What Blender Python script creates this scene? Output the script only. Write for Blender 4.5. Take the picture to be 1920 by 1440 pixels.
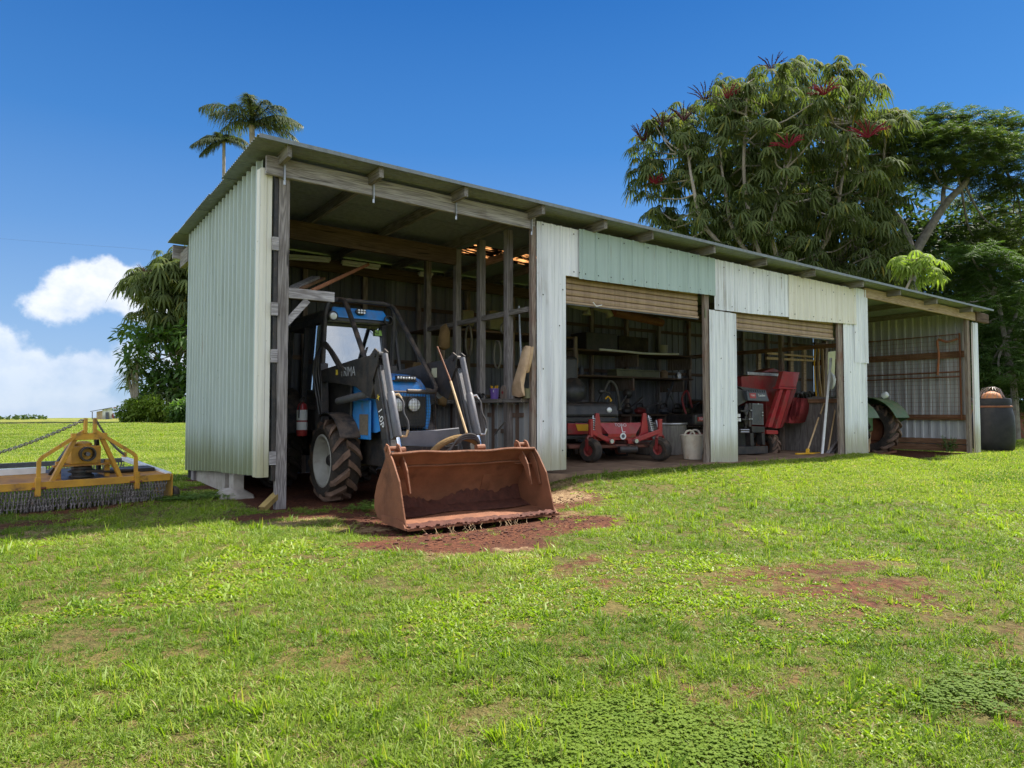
import bpy, bmesh, math, random
import numpy as np
from mathutils import Vector, Matrix
for o in list(bpy.data.objects): bpy.data.objects.remove(o)
R = math.radians
scene = bpy.context.scene
COL = scene.collection
random.seed(11); rng = np.random.default_rng(11)

# ------------------------------------------------------------------ camera
F, PCX, PCY = 1300.0, 960.0, 720.0
EYE = np.array([0.0, 0.0, 1.04]); YAW = R(35); PIT = math.atan(50 / 1300)
cam = bpy.data.cameras.new("camera"); cam.sensor_width = 36; cam.lens = 36 * F / 1920
cam.clip_start = .05; cam.clip_end = 6000
camo = bpy.data.objects.new("camera", cam); COL.objects.link(camo)
camo.location = EYE; camo.rotation_euler = (R(90) + PIT, 0, -YAW); scene.camera = camo

# ------------------------------------------------------------------ world, sun, exposure
SUN_EL, SUN_AZ = R(50), R(86)          # azimuth clockwise from +Y
world = bpy.data.worlds.new("World"); scene.world = world; world.use_nodes = True
scene.view_settings.view_transform = 'Standard'; scene.view_settings.look = 'None'
scene.view_settings.gamma = 1; scene.view_settings.use_curve_mapping = False
scene.view_settings.exposure = 2.85
sun = bpy.data.lights.new("sun", 'SUN'); sun.energy = 1.7; sun.angle = R(3.0); sun.color = (1, .945, .86)
suno = bpy.data.objects.new("sun", sun); COL.objects.link(suno)
sd = Vector((math.sin(SUN_AZ) * math.cos(SUN_EL), math.cos(SUN_AZ) * math.cos(SUN_EL), math.sin(SUN_EL)))
suno.rotation_euler = sd.to_track_quat('Z', 'Y').to_euler(); suno.location = sd * 40
scene.cycles.max_bounces = 7; scene.cycles.diffuse_bounces = 4; scene.cycles.transparent_max_bounces = 12
scene.cycles.use_denoising = True
try: scene.cycles.sample_clamp_indirect = 6
except Exception: pass

class NT:
    """short node builder"""
    def __init__(s, tree): s.t = tree; s.n = tree.nodes; s.l = tree.links
    def node(s, typ, **kw):
        n = s.n.new(typ)
        for k, v in kw.items():
            if k.startswith('_'):
                setattr(n, k[1:], v)
        for k, v in kw.items():
            if not k.startswith('_'):
                key = k.replace('__', ' ')
                s.set(n, key, v)
        return n
    def set(s, n, key, v):
        i = n.inputs[int(key[1:])] if key[0] == 'i' and key[1:].isdigit() else n.inputs[key]
        if isinstance(v, bpy.types.NodeSocket): s.l.new(v, i)
        elif isinstance(v, bpy.types.Node): s.l.new(v.outputs[0], i)
        else:
            try: i.default_value = v
            except Exception: i.default_value = tuple(v) + (1,)
    def math(s, op, a, b=0.0, c=0.0, clamp=False):
        n = s.node('ShaderNodeMath', _operation=op, _use_clamp=clamp, i0=a, i1=b)
        if op in ('MULTIPLY_ADD', 'SMOOTH_MIN', 'SMOOTH_MAX', 'COMPARE'): s.set(n, 'i2', c)
        return n.outputs[0]
    def sstep(s, v, lo, hi):
        n = s.node('ShaderNodeMapRange', _interpolation_type='SMOOTHSTEP', i0=v, i1=lo, i2=hi, i3=0.0, i4=1.0)
        return n.outputs[0]
    def mix(s, f, a, b, blend='MIX'):
        n = s.n.new('ShaderNodeMix'); n.data_type = 'RGBA'; n.blend_type = blend
        s.set(n, 'i0', f)
        for idx, v in ((6, a), (7, b)):
            if isinstance(v, bpy.types.NodeSocket): s.l.new(v, n.inputs[idx])
            elif isinstance(v, bpy.types.Node): s.l.new(v.outputs[0], n.inputs[idx])
            else: n.inputs[idx].default_value = tuple(v)[:3] + (1,)
        return n.outputs[2]
    def noise(s, vec, scale, detail=4, rough=.55, dist=0, dim='3D'):
        n = s.node('ShaderNodeTexNoise', _noise_dimensions=dim, Scale=scale, Detail=detail, Roughness=rough, Distortion=dist)
        if vec is not None: s.set(n, 'Vector', vec)
        return n.outputs[0]
    def scale(s, vec, sc, loc=(0, 0, 0)):
        n = s.node('ShaderNodeMapping', Vector=vec); n.inputs['Scale'].default_value = sc; n.inputs['Location'].default_value = loc
        return n.outputs[0]

# sky: Nishita air plus cumulus that belong to the sky itself
w = NT(world.node_tree); w.n.clear()
sky = w.node('ShaderNodeTexSky', _sky_type='NISHITA', _sun_disc=False, _sun_elevation=SUN_EL, _sun_rotation=SUN_AZ,
             _altitude=300, _air_density=1.0, _dust_density=0.5, _ozone_density=2.6)
tc = w.node('ShaderNodeTexCoord'); gen = tc.outputs['Generated']
nrm = w.node('ShaderNodeVectorMath', _operation='NORMALIZE', i0=gen).outputs[0]
sep = w.node('ShaderNodeSeparateXYZ', i0=nrm); vx, vy, vz = sep.outputs
az = w.math('ARCTAN2', vx, vy); el = w.math('ARCSINE', vz)
n1 = w.noise(nrm, 9.5, 7, .55); n2 = w.noise(w.scale(nrm, (1, 1, 1.5), (3.1, .4, .2)), 3.4, 5, .55); n3 = w.noise(w.scale(nrm, (1, 1, 1), (.02, .008, -.022)), 9.5, 7, .55)
def blob(a0, e0, ra, re):
    a = w.math('MULTIPLY', w.math('SUBTRACT', az, a0), 1 / ra)
    e = w.math('MULTIPLY', w.math('SUBTRACT', el, e0), 1 / re)
    d = w.math('SQRT', w.math('ADD', w.math('MULTIPLY', a, a), w.math('MULTIPLY', e, e)))
    return w.math('SUBTRACT', 1.0, d)
def px_ang(x, y):
    fw = np.array([math.sin(YAW) * math.cos(PIT), math.cos(YAW) * math.cos(PIT), math.sin(PIT)])
    rt = np.array([math.cos(YAW), -math.sin(YAW), 0]); up = np.cross(rt, fw)
    d = fw + rt * (x - PCX) / F + up * (PCY - y) / F; d /= np.linalg.norm(d)
    return math.atan2(d[0], d[1]), math.asin(d[2])
cl = None
for (x, y, rx, ry) in ((110, 574, 72, 36), (150, 548, 60, 38), (215, 545, 62, 52), (262, 560, 70, 52), (-25, 655, 60, 66), (40, 700, 62, 52), (120, 706, 50, 46), (175, 700, 62, 56), (245, 688, 55, 74),
                       (-200, 620, 130, 90), (-420, 560, 170, 110), (350, 720, 120, 70), (20, 755, 300, 38)):
    a, e = px_ang(x, y); b = blob(a, e, rx / F, ry / F)
    cl = b if cl is None else w.math('SMOOTH_MAX', cl, b, .12)
pass
_cr = random.Random(5)
for (a, e, ra, re) in [(2.62, .16, .16, .12), (2.84, .26, .20, .12), (2.75, .10, .25, .08), (2.45, .30, .16, .09)] + [(_cr.uniform(2.0, 5.3), _cr.uniform(.12, .6), _cr.uniform(.22, .42), _cr.uniform(.1, .22)) for _ in range(12)]:
    azw = a if a < math.pi else a - 2 * math.pi
    cl = w.math('SMOOTH_MAX', cl, blob(azw, e, ra, re), .12)
# broken cumulus behind the photographer, widened overhead and sideways for fill light
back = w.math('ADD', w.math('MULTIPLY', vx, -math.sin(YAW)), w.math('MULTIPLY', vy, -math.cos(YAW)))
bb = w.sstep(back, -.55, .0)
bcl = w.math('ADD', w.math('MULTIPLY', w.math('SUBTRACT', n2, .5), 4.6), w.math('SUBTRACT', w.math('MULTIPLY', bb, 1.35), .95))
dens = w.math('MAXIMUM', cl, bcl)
dens = w.math('ADD', dens, w.math('MULTIPLY', w.math('SUBTRACT', n1, .5), 1.75)); dens = w.math('ADD', dens, w.math('MULTIPLY', w.math('SUBTRACT', w.noise(nrm, 30, 5, 0.62), .5), .85))
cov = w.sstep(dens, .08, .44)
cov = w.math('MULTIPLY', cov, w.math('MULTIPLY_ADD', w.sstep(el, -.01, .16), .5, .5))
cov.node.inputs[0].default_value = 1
# cumulus shading: billows lit from the sun's side, greyer bellies, thin edges letting the blue through
nb = w.noise(w.scale(nrm, (1, 1, 1.25)), 16, 6, .58); nb2 = w.noise(w.scale(nrm, (1, 1, 1.25), (-.012, -.003, .016)), 16, 6, .58)
lit = w.math('ADD', w.math('MULTIPLY', w.math('SUBTRACT', nb, nb2), 3.0), .55, clamp=True)
belly = w.sstep(n1, .62, .34)
cbright = w.math('SUBTRACT', w.math('ADD', w.math('MULTIPLY', lit, .75), .38), w.math('MULTIPLY', belly, .34), clamp=True)
cbright = w.math('MULTIPLY', cbright, w.math('MULTIPLY_ADD', w.sstep(el, .0, .13), .35, .65))
ccol = w.mix(cbright, (.74, .90, 1.15), (1.28, 1.30, 1.35))
# sun-facing clouds out of view boosted to add fill on the shaded fronts
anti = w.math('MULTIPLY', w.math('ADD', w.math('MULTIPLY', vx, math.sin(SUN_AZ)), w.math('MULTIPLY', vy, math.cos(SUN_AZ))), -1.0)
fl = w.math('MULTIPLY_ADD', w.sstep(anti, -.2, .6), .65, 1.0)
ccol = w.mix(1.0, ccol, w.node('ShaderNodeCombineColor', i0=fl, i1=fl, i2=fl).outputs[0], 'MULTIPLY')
cov = w.math('MULTIPLY', cov, .94)
# polarised-looking clean tropical air: the measured vertical gradient, modulated by the Nishita sky
rmp = w.n.new('ShaderNodeValToRGB'); w.set(rmp, 'Fac', w.math('ADD', w.math('MULTIPLY', el, 1 / 1.6), .02)); cr = rmp.color_ramp
STOPS = [(.0, (1.35, 1.64, 2.15)), (.02, (1.42, 1.70, 2.16)), (.105, (.80, 1.27, 1.94)), (.165, (.46, .97, 1.82)), (.245, (.19, .66, 1.60)), (.38, (.045, .35, 1.18)), (1.0, (.04, .26, .95))]
while len(cr.elements) < len(STOPS): cr.elements.new(.5)
for e_, (p_, c_) in zip(cr.elements, STOPS): e_.position = p_; e_.color = tuple(v / 2.2 for v in c_) + (1,)
grad = w.mix(1.0, rmp.outputs[0], (.90, .89, .935), 'MULTIPLY')
lowhaze = w.mix(.12, grad, w.mix(1.0, sky.outputs[0], (.08, .24, .38), 'MULTIPLY'))
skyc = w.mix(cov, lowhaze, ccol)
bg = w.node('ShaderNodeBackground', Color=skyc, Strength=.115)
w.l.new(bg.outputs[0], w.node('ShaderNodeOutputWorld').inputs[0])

# ------------------------------------------------------------------ view rays to points of the place (survey of the photograph)
_fw = np.array([math.sin(YAW) * math.cos(PIT), math.cos(YAW) * math.cos(PIT), math.sin(PIT)])
_rt = np.array([math.cos(YAW), -math.sin(YAW), 0]); _up = np.cross(_rt, _fw)
def ray(x, y): return _fw + _rt * (x - PCX) / F + _up * (PCY - y) / F
def PY(x, y, Y): d = ray(x, y); return EYE + d * (Y / d[1])
def PX(x, y, X): d = ray(x, y); return EYE + d * (X / d[0])
def PZ(x, y, Z): d = ray(x, y); return EYE + d * ((Z - EYE[2]) / d[2])
def PD(x, y, D): return EYE + ray(x, y) * D

# ------------------------------------------------------------------ mesh helpers
ORG = {}
def V3(p): return np.array(p, float)
class MB:
    def __init__(s): s.v = []; s.f = []; s.n = 0; s.mi = []
    def add(s, vs, fs, m=0):
        s.v.append(np.asarray(vs, float).reshape(-1, 3)); b = s.n
        s.f += [tuple(i + b for i in f) for f in fs]; s.mi += [m] * len(fs); s.n += len(s.v[-1]); return s
    def box(s, x0, x1, y0, y1, z0, z1, m=0):
        vs = [(x, y, z) for x in (x0, x1) for y in (y0, y1) for z in (z0, z1)]
        return s.add(vs, [(0, 1, 3, 2), (4, 6, 7, 5), (0, 4, 5, 1), (2, 3, 7, 6), (0, 2, 6, 4), (1, 5, 7, 3)], m)
    def hexa(s, p, m=0):   # 8 points, order as in box
        return s.add(p, [(0, 1, 3, 2), (4, 6, 7, 5), (0, 4, 5, 1), (2, 3, 7, 6), (0, 2, 6, 4), (1, 5, 7, 3)], m)
    def bar(s, p, q, w, h, up=(0, 0, 1), m=0):
        p, q = V3(p), V3(q); d = q - p; d /= np.linalg.norm(d); u = V3(up)
        if abs(d @ u) > .97: u = V3((0, 1, 0))
        a = np.cross(d, u); a /= np.linalg.norm(a); b = np.cross(a, d)
        vs = [c + a * i * w / 2 + b * j * h / 2 for c in (p, q) for i in (-1, 1) for j in (-1, 1)]
        return s.hexa(vs, m)
    def tube(s, path, r, n=8, cap=True, m=0):
        P = [V3(p) for p in path]; K = len(P); r = [r] * K if np.isscalar(r) else r
        T = [P[min(i + 1, K - 1)] - P[max(i - 1, 0)] for i in range(K)]; T = [t / (np.linalg.norm(t) + 1e-9) for t in T]
        u = V3((0, 0, 1)) if abs(T[0][2]) < .9 else V3((1, 0, 0))
        vs = []
        for i in range(K):
            a = np.cross(T[i], u); a /= np.linalg.norm(a) + 1e-9; u = np.cross(a, T[i])
            for k in range(n):
                t = 2 * math.pi * k / n; vs.append(P[i] + r[i] * (math.cos(t) * a + math.sin(t) * u))
        fs = [(i * n + k, i * n + (k + 1) % n, (i + 1) * n + (k + 1) % n, (i + 1) * n + k) for i in range(K - 1) for k in range(n)]
        if cap: fs += [tuple(range(n - 1, -1, -1)), tuple((K - 1) * n + k for k in range(n))]
        return s.add(vs, fs, m)
    def lathe(s, prof, c, axis=(0, 0, 1), n=24, m=0, a0=0, a1=2 * math.pi):
        """prof: list of (radius, height along axis)"""
        c = V3(c); w_ = V3(axis); w_ /= np.linalg.norm(w_)
        u = np.cross(w_, V3((0, 0, 1)) if abs(w_[2]) < .9 else V3((1, 0, 0))); u /= np.linalg.norm(u); v = np.cross(w_, u)
        full = abs(a1 - a0 - 2 * math.pi) < 1e-6; N = n if full else n + 1
        vs = []
        for (r, h) in prof:
            for k in range(N):
                t = a0 + (a1 - a0) * k / n; vs.append(c + w_ * h + r * (math.cos(t) * u + math.sin(t) * v))
        fs = []
        for i in range(len(prof) - 1):
            for k in range(n):
                k2 = (k + 1) % N
                fs.append((i * N + k, i * N + k2, (i + 1) * N + k2, (i + 1) * N + k))
        return s.add(vs, fs, m)
    def cyl(s, p, q, r, n=12, m=0): return s.tube([p, q], r, n, True, m)
    def prism(s, pts, ext, m=0):
        pts = [V3(p) for p in pts]; e = V3(ext); n = len(pts)
        vs = pts + [p + e for p in pts]
        fs = [tuple(range(n)), tuple(range(2 * n - 1, n - 1, -1))] + [(i, i + n, (i + 1) % n + n, (i + 1) % n) for i in range(n)]
        return s.add(vs, fs, m)
    def ball(s, c, r, n=10, sq=(1, 1, 1), m=0):
        c = V3(c); vs = [c + V3((0, 0, r * sq[2]))]; K = n // 2
        for i in range(1, K):
            a = math.pi * i / K
            for k in range(n):
                b = 2 * math.pi * k / n
                vs.append(c + V3((r * sq[0] * math.sin(a) * math.cos(b), r * sq[1] * math.sin(a) * math.sin(b), r * sq[2] * math.cos(a))))
        vs.append(c - V3((0, 0, r * sq[2])))
        fs = [(0, 1 + k, 1 + (k + 1) % n) for k in range(n)]
        for i in range(K - 2):
            fs += [(1 + i * n + k, 1 + (i + 1) * n + k, 1 + (i + 1) * n + (k + 1) % n, 1 + i * n + (k + 1) % n) for k in range(n)]
        L = len(vs) - 1; b = 1 + (K - 2) * n
        fs += [(L, b + (k + 1) % n, b + k) for k in range(n)]
        return s.add(vs, fs, m)
    def ribbed(s, p0, u, nrm, L, zb, zt, prof, th=.003, m=0):
        """standing ribbed sheet; prof(s)-> depth list [(s,d)]; zb, zt callables of s"""
        p0, u, nrm = V3(p0), V3(u), V3(nrm); pts = prof(L)
        fr, bk = [], []
        for (t, d) in pts:
            for z, off in ((zb(t), 0), (zt(t), 0)):
                q = p0 + u * t + nrm * d; fr.append((q[0], q[1], z)); q2 = q - nrm * th; bk.append((q2[0], q2[1], z))
        n = len(pts); vs = fr + bk; o = 2 * n; fs = []
        for i in range(n - 1):
            a = 2 * i
            fs += [(a, a + 2, a + 3, a + 1), (o + a, o + a + 1, o + a + 3, o + a + 2), (a, o + a, o + a + 2, a + 2), (a + 1, a + 3, o + a + 3, o + a + 1)]
        fs += [(0, 1, o + 1, o), (2 * n - 2, o + 2 * n - 2, o + 2 * n - 1, 2 * n - 1)]
        return s.add(vs, fs, m)
    def build(s, name, mat, parent=None, smooth=False, bevel=0, kind=None, label=None, sharp=35):
        me = bpy.data.meshes.new(name); org = V3((0, 0, 0))
        if parent is not None: org = ORG[parent.name]
        v = np.concatenate(s.v) - org if s.v else np.zeros((0, 3))
        me.from_pydata(v.tolist(), [], s.f)
        mats = mat if isinstance(mat, (list, tuple)) else [mat]
        for mm in mats: me.materials.append(mm)
        if len(mats) > 1: me.polygons.foreach_set('material_index', s.mi)
        if smooth:
            me.polygons.foreach_set('use_smooth', [True] * len(me.polygons))
            try: me.set_sharp_from_angle(angle=R(sharp))
            except Exception: pass
        bm = bmesh.new(); bm.from_mesh(me); bmesh.ops.recalc_face_normals(bm, faces=bm.faces); bm.to_mesh(me); bm.free()
        me.update()
        o = bpy.data.objects.new(name, me); COL.objects.link(o)
        if parent is not None: o.parent = parent
        ORG[o.name] = org
        if bevel:
            b = o.modifiers.new('bevel', 'BEVEL'); b.width = bevel; b.segments = 2; b.limit_method = 'ANGLE'; b.angle_limit = R(40)
            b.harden_normals = False
        if kind: o['kind'] = kind
        if label: o['label'] = label
        return o
def tag(o, label, cat, group=None):
    o['label'] = label; o['category'] = cat
    if group: o['group'] = group
    return o
def thing(name, label, cat, loc=(0, 0, 0), group=None):
    o = bpy.data.objects.new(name, None); COL.objects.link(o); o.location = tuple(float(a) for a in loc); o.empty_display_size = .2
    ORG[o.name] = V3(loc); return tag(o, label, cat, group)
def single(mb, name, mat, label, cat, group=None, **k):
    o = mb.build(name, mat, None, **k); return tag(o, label, cat, group)
def again(o, parent, delta=(0, 0, 0)):
    """another piece like o (shared mesh) moved by delta"""
    c = o.copy(); COL.objects.link(c); c.parent = parent; c.location = Vector(o.location) + Vector(tuple(float(a) for a in delta)); ORG[c.name] = ORG[o.name]; return c
def copy_tree(o, parent=None, delta=None, label=None):
    c = o.copy(); COL.objects.link(c); c.parent = parent; ORG[c.name] = ORG.get(o.name, V3((0, 0, 0)))
    if delta is not None: c.location = Vector(o.location) + Vector(tuple(float(a) for a in delta))
    if label: c['label'] = label
    for ch in list(o.children): copy_tree(ch, c)
    return c
def text(s, size, origin, right, upv, mat, name, parent, ext=.001, align='CENTER'):
    cu = bpy.data.curves.new(name, 'FONT'); cu.body = s; cu.size = size; cu.extrude = ext; cu.align_x = align; cu.align_y = 'CENTER'
    cu.materials.append(mat); tmp = bpy.data.objects.new('lettering_source', cu); COL.objects.link(tmp); bpy.context.view_layer.update()
    me = bpy.data.meshes.new_from_object(tmp.evaluated_get(bpy.context.evaluated_depsgraph_get())); me.name = name
    if not me.materials: me.materials.append(mat)
    bpy.data.objects.remove(tmp); bpy.data.curves.remove(cu); o = bpy.data.objects.new(name, me); COL.objects.link(o)
    r = Vector(right).normalized(); u = Vector(upv); u = (u - r * u.dot(r)).normalized(); nn = r.cross(u)
    M = Matrix((r, u, nn)).transposed().to_4x4(); M.translation = Vector(tuple(float(a) for a in origin))
    if parent is not None:
        o.parent = parent; M.translation -= Vector(tuple(float(a) for a in ORG[parent.name]))
    o.matrix_local = M; ORG[o.name] = ORG[parent.name] if parent is not None else V3((0, 0, 0)); return o
def spline(pts, n=8):
    P = [V3(p) for p in pts]; P = [2 * P[0] - P[1]] + P + [2 * P[-1] - P[-2]]; out = []
    for i in range(1, len(P) - 2):
        for k in range(n):
            t = k / n; a, b, c, d = P[i - 1:i + 3]
            out.append(.5 * ((2 * b) + (-a + c) * t + (2 * a - 5 * b + 4 * c - d) * t * t + (-a + 3 * b - 3 * c + d) * t ** 3))
    return out + [P[-2]]

# ------------------------------------------------------------------ materials
MATS = {}
def pm(name, c1, c2=None, c3=None, sc=6, stretch=(1, 1, 1), rough=.6, metal=0, bump=.15, bsc=40, patch=.35, psc=1.3, c3w=(.55, .75), detail=6, spec=.5, obj=True, rvar=.15, coat=0, dust=0):
    """weathered paint / metal / timber: base noise c1-c2, larger stains c3, fine relief"""
    m = bpy.data.materials.new(name); m.use_nodes = True; t = NT(m.node_tree); t.n.clear()
    tcn = t.node('ShaderNodeTexCoord'); oi = t.node('ShaderNodeObjectInfo')
    off = t.node('ShaderNodeVectorMath', _operation='SCALE', i0=(17.3, 9.1, 5.7)); t.set(off, 'Scale', oi.outputs['Random'])
    v = t.node('ShaderNodeVectorMath', _operation='ADD', i0=tcn.outputs['Object'], i1=off.outputs[0]).outputs[0]
    vs = t.scale(v, stretch)
    c2 = c2 or tuple(a * .8 for a in c1)
    col = t.mix(t.sstep(t.noise(vs, sc, detail), .3, .7), c1, c2)
    pn = t.noise(v, psc, 6, .62)
    if c3: 
        f = t.math('MULTIPLY', t.sstep(pn, c3w[0], c3w[1]), patch * 2, clamp=True); col = t.mix(f, col, c3)
    vv = t.math('MULTIPLY_ADD', t.noise(v, psc * 2.7, 3), .3, .85); vv.node.inputs[1].default_value = .3; vv.node.inputs[2].default_value = .85
    col = t.mix(1.0, col, t.node('ShaderNodeCombineColor', i0=vv, i1=vv, i2=vv).outputs[0], 'MULTIPLY')
    if dust:   # settled red dust and dried splashes, thicker on faces that look up
        nzz = t.node('ShaderNodeSeparateXYZ', i0=t.node('ShaderNodeNewGeometry').outputs['Normal']).outputs[2]
        dn = t.math('MULTIPLY', t.math('ADD', t.math('MULTIPLY', t.sstep(nzz, .1, .95), .75), .28), t.sstep(t.noise(v, 6.5, 7, .68), .36, .66))
        sp = t.math('MULTIPLY', t.sstep(t.noise(v, 38, 3, .5), .64, .70), .6)
        col = t.mix(t.math('MULTIPLY', t.math('MAXIMUM', dn, sp), dust, clamp=True), col, (.24, .165, .115))
    b = t.node('ShaderNodeBsdfPrincipled'); t.set(b, 'Base Color', col)
    rr = t.math('MULTIPLY_ADD', t.noise(v, psc * 5, 4), rvar * 2, rough - rvar); rr.node.inputs[1].default_value = rvar * 2; rr.node.inputs[2].default_value = rough - rvar
    t.set(b, 'Roughness', rr); b.inputs['Metallic'].default_value = metal
    b.inputs['Specular IOR Level'].default_value = spec
    if coat: b.inputs['Coat Weight'].default_value = coat
    if bump:
        bn = t.node('ShaderNodeBump', Strength=bump, Distance=.01); t.set(bn, 'Height', t.noise(vs, bsc, 5, .6)); t.l.new(bn.outputs[0], b.inputs['Normal'])
    t.l.new(b.outputs[0], t.node('ShaderNodeOutputMaterial').inputs[0]); MATS[name] = m; return m
def wood(name, c1, c2, c3=None, axis='Z', dark=.5):
    st = {'X': (.35, 7, 7), 'Y': (7, .35, 7), 'Z': (7, 7, .35)}[axis]
    m = bpy.data.materials.new(name); m.use_nodes = True; t = NT(m.node_tree); t.n.clear()
    tcn = t.node('ShaderNodeTexCoord'); oi = t.node('ShaderNodeObjectInfo')
    off = t.node('ShaderNodeVectorMath', _operation='SCALE', i0=(17.3, 9.1, 5.7)); t.set(off, 'Scale', oi.outputs['Random'])
    v = t.node('ShaderNodeVectorMath', _operation='ADD', i0=tcn.outputs['Object'], i1=off.outputs[0]).outputs[0]
    vs = t.scale(v, st); g = t.noise(vs, 1.6, 3, .5, .6)
    ring = t.math('FRACT', t.math('MULTIPLY', g, 11.0)); ring = t.math('ABSOLUTE', t.math('SUBTRACT', ring, .5))
    fine = t.noise(t.scale(v, tuple(a * 5 for a in st)), 2.2, 4, .6)
    f = t.math('ADD', t.math('MULTIPLY', ring, .9), t.math('MULTIPLY', fine, .55))
    col = t.mix(t.sstep(f, .2, .85), c2, c1)
    if c3: col = t.mix(t.math('MULTIPLY', t.sstep(t.noise(v, 1.7, 5, .6), .5, .72), dark), col, c3)
    crk = t.sstep(t.noise(t.scale(v, tuple(a * 2.2 for a in st)), 2.6, 2, .4), .66, .72)
    col = t.mix(t.math('MULTIPLY', crk, .75), col, tuple(a * .2 for a in c2))
    b = t.node('ShaderNodeBsdfPrincipled', Roughness=.85); t.set(b, 'Base Color', col); b.inputs['Specular IOR Level'].default_value = .25
    bn = t.node('ShaderNodeBump', Strength=.5, Distance=.006); t.set(bn, 'Height', t.math('SUBTRACT', f, crk)); t.l.new(bn.outputs[0], b.inputs['Normal'])
    t.l.new(b.outputs[0], t.node('ShaderNodeOutputMaterial').inputs[0]); MATS[name] = m; return m
def sheetmat(name, c1, c2, stain, rough=.45, metal=.0, amt=.6, low=None, spec=.5):
    """painted or galvanised sheet: vertical streaks, blotches, dirt splashed up the foot"""
    m = bpy.data.materials.new(name); m.use_nodes = True; t = NT(m.node_tree); t.n.clear()
    g = t.node('ShaderNodeNewGeometry'); oi = t.node('ShaderNodeObjectInfo'); v = g.outputs['Position']
    streak = t.noise(t.scale(v, (9, 9, .35)), 1.6, 6, .65); blot = t.noise(v, 1.1, 6, .6); fine = t.noise(v, 34, 3, .6)
    col = t.mix(t.sstep(streak, .3, .72), c1, c2)
    col = t.mix(t.math('MULTIPLY', t.math('MULTIPLY', t.sstep(streak, .48, .74), t.sstep(blot, .42, .7)), amt), col, stain)
    spots = t.sstep(t.noise(v, 21, 2, .5), .71, .77)
    col = t.mix(t.math('MULTIPLY', spots, .5), col, stain)
    rust = t.math('MULTIPLY', t.sstep(t.noise(t.scale(v, (13, 13, .7)), 1.9, 5, .6), .63, .72), t.sstep(t.noise(v, 1.7, 4, .6), .47, .62)); col = t.mix(t.math('MULTIPLY', rust, .55), col, (.27, .15, .08))
    if low:
        z = t.node('ShaderNodeSeparateXYZ', i0=v).outputs[2]
        lf = t.math('SUBTRACT', 1.0, t.sstep(t.math('ADD', z, t.math('MULTIPLY', streak, -.5)), low[0] - .25, low[0] + .3))
        col = t.mix(t.math('MULTIPLY', lf, .85), col, low[1])
    b = t.node('ShaderNodeBsdfPrincipled'); t.set(b, 'Base Color', col); b.inputs['Metallic'].default_value = metal; b.inputs['Specular IOR Level'].default_value = spec
    rr = t.math('ADD', t.math('MULTIPLY', blot, .3), rough - .15); t.set(b, 'Roughness', rr)
    bn = t.node('ShaderNodeBump', Strength=.35, Distance=.012); t.set(bn, 'Height', t.math('ADD', t.noise(v, 3.6, 3), t.math('MULTIPLY', fine, .25))); t.l.new(bn.outputs[0], b.inputs['Normal'])
    t.l.new(b.outputs[0], t.node('ShaderNodeOutputMaterial').inputs[0]); MATS[name] = m; return m
def leafmat(name, c1, c2, trans=.35, rough=.45, spec=.4, inst=False, c3=None):
    m = bpy.data.materials.new(name); m.use_nodes = True; t = NT(m.node_tree); t.n.clear()
    g = t.node('ShaderNodeNewGeometry'); isl = g.outputs['Random Per Island']
    if inst:
        at = t.node('ShaderNodeAttribute', _attribute_type='INSTANCER', _attribute_name='tint'); f0 = at.outputs['Fac']
        f = t.math('ADD', t.math('MULTIPLY', f0, .75), t.math('MULTIPLY', isl, .25))
    else:
        n = t.noise(g.outputs['Position'], .9, 3); f = t.math('ADD', t.math('MULTIPLY', isl, .6), t.math('MULTIPLY', n, .4))
    col = t.mix(f, c1, c2)
    if c3: col = t.mix(t.sstep(isl, .955, .985), col, c3)
    b = t.node('ShaderNodeBsdfPrincipled', Roughness=rough); t.set(b, 'Base Color', col); b.inputs['Specular IOR Level'].default_value = spec
    tr = t.node('ShaderNodeBsdfTranslucent'); t.set(tr, 'Color', t.mix(1.0, col, (1.5, 1.7, .6), 'MULTIPLY'))
    mx = t.node('ShaderNodeMixShader', i0=trans); t.l.new(b.outputs[0], mx.inputs[1]); t.l.new(tr.outputs[0], mx.inputs[2])
    t.l.new(mx.outputs[0], t.node('ShaderNodeOutputMaterial').inputs[0]); MATS[name] = m; return m

WD_Z = wood('weathered_post_timber', (.38, .345, .335), (.18, .16, .155), (.10, .075, .06), 'Z')
WD_X = wood('weathered_beam_timber', (.54, .51, .52), (.25, .23, .235), (.12, .085, .065), 'X')
WD_Y = wood('weathered_rafter_timber', (.33, .31, .29), (.17, .15, .135), (.10, .08, .06), 'Y')
WB_X = wood('brown_beam_timber', (.17, .115, .08), (.09, .058, .04), (.08, .05, .03), 'X')
WB_Z = wood('brown_post_timber', (.36, .295, .25), (.18, .135, .11), (.20, .07, .04), 'Z', .7)
WB_Y = wood('brown_girt_timber', (.36, .20, .115), (.19, .10, .055), (.08, .045, .03), 'Y')
WP_X = wood('pale_pine_beam', (.56, .43, .31), (.36, .25, .17), (.30, .17, .09), 'X')
GREEN = sheetmat('sage_green_sheet', (.47, .535, .485), (.385, .445, .405), (.20, .25, .20), .5, 0, .5, (.35, (.20, .22, .10)))
GREEN2 = sheetmat('fresh_green_sheet', (.43, .54, .51), (.37, .475, .445), (.20, .27, .22), .5, 0, .4)
WHITE = sheetmat('pale_galvanised_sheet', (.92, .93, .95), (.62, .645, .685), (.36, .32, .26), .42, .0, .95, (.3, (.40, .37, .24)))
CREAM = sheetmat('cream_galvanised_sheet', (.84, .80, .69), (.72, .675, .56), (.42, .32, .19), .48, .0, .65)
TRIM = sheetmat('cream_white_flashing', (.80, .78, .70), (.70, .68, .58), (.42, .40, .26), .5, 0, .5, (.4, (.40, .38, .22)))
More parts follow.
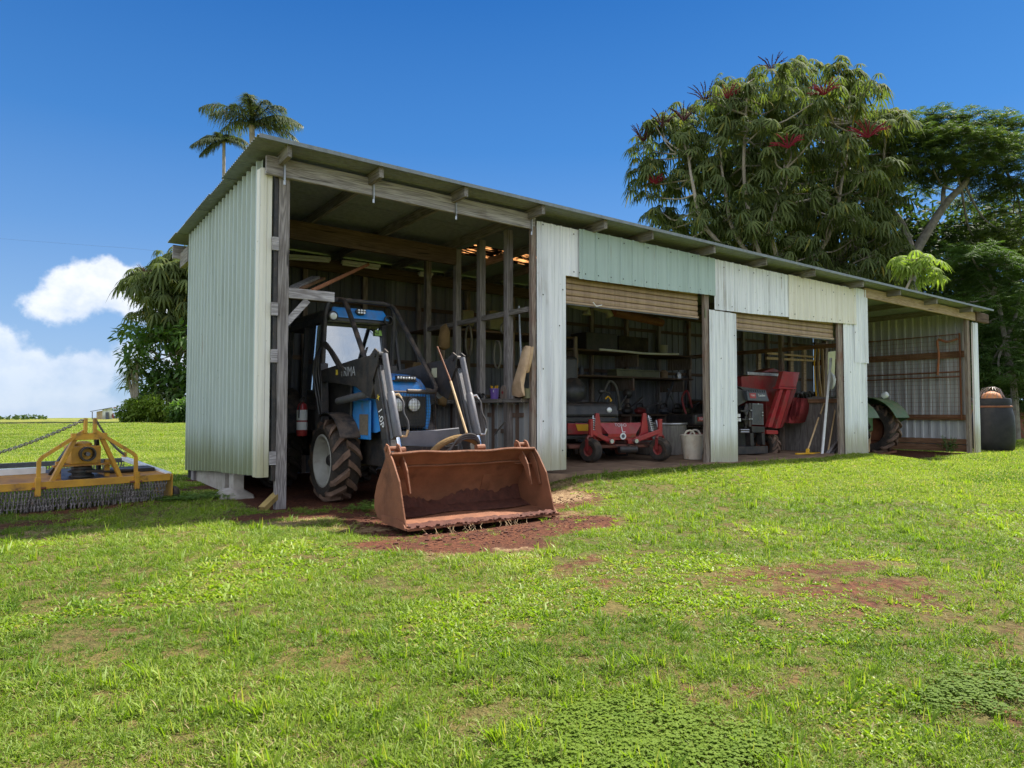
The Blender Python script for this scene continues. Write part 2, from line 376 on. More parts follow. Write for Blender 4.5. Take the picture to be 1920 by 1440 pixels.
ROOF = sheetmat('roof_sheet_green_grey', (.235, .265, .285), (.175, .20, .215), (.18, .18, .13), .5, .0, .6)
GALV = sheetmat('old_galvanised_wall', (.66, .665, .68), (.46, .465, .48), (.16, .13, .105), .42, .08, .7)
GALVB = sheetmat('shaded_back_sheet', (.20, .205, .22), (.13, .135, .145), (.10, .085, .07), .55, .15, .7)  # galvanised sheet darkened: the bays' inner shade is put into the colour
GALVD = sheetmat('shaded_inner_sheet', (.115, .117, .125), (.075, .077, .083), (.04, .036, .033), .6, .2, .7)  # darkest copy for the first bay, its shade put into the colour
SHUT = sheetmat('rusty_roller_door', (.42, .29, .18), (.30, .20, .12), (.15, .09, .055), .5, .15, .8)
ZINC = pm('zinc_strap', (.62, .66, .72), (.5, .53, .58), (.3, .25, .2), rough=.4, metal=.6, patch=.3)
CONC = pm('concrete', (.46, .42, .36), (.36, .32, .27), (.24, .17, .12), sc=9, rough=.9, bump=.4, bsc=30, spec=.2)
DIRT = pm('red_dirt_floor', (.16, .085, .05), (.10, .05, .03), (.24, .15, .09), sc=3, rough=.95, bump=.8, bsc=14, spec=.15)
FLOORM = pm('dusty_floor', (.30, .20, .13), (.20, .13, .085), (.13, .075, .045), sc=4, rough=.95, bump=.5, bsc=18, spec=.15)
BLACKP = pm('dull_black_paint', (.014, .015, .017), (.024, .025, .028), (.09, .065, .045), rough=.5, patch=.25, psc=3, dust=0.55)
BLACKM = pm('black_plastic', (.02, .021, .023), (.03, .031, .034), (.08, .06, .045), rough=.42, patch=.2, psc=4, bump=.05, dust=0.4)
RUBBER = pm('rubber', (.028, .026, .025), (.045, .04, .036), (.14, .085, .055), rough=.85, patch=.4, psc=5, bump=.3, spec=.25, dust=0.5)
MUDRUB = pm('muddy_rubber', (.21, .135, .098), (.12, .08, .06), (.27, .175, .125), sc=9, rough=.92, patch=.4, psc=4, bump=.5, spec=.15)
RIMW = pm('dirty_white_rim', (.55, .54, .50), (.44, .42, .38), (.24, .15, .10), rough=.5, patch=.45, psc=5)
BLUE = pm('tractor_blue_paint', (.03, .30, .80), (.028, .25, .66), (.16, .17, .16), rough=.36, patch=.4, psc=4, bump=.03, coat=.3, dust=0.55)
RUST = pm('mud_rust_steel', (.25, .10, .05), (.175, .07, .035), (.09, .036, .02), sc=5, rough=.72, patch=.45, psc=2.6, bump=.5, bsc=26, spec=.3)
MUD = pm('wet_red_mud', (.11, .036, .022), (.065, .023, .015), (.15, .055, .03), sc=14, rough=.85, bump=1.0, bsc=30, spec=.3)
GREYM = pm('worn_grey_steel', (.17, .175, .19), (.12, .125, .14), (.10, .075, .06), rough=.45, metal=.3, patch=.3, psc=5, dust=0.5)
CYLM = pm('grey_cylinder_paint', (.115, .12, .14), (.08, .083, .10), (.12, .10, .085), rough=.45, patch=.35, psc=6, stretch=(3, 3, .5), dust=0.45)
CHROME = pm('chrome_rod', (.85, .86, .88), (.8, .8, .82), rough=.12, metal=1, bump=0, rvar=.04)
RED = pm('red_machine_paint', (.42, .018, .025), (.34, .015, .02), (.17, .07, .045), rough=.42, patch=.4, psc=4, bump=.04, coat=.2, dust=0.5)
REDD = pm('dull_red_paint', (.30, .022, .025), (.22, .018, .02), (.16, .08, .05), rough=.5, patch=.45, psc=4, dust=0.6)
DECK = pm('dirty_mower_deck', (.22, .08, .055), (.15, .06, .042), (.20, .13, .085), rough=.8, patch=.45, psc=4, bump=.4)
YEL = pm('slasher_yellow_paint', (.72, .37, .03), (.58, .28, .025), (.20, .09, .04), rough=.55, patch=.75, psc=4.5, bump=.15, dust=0.6)
YELD = pm('worn_yellow_timber_paint', (.50, .24, .04), (.38, .17, .035), (.16, .09, .05), rough=.6, patch=.55, psc=5)
CHAIN = pm('dark_chain', (.34, .30, .28), (.20, .175, .16), (.30, .19, .13), rough=.5, metal=.3, patch=.4, psc=9)
WHITEP = pm('white_paint', (.80, .80, .79), (.74, .74, .73), (.5, .47, .42), rough=.45, patch=.2, psc=4, bump=.03)
GREENP = pm('old_green_paint', (.075, .16, .065), (.06, .13, .052), (.20, .17, .10), rough=.5, patch=.35, psc=4, dust=0.6)
TAN = pm('tan_leather', (.68, .49, .32), (.55, .38, .23), (.30, .17, .09), rough=.75, patch=.4, psc=6, bump=.4, spec=.3)
JACKET = pm('ochre_canvas', (.25, .16, .07), (.17, .11, .05), (.12, .08, .04), rough=.9, bump=.5, spec=.15)
ORANGE = pm('terracotta', (.58, .24, .09), (.48, .18, .07), (.36, .2, .12), rough=.7)
PURPLE = pm('purple_plastic', (.19, .11, .42), (.16, .09, .36), rough=.4, bump=.02)
YPLAS = pm('bright_yellow_plastic', (.80, .45, .02), (.72, .38, .02), (.5, .3, .1), rough=.4, bump=.02)
REDCLOTH = pm('faded_red_canvas', (.28, .045, .045), (.20, .035, .035), (.10, .04, .035), rough=.9, bump=.6, patch=.4, psc=5, spec=.15)
STEEL = pm('bright_steel', (.60, .60, .60), (.45, .45, .45), (.22, .17, .13), rough=.35, metal=.85, patch=.4, psc=4, stretch=(6, 6, .6))
CARD = pm('brown_cardboard', (.36, .25, .15), (.30, .20, .12), rough=.9, bump=.1, spec=.1)
HOSE = pm('pale_hose', (.28, .26, .22), (.20, .18, .15), rough=.6)
OLIVE = pm('olive_tin', (.22, .22, .13), (.15, .15, .09), (.1, .07, .05), rough=.6)
BARB = pm('sooty_black_plastic', (.010, .010, .011), (.017, .017, .018), (.05, .04, .03), rough=.5, patch=.25, psc=3, bump=.05, spec=.3)
BGREY = pm('blue_grey_plastic', (.09, .105, .14), (.07, .08, .11), rough=.5, dust=0.5)
BAMBOO = pm('pale_stick', (.62, .44, .24), (.50, .33, .17), (.3, .18, .09), rough=.7, stretch=(4, 4, .6))
LENS = pm('lamp_glass', (.88, .89, .90), (.74, .76, .78), rough=.14, metal=.25, bump=.1, bsc=60, rvar=.05)
TXTW = pm('white_lettering', (.75, .75, .76), (.7, .7, .7), rough=.5, bump=0)
TXTG = pm('grey_lettering', (.34, .35, .37), (.3, .31, .33), rough=.5, bump=0)
TXTY = pm('yellow_lettering', (.80, .58, .05), (.7, .5, .05), rough=.5, bump=0)
GLASS = bpy.data.materials.new('cab_glass'); GLASS.use_nodes = True
_t = NT(GLASS.node_tree); _t.n.clear()
_f = _t.node('ShaderNodeFresnel', IOR=1.5); _g = _t.node('ShaderNodeBsdfGlossy', Color=(.95, .97, 1, 1), Roughness=.01)
_tr = _t.node('ShaderNodeBsdfTransparent', Color=(.55, .6, .62, 1)); _mx = _t.node('ShaderNodeMixShader', i0=_t.math('MULTIPLY_ADD', _f.outputs[0], 1.0, .42))
_mx.inputs[0].links[0].from_node.inputs[2].default_value = .42
_t.l.new(_tr.outputs[0], _mx.inputs[1]); _t.l.new(_g.outputs[0], _mx.inputs[2]); _t.l.new(_mx.outputs[0], _t.node('ShaderNodeOutputMaterial').inputs[0])

TUBM = pm('dull_tub_steel', (.26, .235, .215), (.17, .15, .135), (.20, .12, .08), rough=.55, metal=.25, patch=.45, psc=4, stretch=(6, 6, .6))
# ------------------------------------------------------------------ ground
def sst(x, a, b): t = np.clip((x - a) / (b - a), 0, 1); return t * t * (3 - 2 * t)
_wv = [(rng.uniform(-1, 1), rng.uniform(-1, 1), rng.uniform(0, 6.28)) for _ in range(14)]
def wob(x, y, f):
    r = 0
    for i, (a, b, c) in enumerate(_wv): 
        n = math.hypot(a, b); k = f * (.6 + .12 * i); r = r + np.sin((a * x + b * y) / n * k + c)
    return r / 5.3
def gz(x, y):
    x = np.asarray(x, float); y = np.asarray(y, float); d = np.hypot(x, y)
    z = -.03 * (1 - sst(d, 1.5, 5)) + .022 * wob(x, y, 1.1) * sst(d, 1, 4) + .008 * wob(x + 9, y, 4.3)
    z = z + .16 * sst(x, 5.0, 6.2) * (1 - sst(x, 13.4, 15.2)) * sst(y, 5.4, 7.25) * (1 - sst(y, 7.7, 7.9))
    z = z - .07 * np.exp(-(((x - 3.5) / 1.2) ** 2 + ((y - 5.75) / .55) ** 2))
    ins = sst(x, 2.0, 2.3) * sst(y, 7.3, 7.6) * (1 - sst(y, 11.7, 12.2)) * (1 - sst(x, 19, 19.4))
    z = z * (1 - ins) + ins * (-.01 + .006 * wob(x, y, 9))
    az = np.arctan2(x, y)
    far = .36 * sst(d, 15, 44) - .22 * sst(d, 46, 90) - 8 * sst(d, 96, 320)
    lf = 1 - sst(az, .25, .7)
    z = z + far * lf + (1 - lf) * (.3 * sst(d, 24, 40) - 8 * sst(d, 96, 320))
    return z
def blobs(x, y, L):
    r = 0
    for (cx, cy, a, b, rot, k) in L:
        c, s_ = math.cos(rot), math.sin(rot); u = ((x - cx) * c + (y - cy) * s_) / a; v = (-(x - cx) * s_ + (y - cy) * c) / b
        r = np.maximum(r, k * (1 - sst(np.sqrt(u * u + v * v), .45, 1.15)))
    return r
def pb(px, py, a, b, rot=0, k=1): q = PZ(px, py, 0); return (q[0], q[1], a, b, rot, k)
SOIL = [pb(845, 1020, 1.0, .5, -.61, 1.25), pb(960, 1000, .6, .32, -.61, 1.2), pb(1085, 975, .5, .3, -.61, 1.15), pb(730, 975, .5, .35, -.61, 1.6), pb(1040, 940, .5, .3, -.61, 1.1), (3.3, 5.2, .95, .50, .1, 1.7), (3.5, 5.7, 1.3, .75, 0, 1.7), pb(1075, 985, .6, .4, 0, 1.2), (5.0, 6.4, .9, .7, .3, 1.1), (4.1, 5.2, .8, .3, .5, 1.1), (5.3, 7.0, .5, .5, 0, .6), (4.0, 4.9, .6, .25, .6, .7), (3.3, 8.0, 1.6, 1.5, 0, 1),
        pb(1090, 1060, .6, .16, .4, .55), pb(1140, 1095, .35, .14, .4, .5), pb(1190, 1040, .35, .14, .4, .45), pb(1500, 1075, 1.0, .30, -.3, .66), pb(1600, 1105, .8, .28, -.35, .7), pb(1690, 1130, .6, .24, -.35, .64), pb(1585, 1160, .4, .15, -.2, .5),
        pb(1800, 1160, .55, .16, -.3, .45), pb(1900, 1200, .45, .16, .1, .5), pb(1850, 1325, .3, .11, -.3, .6), pb(1450, 1275, .4, .13, 0, .5), pb(1320, 1290, .4, .12, 0, .45), pb(1380, 980, .5, .12, 0, .4), pb(1230, 1260, .3, .1, 0, .4), pb(200, 1180, .4, .12, 0, .38), pb(460, 1150, .3, .1, 0, .38), pb(700, 1230, .4, .12, 0, .36), pb(900, 1340, .3, .12, 0, .38),
        pb(30, 985, .8, .25, .2, .8), pb(450, 925, .7, .4, 0, 1.2), pb(500, 970, .5, .28, 0, 1.1), pb(640, 965, .6, .3, 0, 1.1), pb(400, 900, .6, .35, 0, 1.1), pb(380, 915, .6, .3, 0, 1),
        pb(160, 955, .9, .35, .25, .8)]
STRAW = [pb(550, 980, .5, .22, 0, 1.2), pb(960, 1030, .3, .12, -.6, .6), pb(820, 1045, .3, .1, -.6, .55), pb(700, 985, .3, .14, 0, .9), (5.2, 6.5, .55, .5, 0, .9), (6.0, 7.0, .6, .3, 0, .8), pb(60, 1000, .7, .18, .2, .8), pb(650, 985, .3, .15, 0, .6), (4.6, 5.5, .4, .3, 0, .5)]
CLOV = [pb(1180, 1380, .44, .26, .2, 1), pb(1310, 1395, .30, .2, 0, .9), pb(1850, 1290, .40, .16, -.2, 1), pb(1090, 1410, .3, .2, 0, .7)]
WEED = [pb(575, 945, .55, .25, 0, 1), pb(690, 955, .3, .25, 0, .8), pb(390, 935, .7, .35, .2, .8), pb(640, 925, .35, .2, 0, .7)]
BROAD = [pb(1000, 1130, 1.1, .5, .3, .9), pb(1350, 1110, .9, .5, -.2, 1), pb(1250, 1060, .7, .5, 0, .9), pb(1500, 1180, .6, .3, -.2, 1), pb(350, 1110, 1.0, .35, .1, .8), pb(560, 1060, .9, .4, 0, .8), pb(1640, 1330, .5, .25, 0, .5)]
def axis(lo, hi, c, fine, n):
    t = np.linspace(-1, 1, n); k = 5.2; s_ = np.sinh(k * t) / np.sinh(k); s_ = .5 * t * fine + s_
    s_ = s_ / s_.max(); return np.where(s_ < 0, c + (c - lo) * s_, c + (hi - c) * s_)
gx = axis(-360, 360, 4.0, .055, 430); gy = axis(-90, 520, 5.0, .055, 430)
XX, YY = np.meshgrid(gx, gy); ZZ = gz(XX, YY)
nx, ny = len(gx), len(gy)
idx = np.arange(nx * ny).reshape(ny, nx)
quads = np.stack([idx[:-1, :-1], idx[:-1, 1:], idx[1:, 1:], idx[1:, :-1]], -1).reshape(-1, 4)
def npmesh(name, v, f, mat, smooth=False):
    me = bpy.data.meshes.new(name); v = np.ascontiguousarray(v, np.float32).reshape(-1, 3); f = np.ascontiguousarray(f, np.int32); k = f.shape[1]
    me.vertices.add(len(v)); me.vertices.foreach_set('co', v.ravel()); me.loops.add(f.size); me.loops.foreach_set('vertex_index', f.ravel())
    me.polygons.add(len(f)); me.polygons.foreach_set('loop_start', np.arange(0, f.size, k, dtype=np.int32))
    if smooth: me.polygons.foreach_set('use_smooth', np.ones(len(f), bool))
    if mat: me.materials.append(mat)
    me.update(calc_edges=True); me.validate(); return me
gm = npmesh('ground', np.stack([XX, YY, ZZ], -1), quads, None, True)
soil = np.clip(blobs(XX, YY, SOIL) + .9 * sst(XX, 2.0, 2.2) * sst(YY, 7.2, 7.5) * (1 - sst(YY, 11.8, 12.2)) * (1 - sst(XX, 19, 19.3)), 0, 1)
for nm, a in (('soil', soil), ('straw', blobs(XX, YY, STRAW))):
    at = gm.attributes.new(nm, 'FLOAT', 'POINT'); at.data.foreach_set('value', np.ascontiguousarray(a, np.float32).ravel())
gmat = bpy.data.materials.new('lawn_and_soil'); gmat.use_nodes = True; t = NT(gmat.node_tree); t.n.clear()
P = t.node('ShaderNodeNewGeometry').outputs['Position']
big = t.noise(P, .35, 4); med = t.noise(P, 2.2, 5, .6); fin = t.noise(P, 26, 4, .65); mow = t.noise(t.scale(P, (.10, 1.1, 1)), .5, 4, .6)
gcol = t.mix(t.sstep(med, .35, .68), (.085, .135, .018), (.14, .165, .032))
gcol = t.mix(t.math('MULTIPLY', t.sstep(mow, .40, .60), .85), gcol, (.27, .245, .05))
gcol = t.mix(t.math('MULTIPLY', t.sstep(fin, .52, .75), .5), gcol, (.06, .075, .018))
gcol = t.mix(t.math('MULTIPLY', t.sstep(big, .5, .7), .35), gcol, (.20, .17, .055)); dn = t.math('SUBTRACT', 1.0, t.sstep(t.node('ShaderNodeVectorMath', _operation='LENGTH', i0=P).outputs['Value'], 8, 16)); gcol = t.mix(t.math('MULTIPLY', dn, .75), gcol, t.mix(t.sstep(fin, .4, .7), (.06, .045, .018), (.145, .095, .042)))
scol = t.mix(t.sstep(fin, .35, .65), (.062, .022, .012), (.15, .056, .028)); scol = t.mix(t.math('MULTIPLY', t.sstep(med, .45, .65), .5), scol, (.055, .024, .016))
stc = t.mix(t.sstep(fin, .35, .7), (.20, .12, .06), (.42, .31, .17))
sa = t.node('ShaderNodeAttribute', _attribute_name='soil').outputs['Fac']; ta = t.node('ShaderNodeAttribute', _attribute_name='straw').outputs['Fac']
br = t.math('MULTIPLY', t.math('SUBTRACT', t.noise(P, 9, 6, .7), .5), 1.9)
sm = t.sstep(t.math('ADD', sa, br), .30, .80)
col = t.mix(sm, gcol, scol); col = t.mix(t.math('MULTIPLY', t.sstep(t.math('ADD', ta, br), .3, .7), .8), col, stc)
b = t.node('ShaderNodeBsdfPrincipled', Roughness=.95); t.set(b, 'Base Color', col); b.inputs['Specular IOR Level'].default_value = .15
bn = t.node('ShaderNodeBump', Strength=.9, Distance=.03); t.set(bn, 'Height', t.math('ADD', fin, t.math('MULTIPLY', t.noise(P, 70, 3), .5))); t.l.new(bn.outputs[0], b.inputs['Normal'])
t.l.new(b.outputs[0], t.node('ShaderNodeOutputMaterial').inputs[0])
gm.materials.append(gmat); ground = bpy.data.objects.new('ground', gm); COL.objects.link(ground); ground['kind'] = 'structure'
ORG['ground'] = V3((0, 0, 0))
# raised floor of the middle bays
def prn(mb, name, mat, **k): o = mb.build(name, mat, **k); o['kind'] = 'structure'; return o
mb = MB(); n = 60; xs = np.linspace(5.62, 13.35, n)
fr = [(x, 7.32 + .05 * math.sin(3 * x) + .03 * math.sin(11 * x), .195 + .012 * math.sin(7 * x)) for x in xs]
mb.add(fr + [(x, 11.6, .215) for x in xs] + [(x, 7.30 + .05 * math.sin(3 * x), -.1) for x in xs],
       [(i, i + 1, n + i + 1, n + i) for i in range(n - 1)] + [(2 * n + i, 2 * n + i + 1, i + 1, i) for i in range(n - 1)])
prn(mb, 'floor', FLOORM)

# ------------------------------------------------------------------ the shed
def rz(x): return 3.80 - .0178 * (x - 1.85)
shed = thing('farm_shed', 'long open fronted shed of pale and green sheet metal under a flat skillion roof', 'shed', (2.04, 7.4, 0))
def trap(sp, h=.022, top=.035, side=.018, lead=.5):
    def f(L):
        pts = [(0, 0)]; s = sp * lead
        while s < L - .03:
            a = s - top / 2 - side; 
            if a > 0.002: pts += [(a, 0), (s - top / 2, h), (s + top / 2, h), (min(s + top / 2 + side, L - .001), 0)]
            s += sp
            # a faint stiffening swage between ribs
        pts = [p for p in pts if p[0] < L]; pts.append((L, 0)); return pts
    return f
def sine(per, amp, n=6):
    def f(L): k = int(L / per * n) + 1; return [(L * i / k, amp * math.sin(2 * math.pi * L * i / k / per)) for i in range(k + 1)]
    return f
# gable wall: five sheets
ys = np.linspace(7.62, 11.63, 6)
zb_l = lambda y: .36 + (.135 - .36) * (y - 7.5) / 4.13
for i in range(5):
    y0, y1 = ys[i], ys[i + 1] + (.02 if i < 4 else 0); jit = rng.uniform(-.012, .012)
    MB().ribbed((2.04 - .0015 * (i % 2), y0, 0), (0, 1, 0), (-1, 0, 0), y1 - y0, lambda s, y0=y0, j=jit: zb_l(y0 + s) + j, lambda s: 3.76, trap(.2, .040, .045, .014)).build('wall_sheet', GREEN, shed)
# white corner flashing with a folded edge
mb = MB(); mb.ribbed((1.985, 7.62, 0), (0, -1, 0), (-1, 0, 0), .14, lambda s: .34, lambda s: 3.62, lambda L: [(0, 0), (.02, .012), (.05, .012), (.07, 0), (.14, .004)])
mb.ribbed((1.985, 7.48, 0), (1, 0, 0), (0, -1, 0), .12, lambda s: .34, lambda s: 3.62, lambda L: [(0, 0), (.03, .01), (.06, .01), (.075, 0), (.12, 0)]); mb.build('corner_flashing', TRIM, shed)
# roof: seven sheets laid along the shed, ribs running lengthways
ye = np.linspace(7.05, 12.5, 8)
# a strip of amber fibreglass, streaked with dirt, lets the sun into the second bay
AMB = bpy.data.materials.new('amber_fibreglass'); AMB.use_nodes = True; _t = NT(AMB.node_tree); _t.n.clear()
_P = _t.node('ShaderNodeNewGeometry').outputs['Position']; _d = _t.sstep(_t.noise(_t.scale(_P, (1.0, 8, 1)), 3.0, 5, .65), .40, .47)
_a = _t.node('ShaderNodeBsdfTranslucent', Color=(.62, .27, .09, 1)); _b = _t.node('ShaderNodeBsdfDiffuse', Color=(.03, .02, .015, 1)); _m = _t.node('ShaderNodeMixShader', i0=_d)
_t.l.new(_a.outputs[0], _m.inputs[1]); _t.l.new(_b.outputs[0], _m.inputs[2]); _t.l.new(_m.outputs[0], _t.node('ShaderNodeOutputMaterial').inputs[0])
AX0, AX1 = 5.9, 7.7
for i in range(7):
    for (X0, X1, mt, nm) in ([(1.85 + rng.uniform(-.015, .015), 19.25, ROOF, 'roof_sheet')] if i != 3 else [(1.85, AX0, ROOF, 'roof_sheet'), (AX0 - .04, AX1 + .04, AMB, 'skylight_sheet'), (AX1, 19.25, ROOF, 'roof_sheet')]):
        y0, y1 = ye[i], ye[i + 1] + (.04 if i < 6 else 0); mb = MB(); pts = sine(.076, .009)(y1 - y0); n = len(pts); lift = .004 * (i % 2) + (.003 if mt is AMB else 0)
        vs = [(X, y0 + s, rz(X) + d + lift + dz) for dz in ((0, -.003) if mt is ROOF else (0,)) for X in (X0, X1) for (s, d) in pts]; fs = []
        for k in range(n - 1):
            fs += [(k, k + 1, n + k + 1, n + k)]
            if mt is ROOF: fs += [(2 * n + k, 3 * n + k, 3 * n + k + 1, 2 * n + k + 1), (k, 2 * n + k, 2 * n + k + 1, k + 1), (n + k, n + k + 1, 3 * n + k + 1, 3 * n + k)]
        if mt is ROOF: fs += [(0, n, 3 * n, 2 * n), (n - 1, 3 * n - 1, 4 * n - 1, 2 * n - 1)]
        mb.add(vs, fs); mb.build(nm, mt, shed, smooth=True)
# folded front edge of the roof
MB().hexa([(X, y, rz(X) + dz) for X in (1.85, 19.25) for y in (7.035, 7.05) for dz in (-.028, .014)]).build('roof_edge', ROOF, shed)
RX = [2.17, 3.19, 4.29, 5.46, 6.57, 7.50, 8.88, 10.26, 11.70, 13.33, 14.79, 16.44, 18.2]
for x in RX:
    z = rz(x) - .012; h = .125
    mb = MB(); mb.hexa([(X, y, Z) for X in (x - .024, x + .024) for y in (7.08 + rng.uniform(0, .03), 12.4) for Z in (z - h, z)]); mb.build('rafter', WD_Y, shed)
for x in RX[:4]:
    mb = MB(); z = rz(x) - .1
    mb.box(x + .026, x + .030, 7.36, 7.40, z - .20, z + .06); mb.box(x + .026, x + .05, 7.393, 7.397, z - .24, z - .03); mb.build('strap', ZINC, shed)
# header beams
def beamx(x0, x1, y0, y1, zt, h, mat, name='beam'):
    mb = MB(); mb.hexa([(X, y, rz(X) - zt - k * h) for X in (x0, x1) for y in (y0, y1) for k in (1, 0)]); return mb.build(name, mat, shed, bevel=.004)
beamx(2.02, 5.57, 7.40, 7.45, .055, .20, WD_X)
beamx(13.9, 19.05, 7.36, 7.41, .045, .20, WP_X)
beamx(19.053, 19.75, 7.33, 7.42, .03, .22, WB_X)
beamx(2.1, 5.5, 9.38, 9.44, .14, .26, WB_X); beamx(2.1, 18.9, 11.42, 11.48, .14, .2, WB_X)
beamx(5.6, 13.8, 7.42, 7.47, .14, .2, WB_X)
MB().box(1.90, 2.6, 12.33, 12.40, 3.52, 3.74).build('eave_beam', WD_X, shed, bevel=.004)
MB().box(2.0, 2.08, 11.66, 12.3, 3.36, 3.60).build('tail_board', WD_Y, shed, bevel=.004)
# posts
def post(x0, x1, y0, y1, z0, z1, mat=WD_Z, lab=None):
    o = MB().box(x0, x1, y0, y1, z0, z1).build('post', mat, shed, bevel=.006)
    if lab: o['label'] = lab
    return o
post(2.175, 2.29, 7.46, 7.54, -.05, 3.75, WD_Z); post(2.13, 2.172, 7.47, 7.53, .3, 3.6, BLACKP)  # second, narrow one is a black strip standing in for the dark gap
for z in (.47, 1.55, 2.05, 2.75): MB().box(2.105, 2.172, 7.44, 7.469, z, z + .14).build('hinge_block', WD_X, shed)
post(5.50, 5.575, 7.395, 7.46, .0, 3.52, WB_Z); post(9.02, 9.13, 7.41, 7.47, .15, 3.5, WB_Z); post(12.97, 13.15, 7.41, 7.46, .1, 3.4, WB_Z)
post(13.75, 13.87, 7.43, 7.53, .0, 3.4, WB_Z); post(18.72, 18.86, 7.42, 7.5, .0, 3.30, WB_Z, 'brown timber end post'); 
mb = MB(); mb.ribbed((18.865, 7.40, 0), (1, 0, 0), (0, -1, 0), .33, lambda s: .0, lambda s: 3.20, lambda L: [(0, .05), (.02, .05), (.03, 0), (.18, 0), (.19, .03), (.33, .03)], .004); mb.build('channel_post', WHITE, shed)
post(5.51, 5.61, 7.98, 8.08, .0, 3.6); post(5.51, 5.61, 8.70, 8.80, .0, 3.6); post(5.51, 5.61, 9.41, 9.51, .0, 3.6); post(5.51, 5.61, 10.4, 10.5, 0, 3.6)
for x in (13.35,):
    for y in (8.9, 10.2): post(x, x + .09, y, y + .09, 0, 3.5, WB_Z)
# left door bracket and its strut
MB().hexa([(X, y, z) for X in (2.29, 2.80) for y in (7.46, 7.50) for z in (2.255, 2.365)]).build('bracket_arm', WD_X, shed, bevel=.004)
MB().bar((2.27, 7.485, 1.98), (2.50, 7.485, 2.25), .07, .035, (0, 1, 0)).build('bracket_strut', WD_X, shed)
# front sheets
def front(x0, x1, zb, zt, mat, sp, y=7.38, h=.016, lab=None, lead=.5):
    o = MB().ribbed((x0, y, 0), (1, 0, 0), (0, -1, 0), x1 - x0, (lambda s: zb) if np.isscalar(zb) else (lambda s: zb[0] + (zb[1] - zb[0]) * s / (x1 - x0)),
                (lambda s: rz(x0 + s) - zt), trap(sp, h, .022, .014, lead)).build('front_sheet', mat, shed)
    if lab: o['label'] = lab
    return o
front(5.575, 6.075, .235, .14, WHITE, .165); front(6.075, 6.32, 2.91, .14, WHITE, .165)
front(6.30, 7.78, (2.885, 2.9), .13, GREEN2, .243, 7.355, .02, 'sage green header sheet', .3); front(7.77, 9.225, (2.90, 2.925), .13, GREEN2, .243, 7.352, .02, 'sage green header sheet', .3)
front(9.105, 9.80, .17, .98, WHITE, .2, 7.385); front(9.225, 10.26, (2.70, 2.71), .13, WHITE, .19, 7.372); front(10.25, 11.29, (2.71, 2.735), .13, WHITE, .19, 7.369)
front(11.28, 12.42, (2.70, 2.73), .12, CREAM, .19, 7.360, lab='cream header sheet'); front(12.41, 13.56, (2.73, 2.76), .12, CREAM, .19, 7.357, lab='cream header sheet')
front(13.12, 13.86, .10, .10, WHITE, .17, 7.385); front(13.50, 14.02, 2.0, .09, WHITE, .17, 7.37, lab='short sheet lapped over the corner with a torn foot')
front(13.86, 14.0, .10, .10, WHITE, .2, 7.40)
scr = None
for (x, zz) in [(5.66, 3.55), (5.66, 2.6), (5.9, 3.58), (5.66, 1.6), (5.94, 2.2), (5.66, .9), (5.99, .5), (6.0, 2.7), (6.2, 2.97), (6.2, 3.5), (6.3, 2.97)] + [(6.4 + .243 * i, 2.96 + .003 * i) for i in range(12)] + [(6.65 + .5 * i, 3.5) for i in range(5)] + \
        [(9.3 + .35 * i, 2.78) for i in range(6)] + [(9.45 + .4 * i, 3.42) for i in range(5)] + [(11.45 + .3 * i, 2.8) for i in range(7)] + [(11.6 + .38 * i, 3.33) for i in range(6)] + [(9.35, 1.9), (9.65, 1.2), (9.4, .8), (9.7, 2.3), (13.5, 2.6), (13.3, 1.8), (13.7, 1.2), (13.4, .6)]:
    if scr is None:
        scr = MB().ball((x, 7.352, zz), .011, 6, (1, .6, 1)).build('screw', BLACKP, shed); sx, sz = x, zz
    else: again(scr, shed, (x - sx, -.016 if 6.3 < x < 9.2 else 0, zz - sz))
# roller doors
def roller(x0, x1, z0, z1, y=7.50):
    d = MB(); k = int((z1 - z0) / .085) + 1
    rd = MB().box(x0 - .02, x1 + .02, y + .05, y + .30, z1 - .02, z1 + .2).build('roller_door', SHUT, shed)
    s0 = None
    for i in range(k):
        za = z0 + .05 + i * .085
        if s0 is None:
            pr = [(x0, y + .012, za), (x0, y - .004, za + .008), (x0, y - .009, za + .040), (x0, y - .004, za + .074), (x0, y + .012, za + .083), (x0, y + .02, za + .042)]
            s0 = MB().prism(pr, (x1 - x0, 0, 0)).build('slat', SHUT, rd)
        else: again(s0, rd, (0, 0, i * .085))
    MB().box(x0, x1, y - .03, y + .03, z0 + .016, z0 + .046).build('bottom_rail', WP_X, rd, bevel=.004)
    MB().box(x0, x1, y - .018, y + .012, z0, z0 + .014).build('rubber_strip', GREYM, rd)
    return rd
roller(6.05, 8.95, 2.53, 2.92); roller(9.79, 12.94, 2.415, 2.75)
MB().box(9.02, 9.05, 7.40, 7.42, 2.55, 2.70).build('latch_plate', OLIVE, shed)
# back wall and the girts, studs that carry it
for i in range(20):
    x0 = 2.06 + i * .847
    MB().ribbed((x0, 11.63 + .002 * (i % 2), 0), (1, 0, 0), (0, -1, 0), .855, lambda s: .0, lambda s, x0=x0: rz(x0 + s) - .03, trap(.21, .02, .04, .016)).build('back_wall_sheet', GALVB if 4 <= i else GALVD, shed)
for i in range(15): MB().box(2.7 + i * 1.07, 2.78 + i * 1.07, 11.50, 11.58, 0, 3.6).build('stud', WB_Z if i % 3 else WD_Z, shed)
for z in (.9, 1.9, 2.9): MB().box(2.1, 18.9, 11.585, 11.605, z, z + .07).build('back_girt', WB_X, shed)
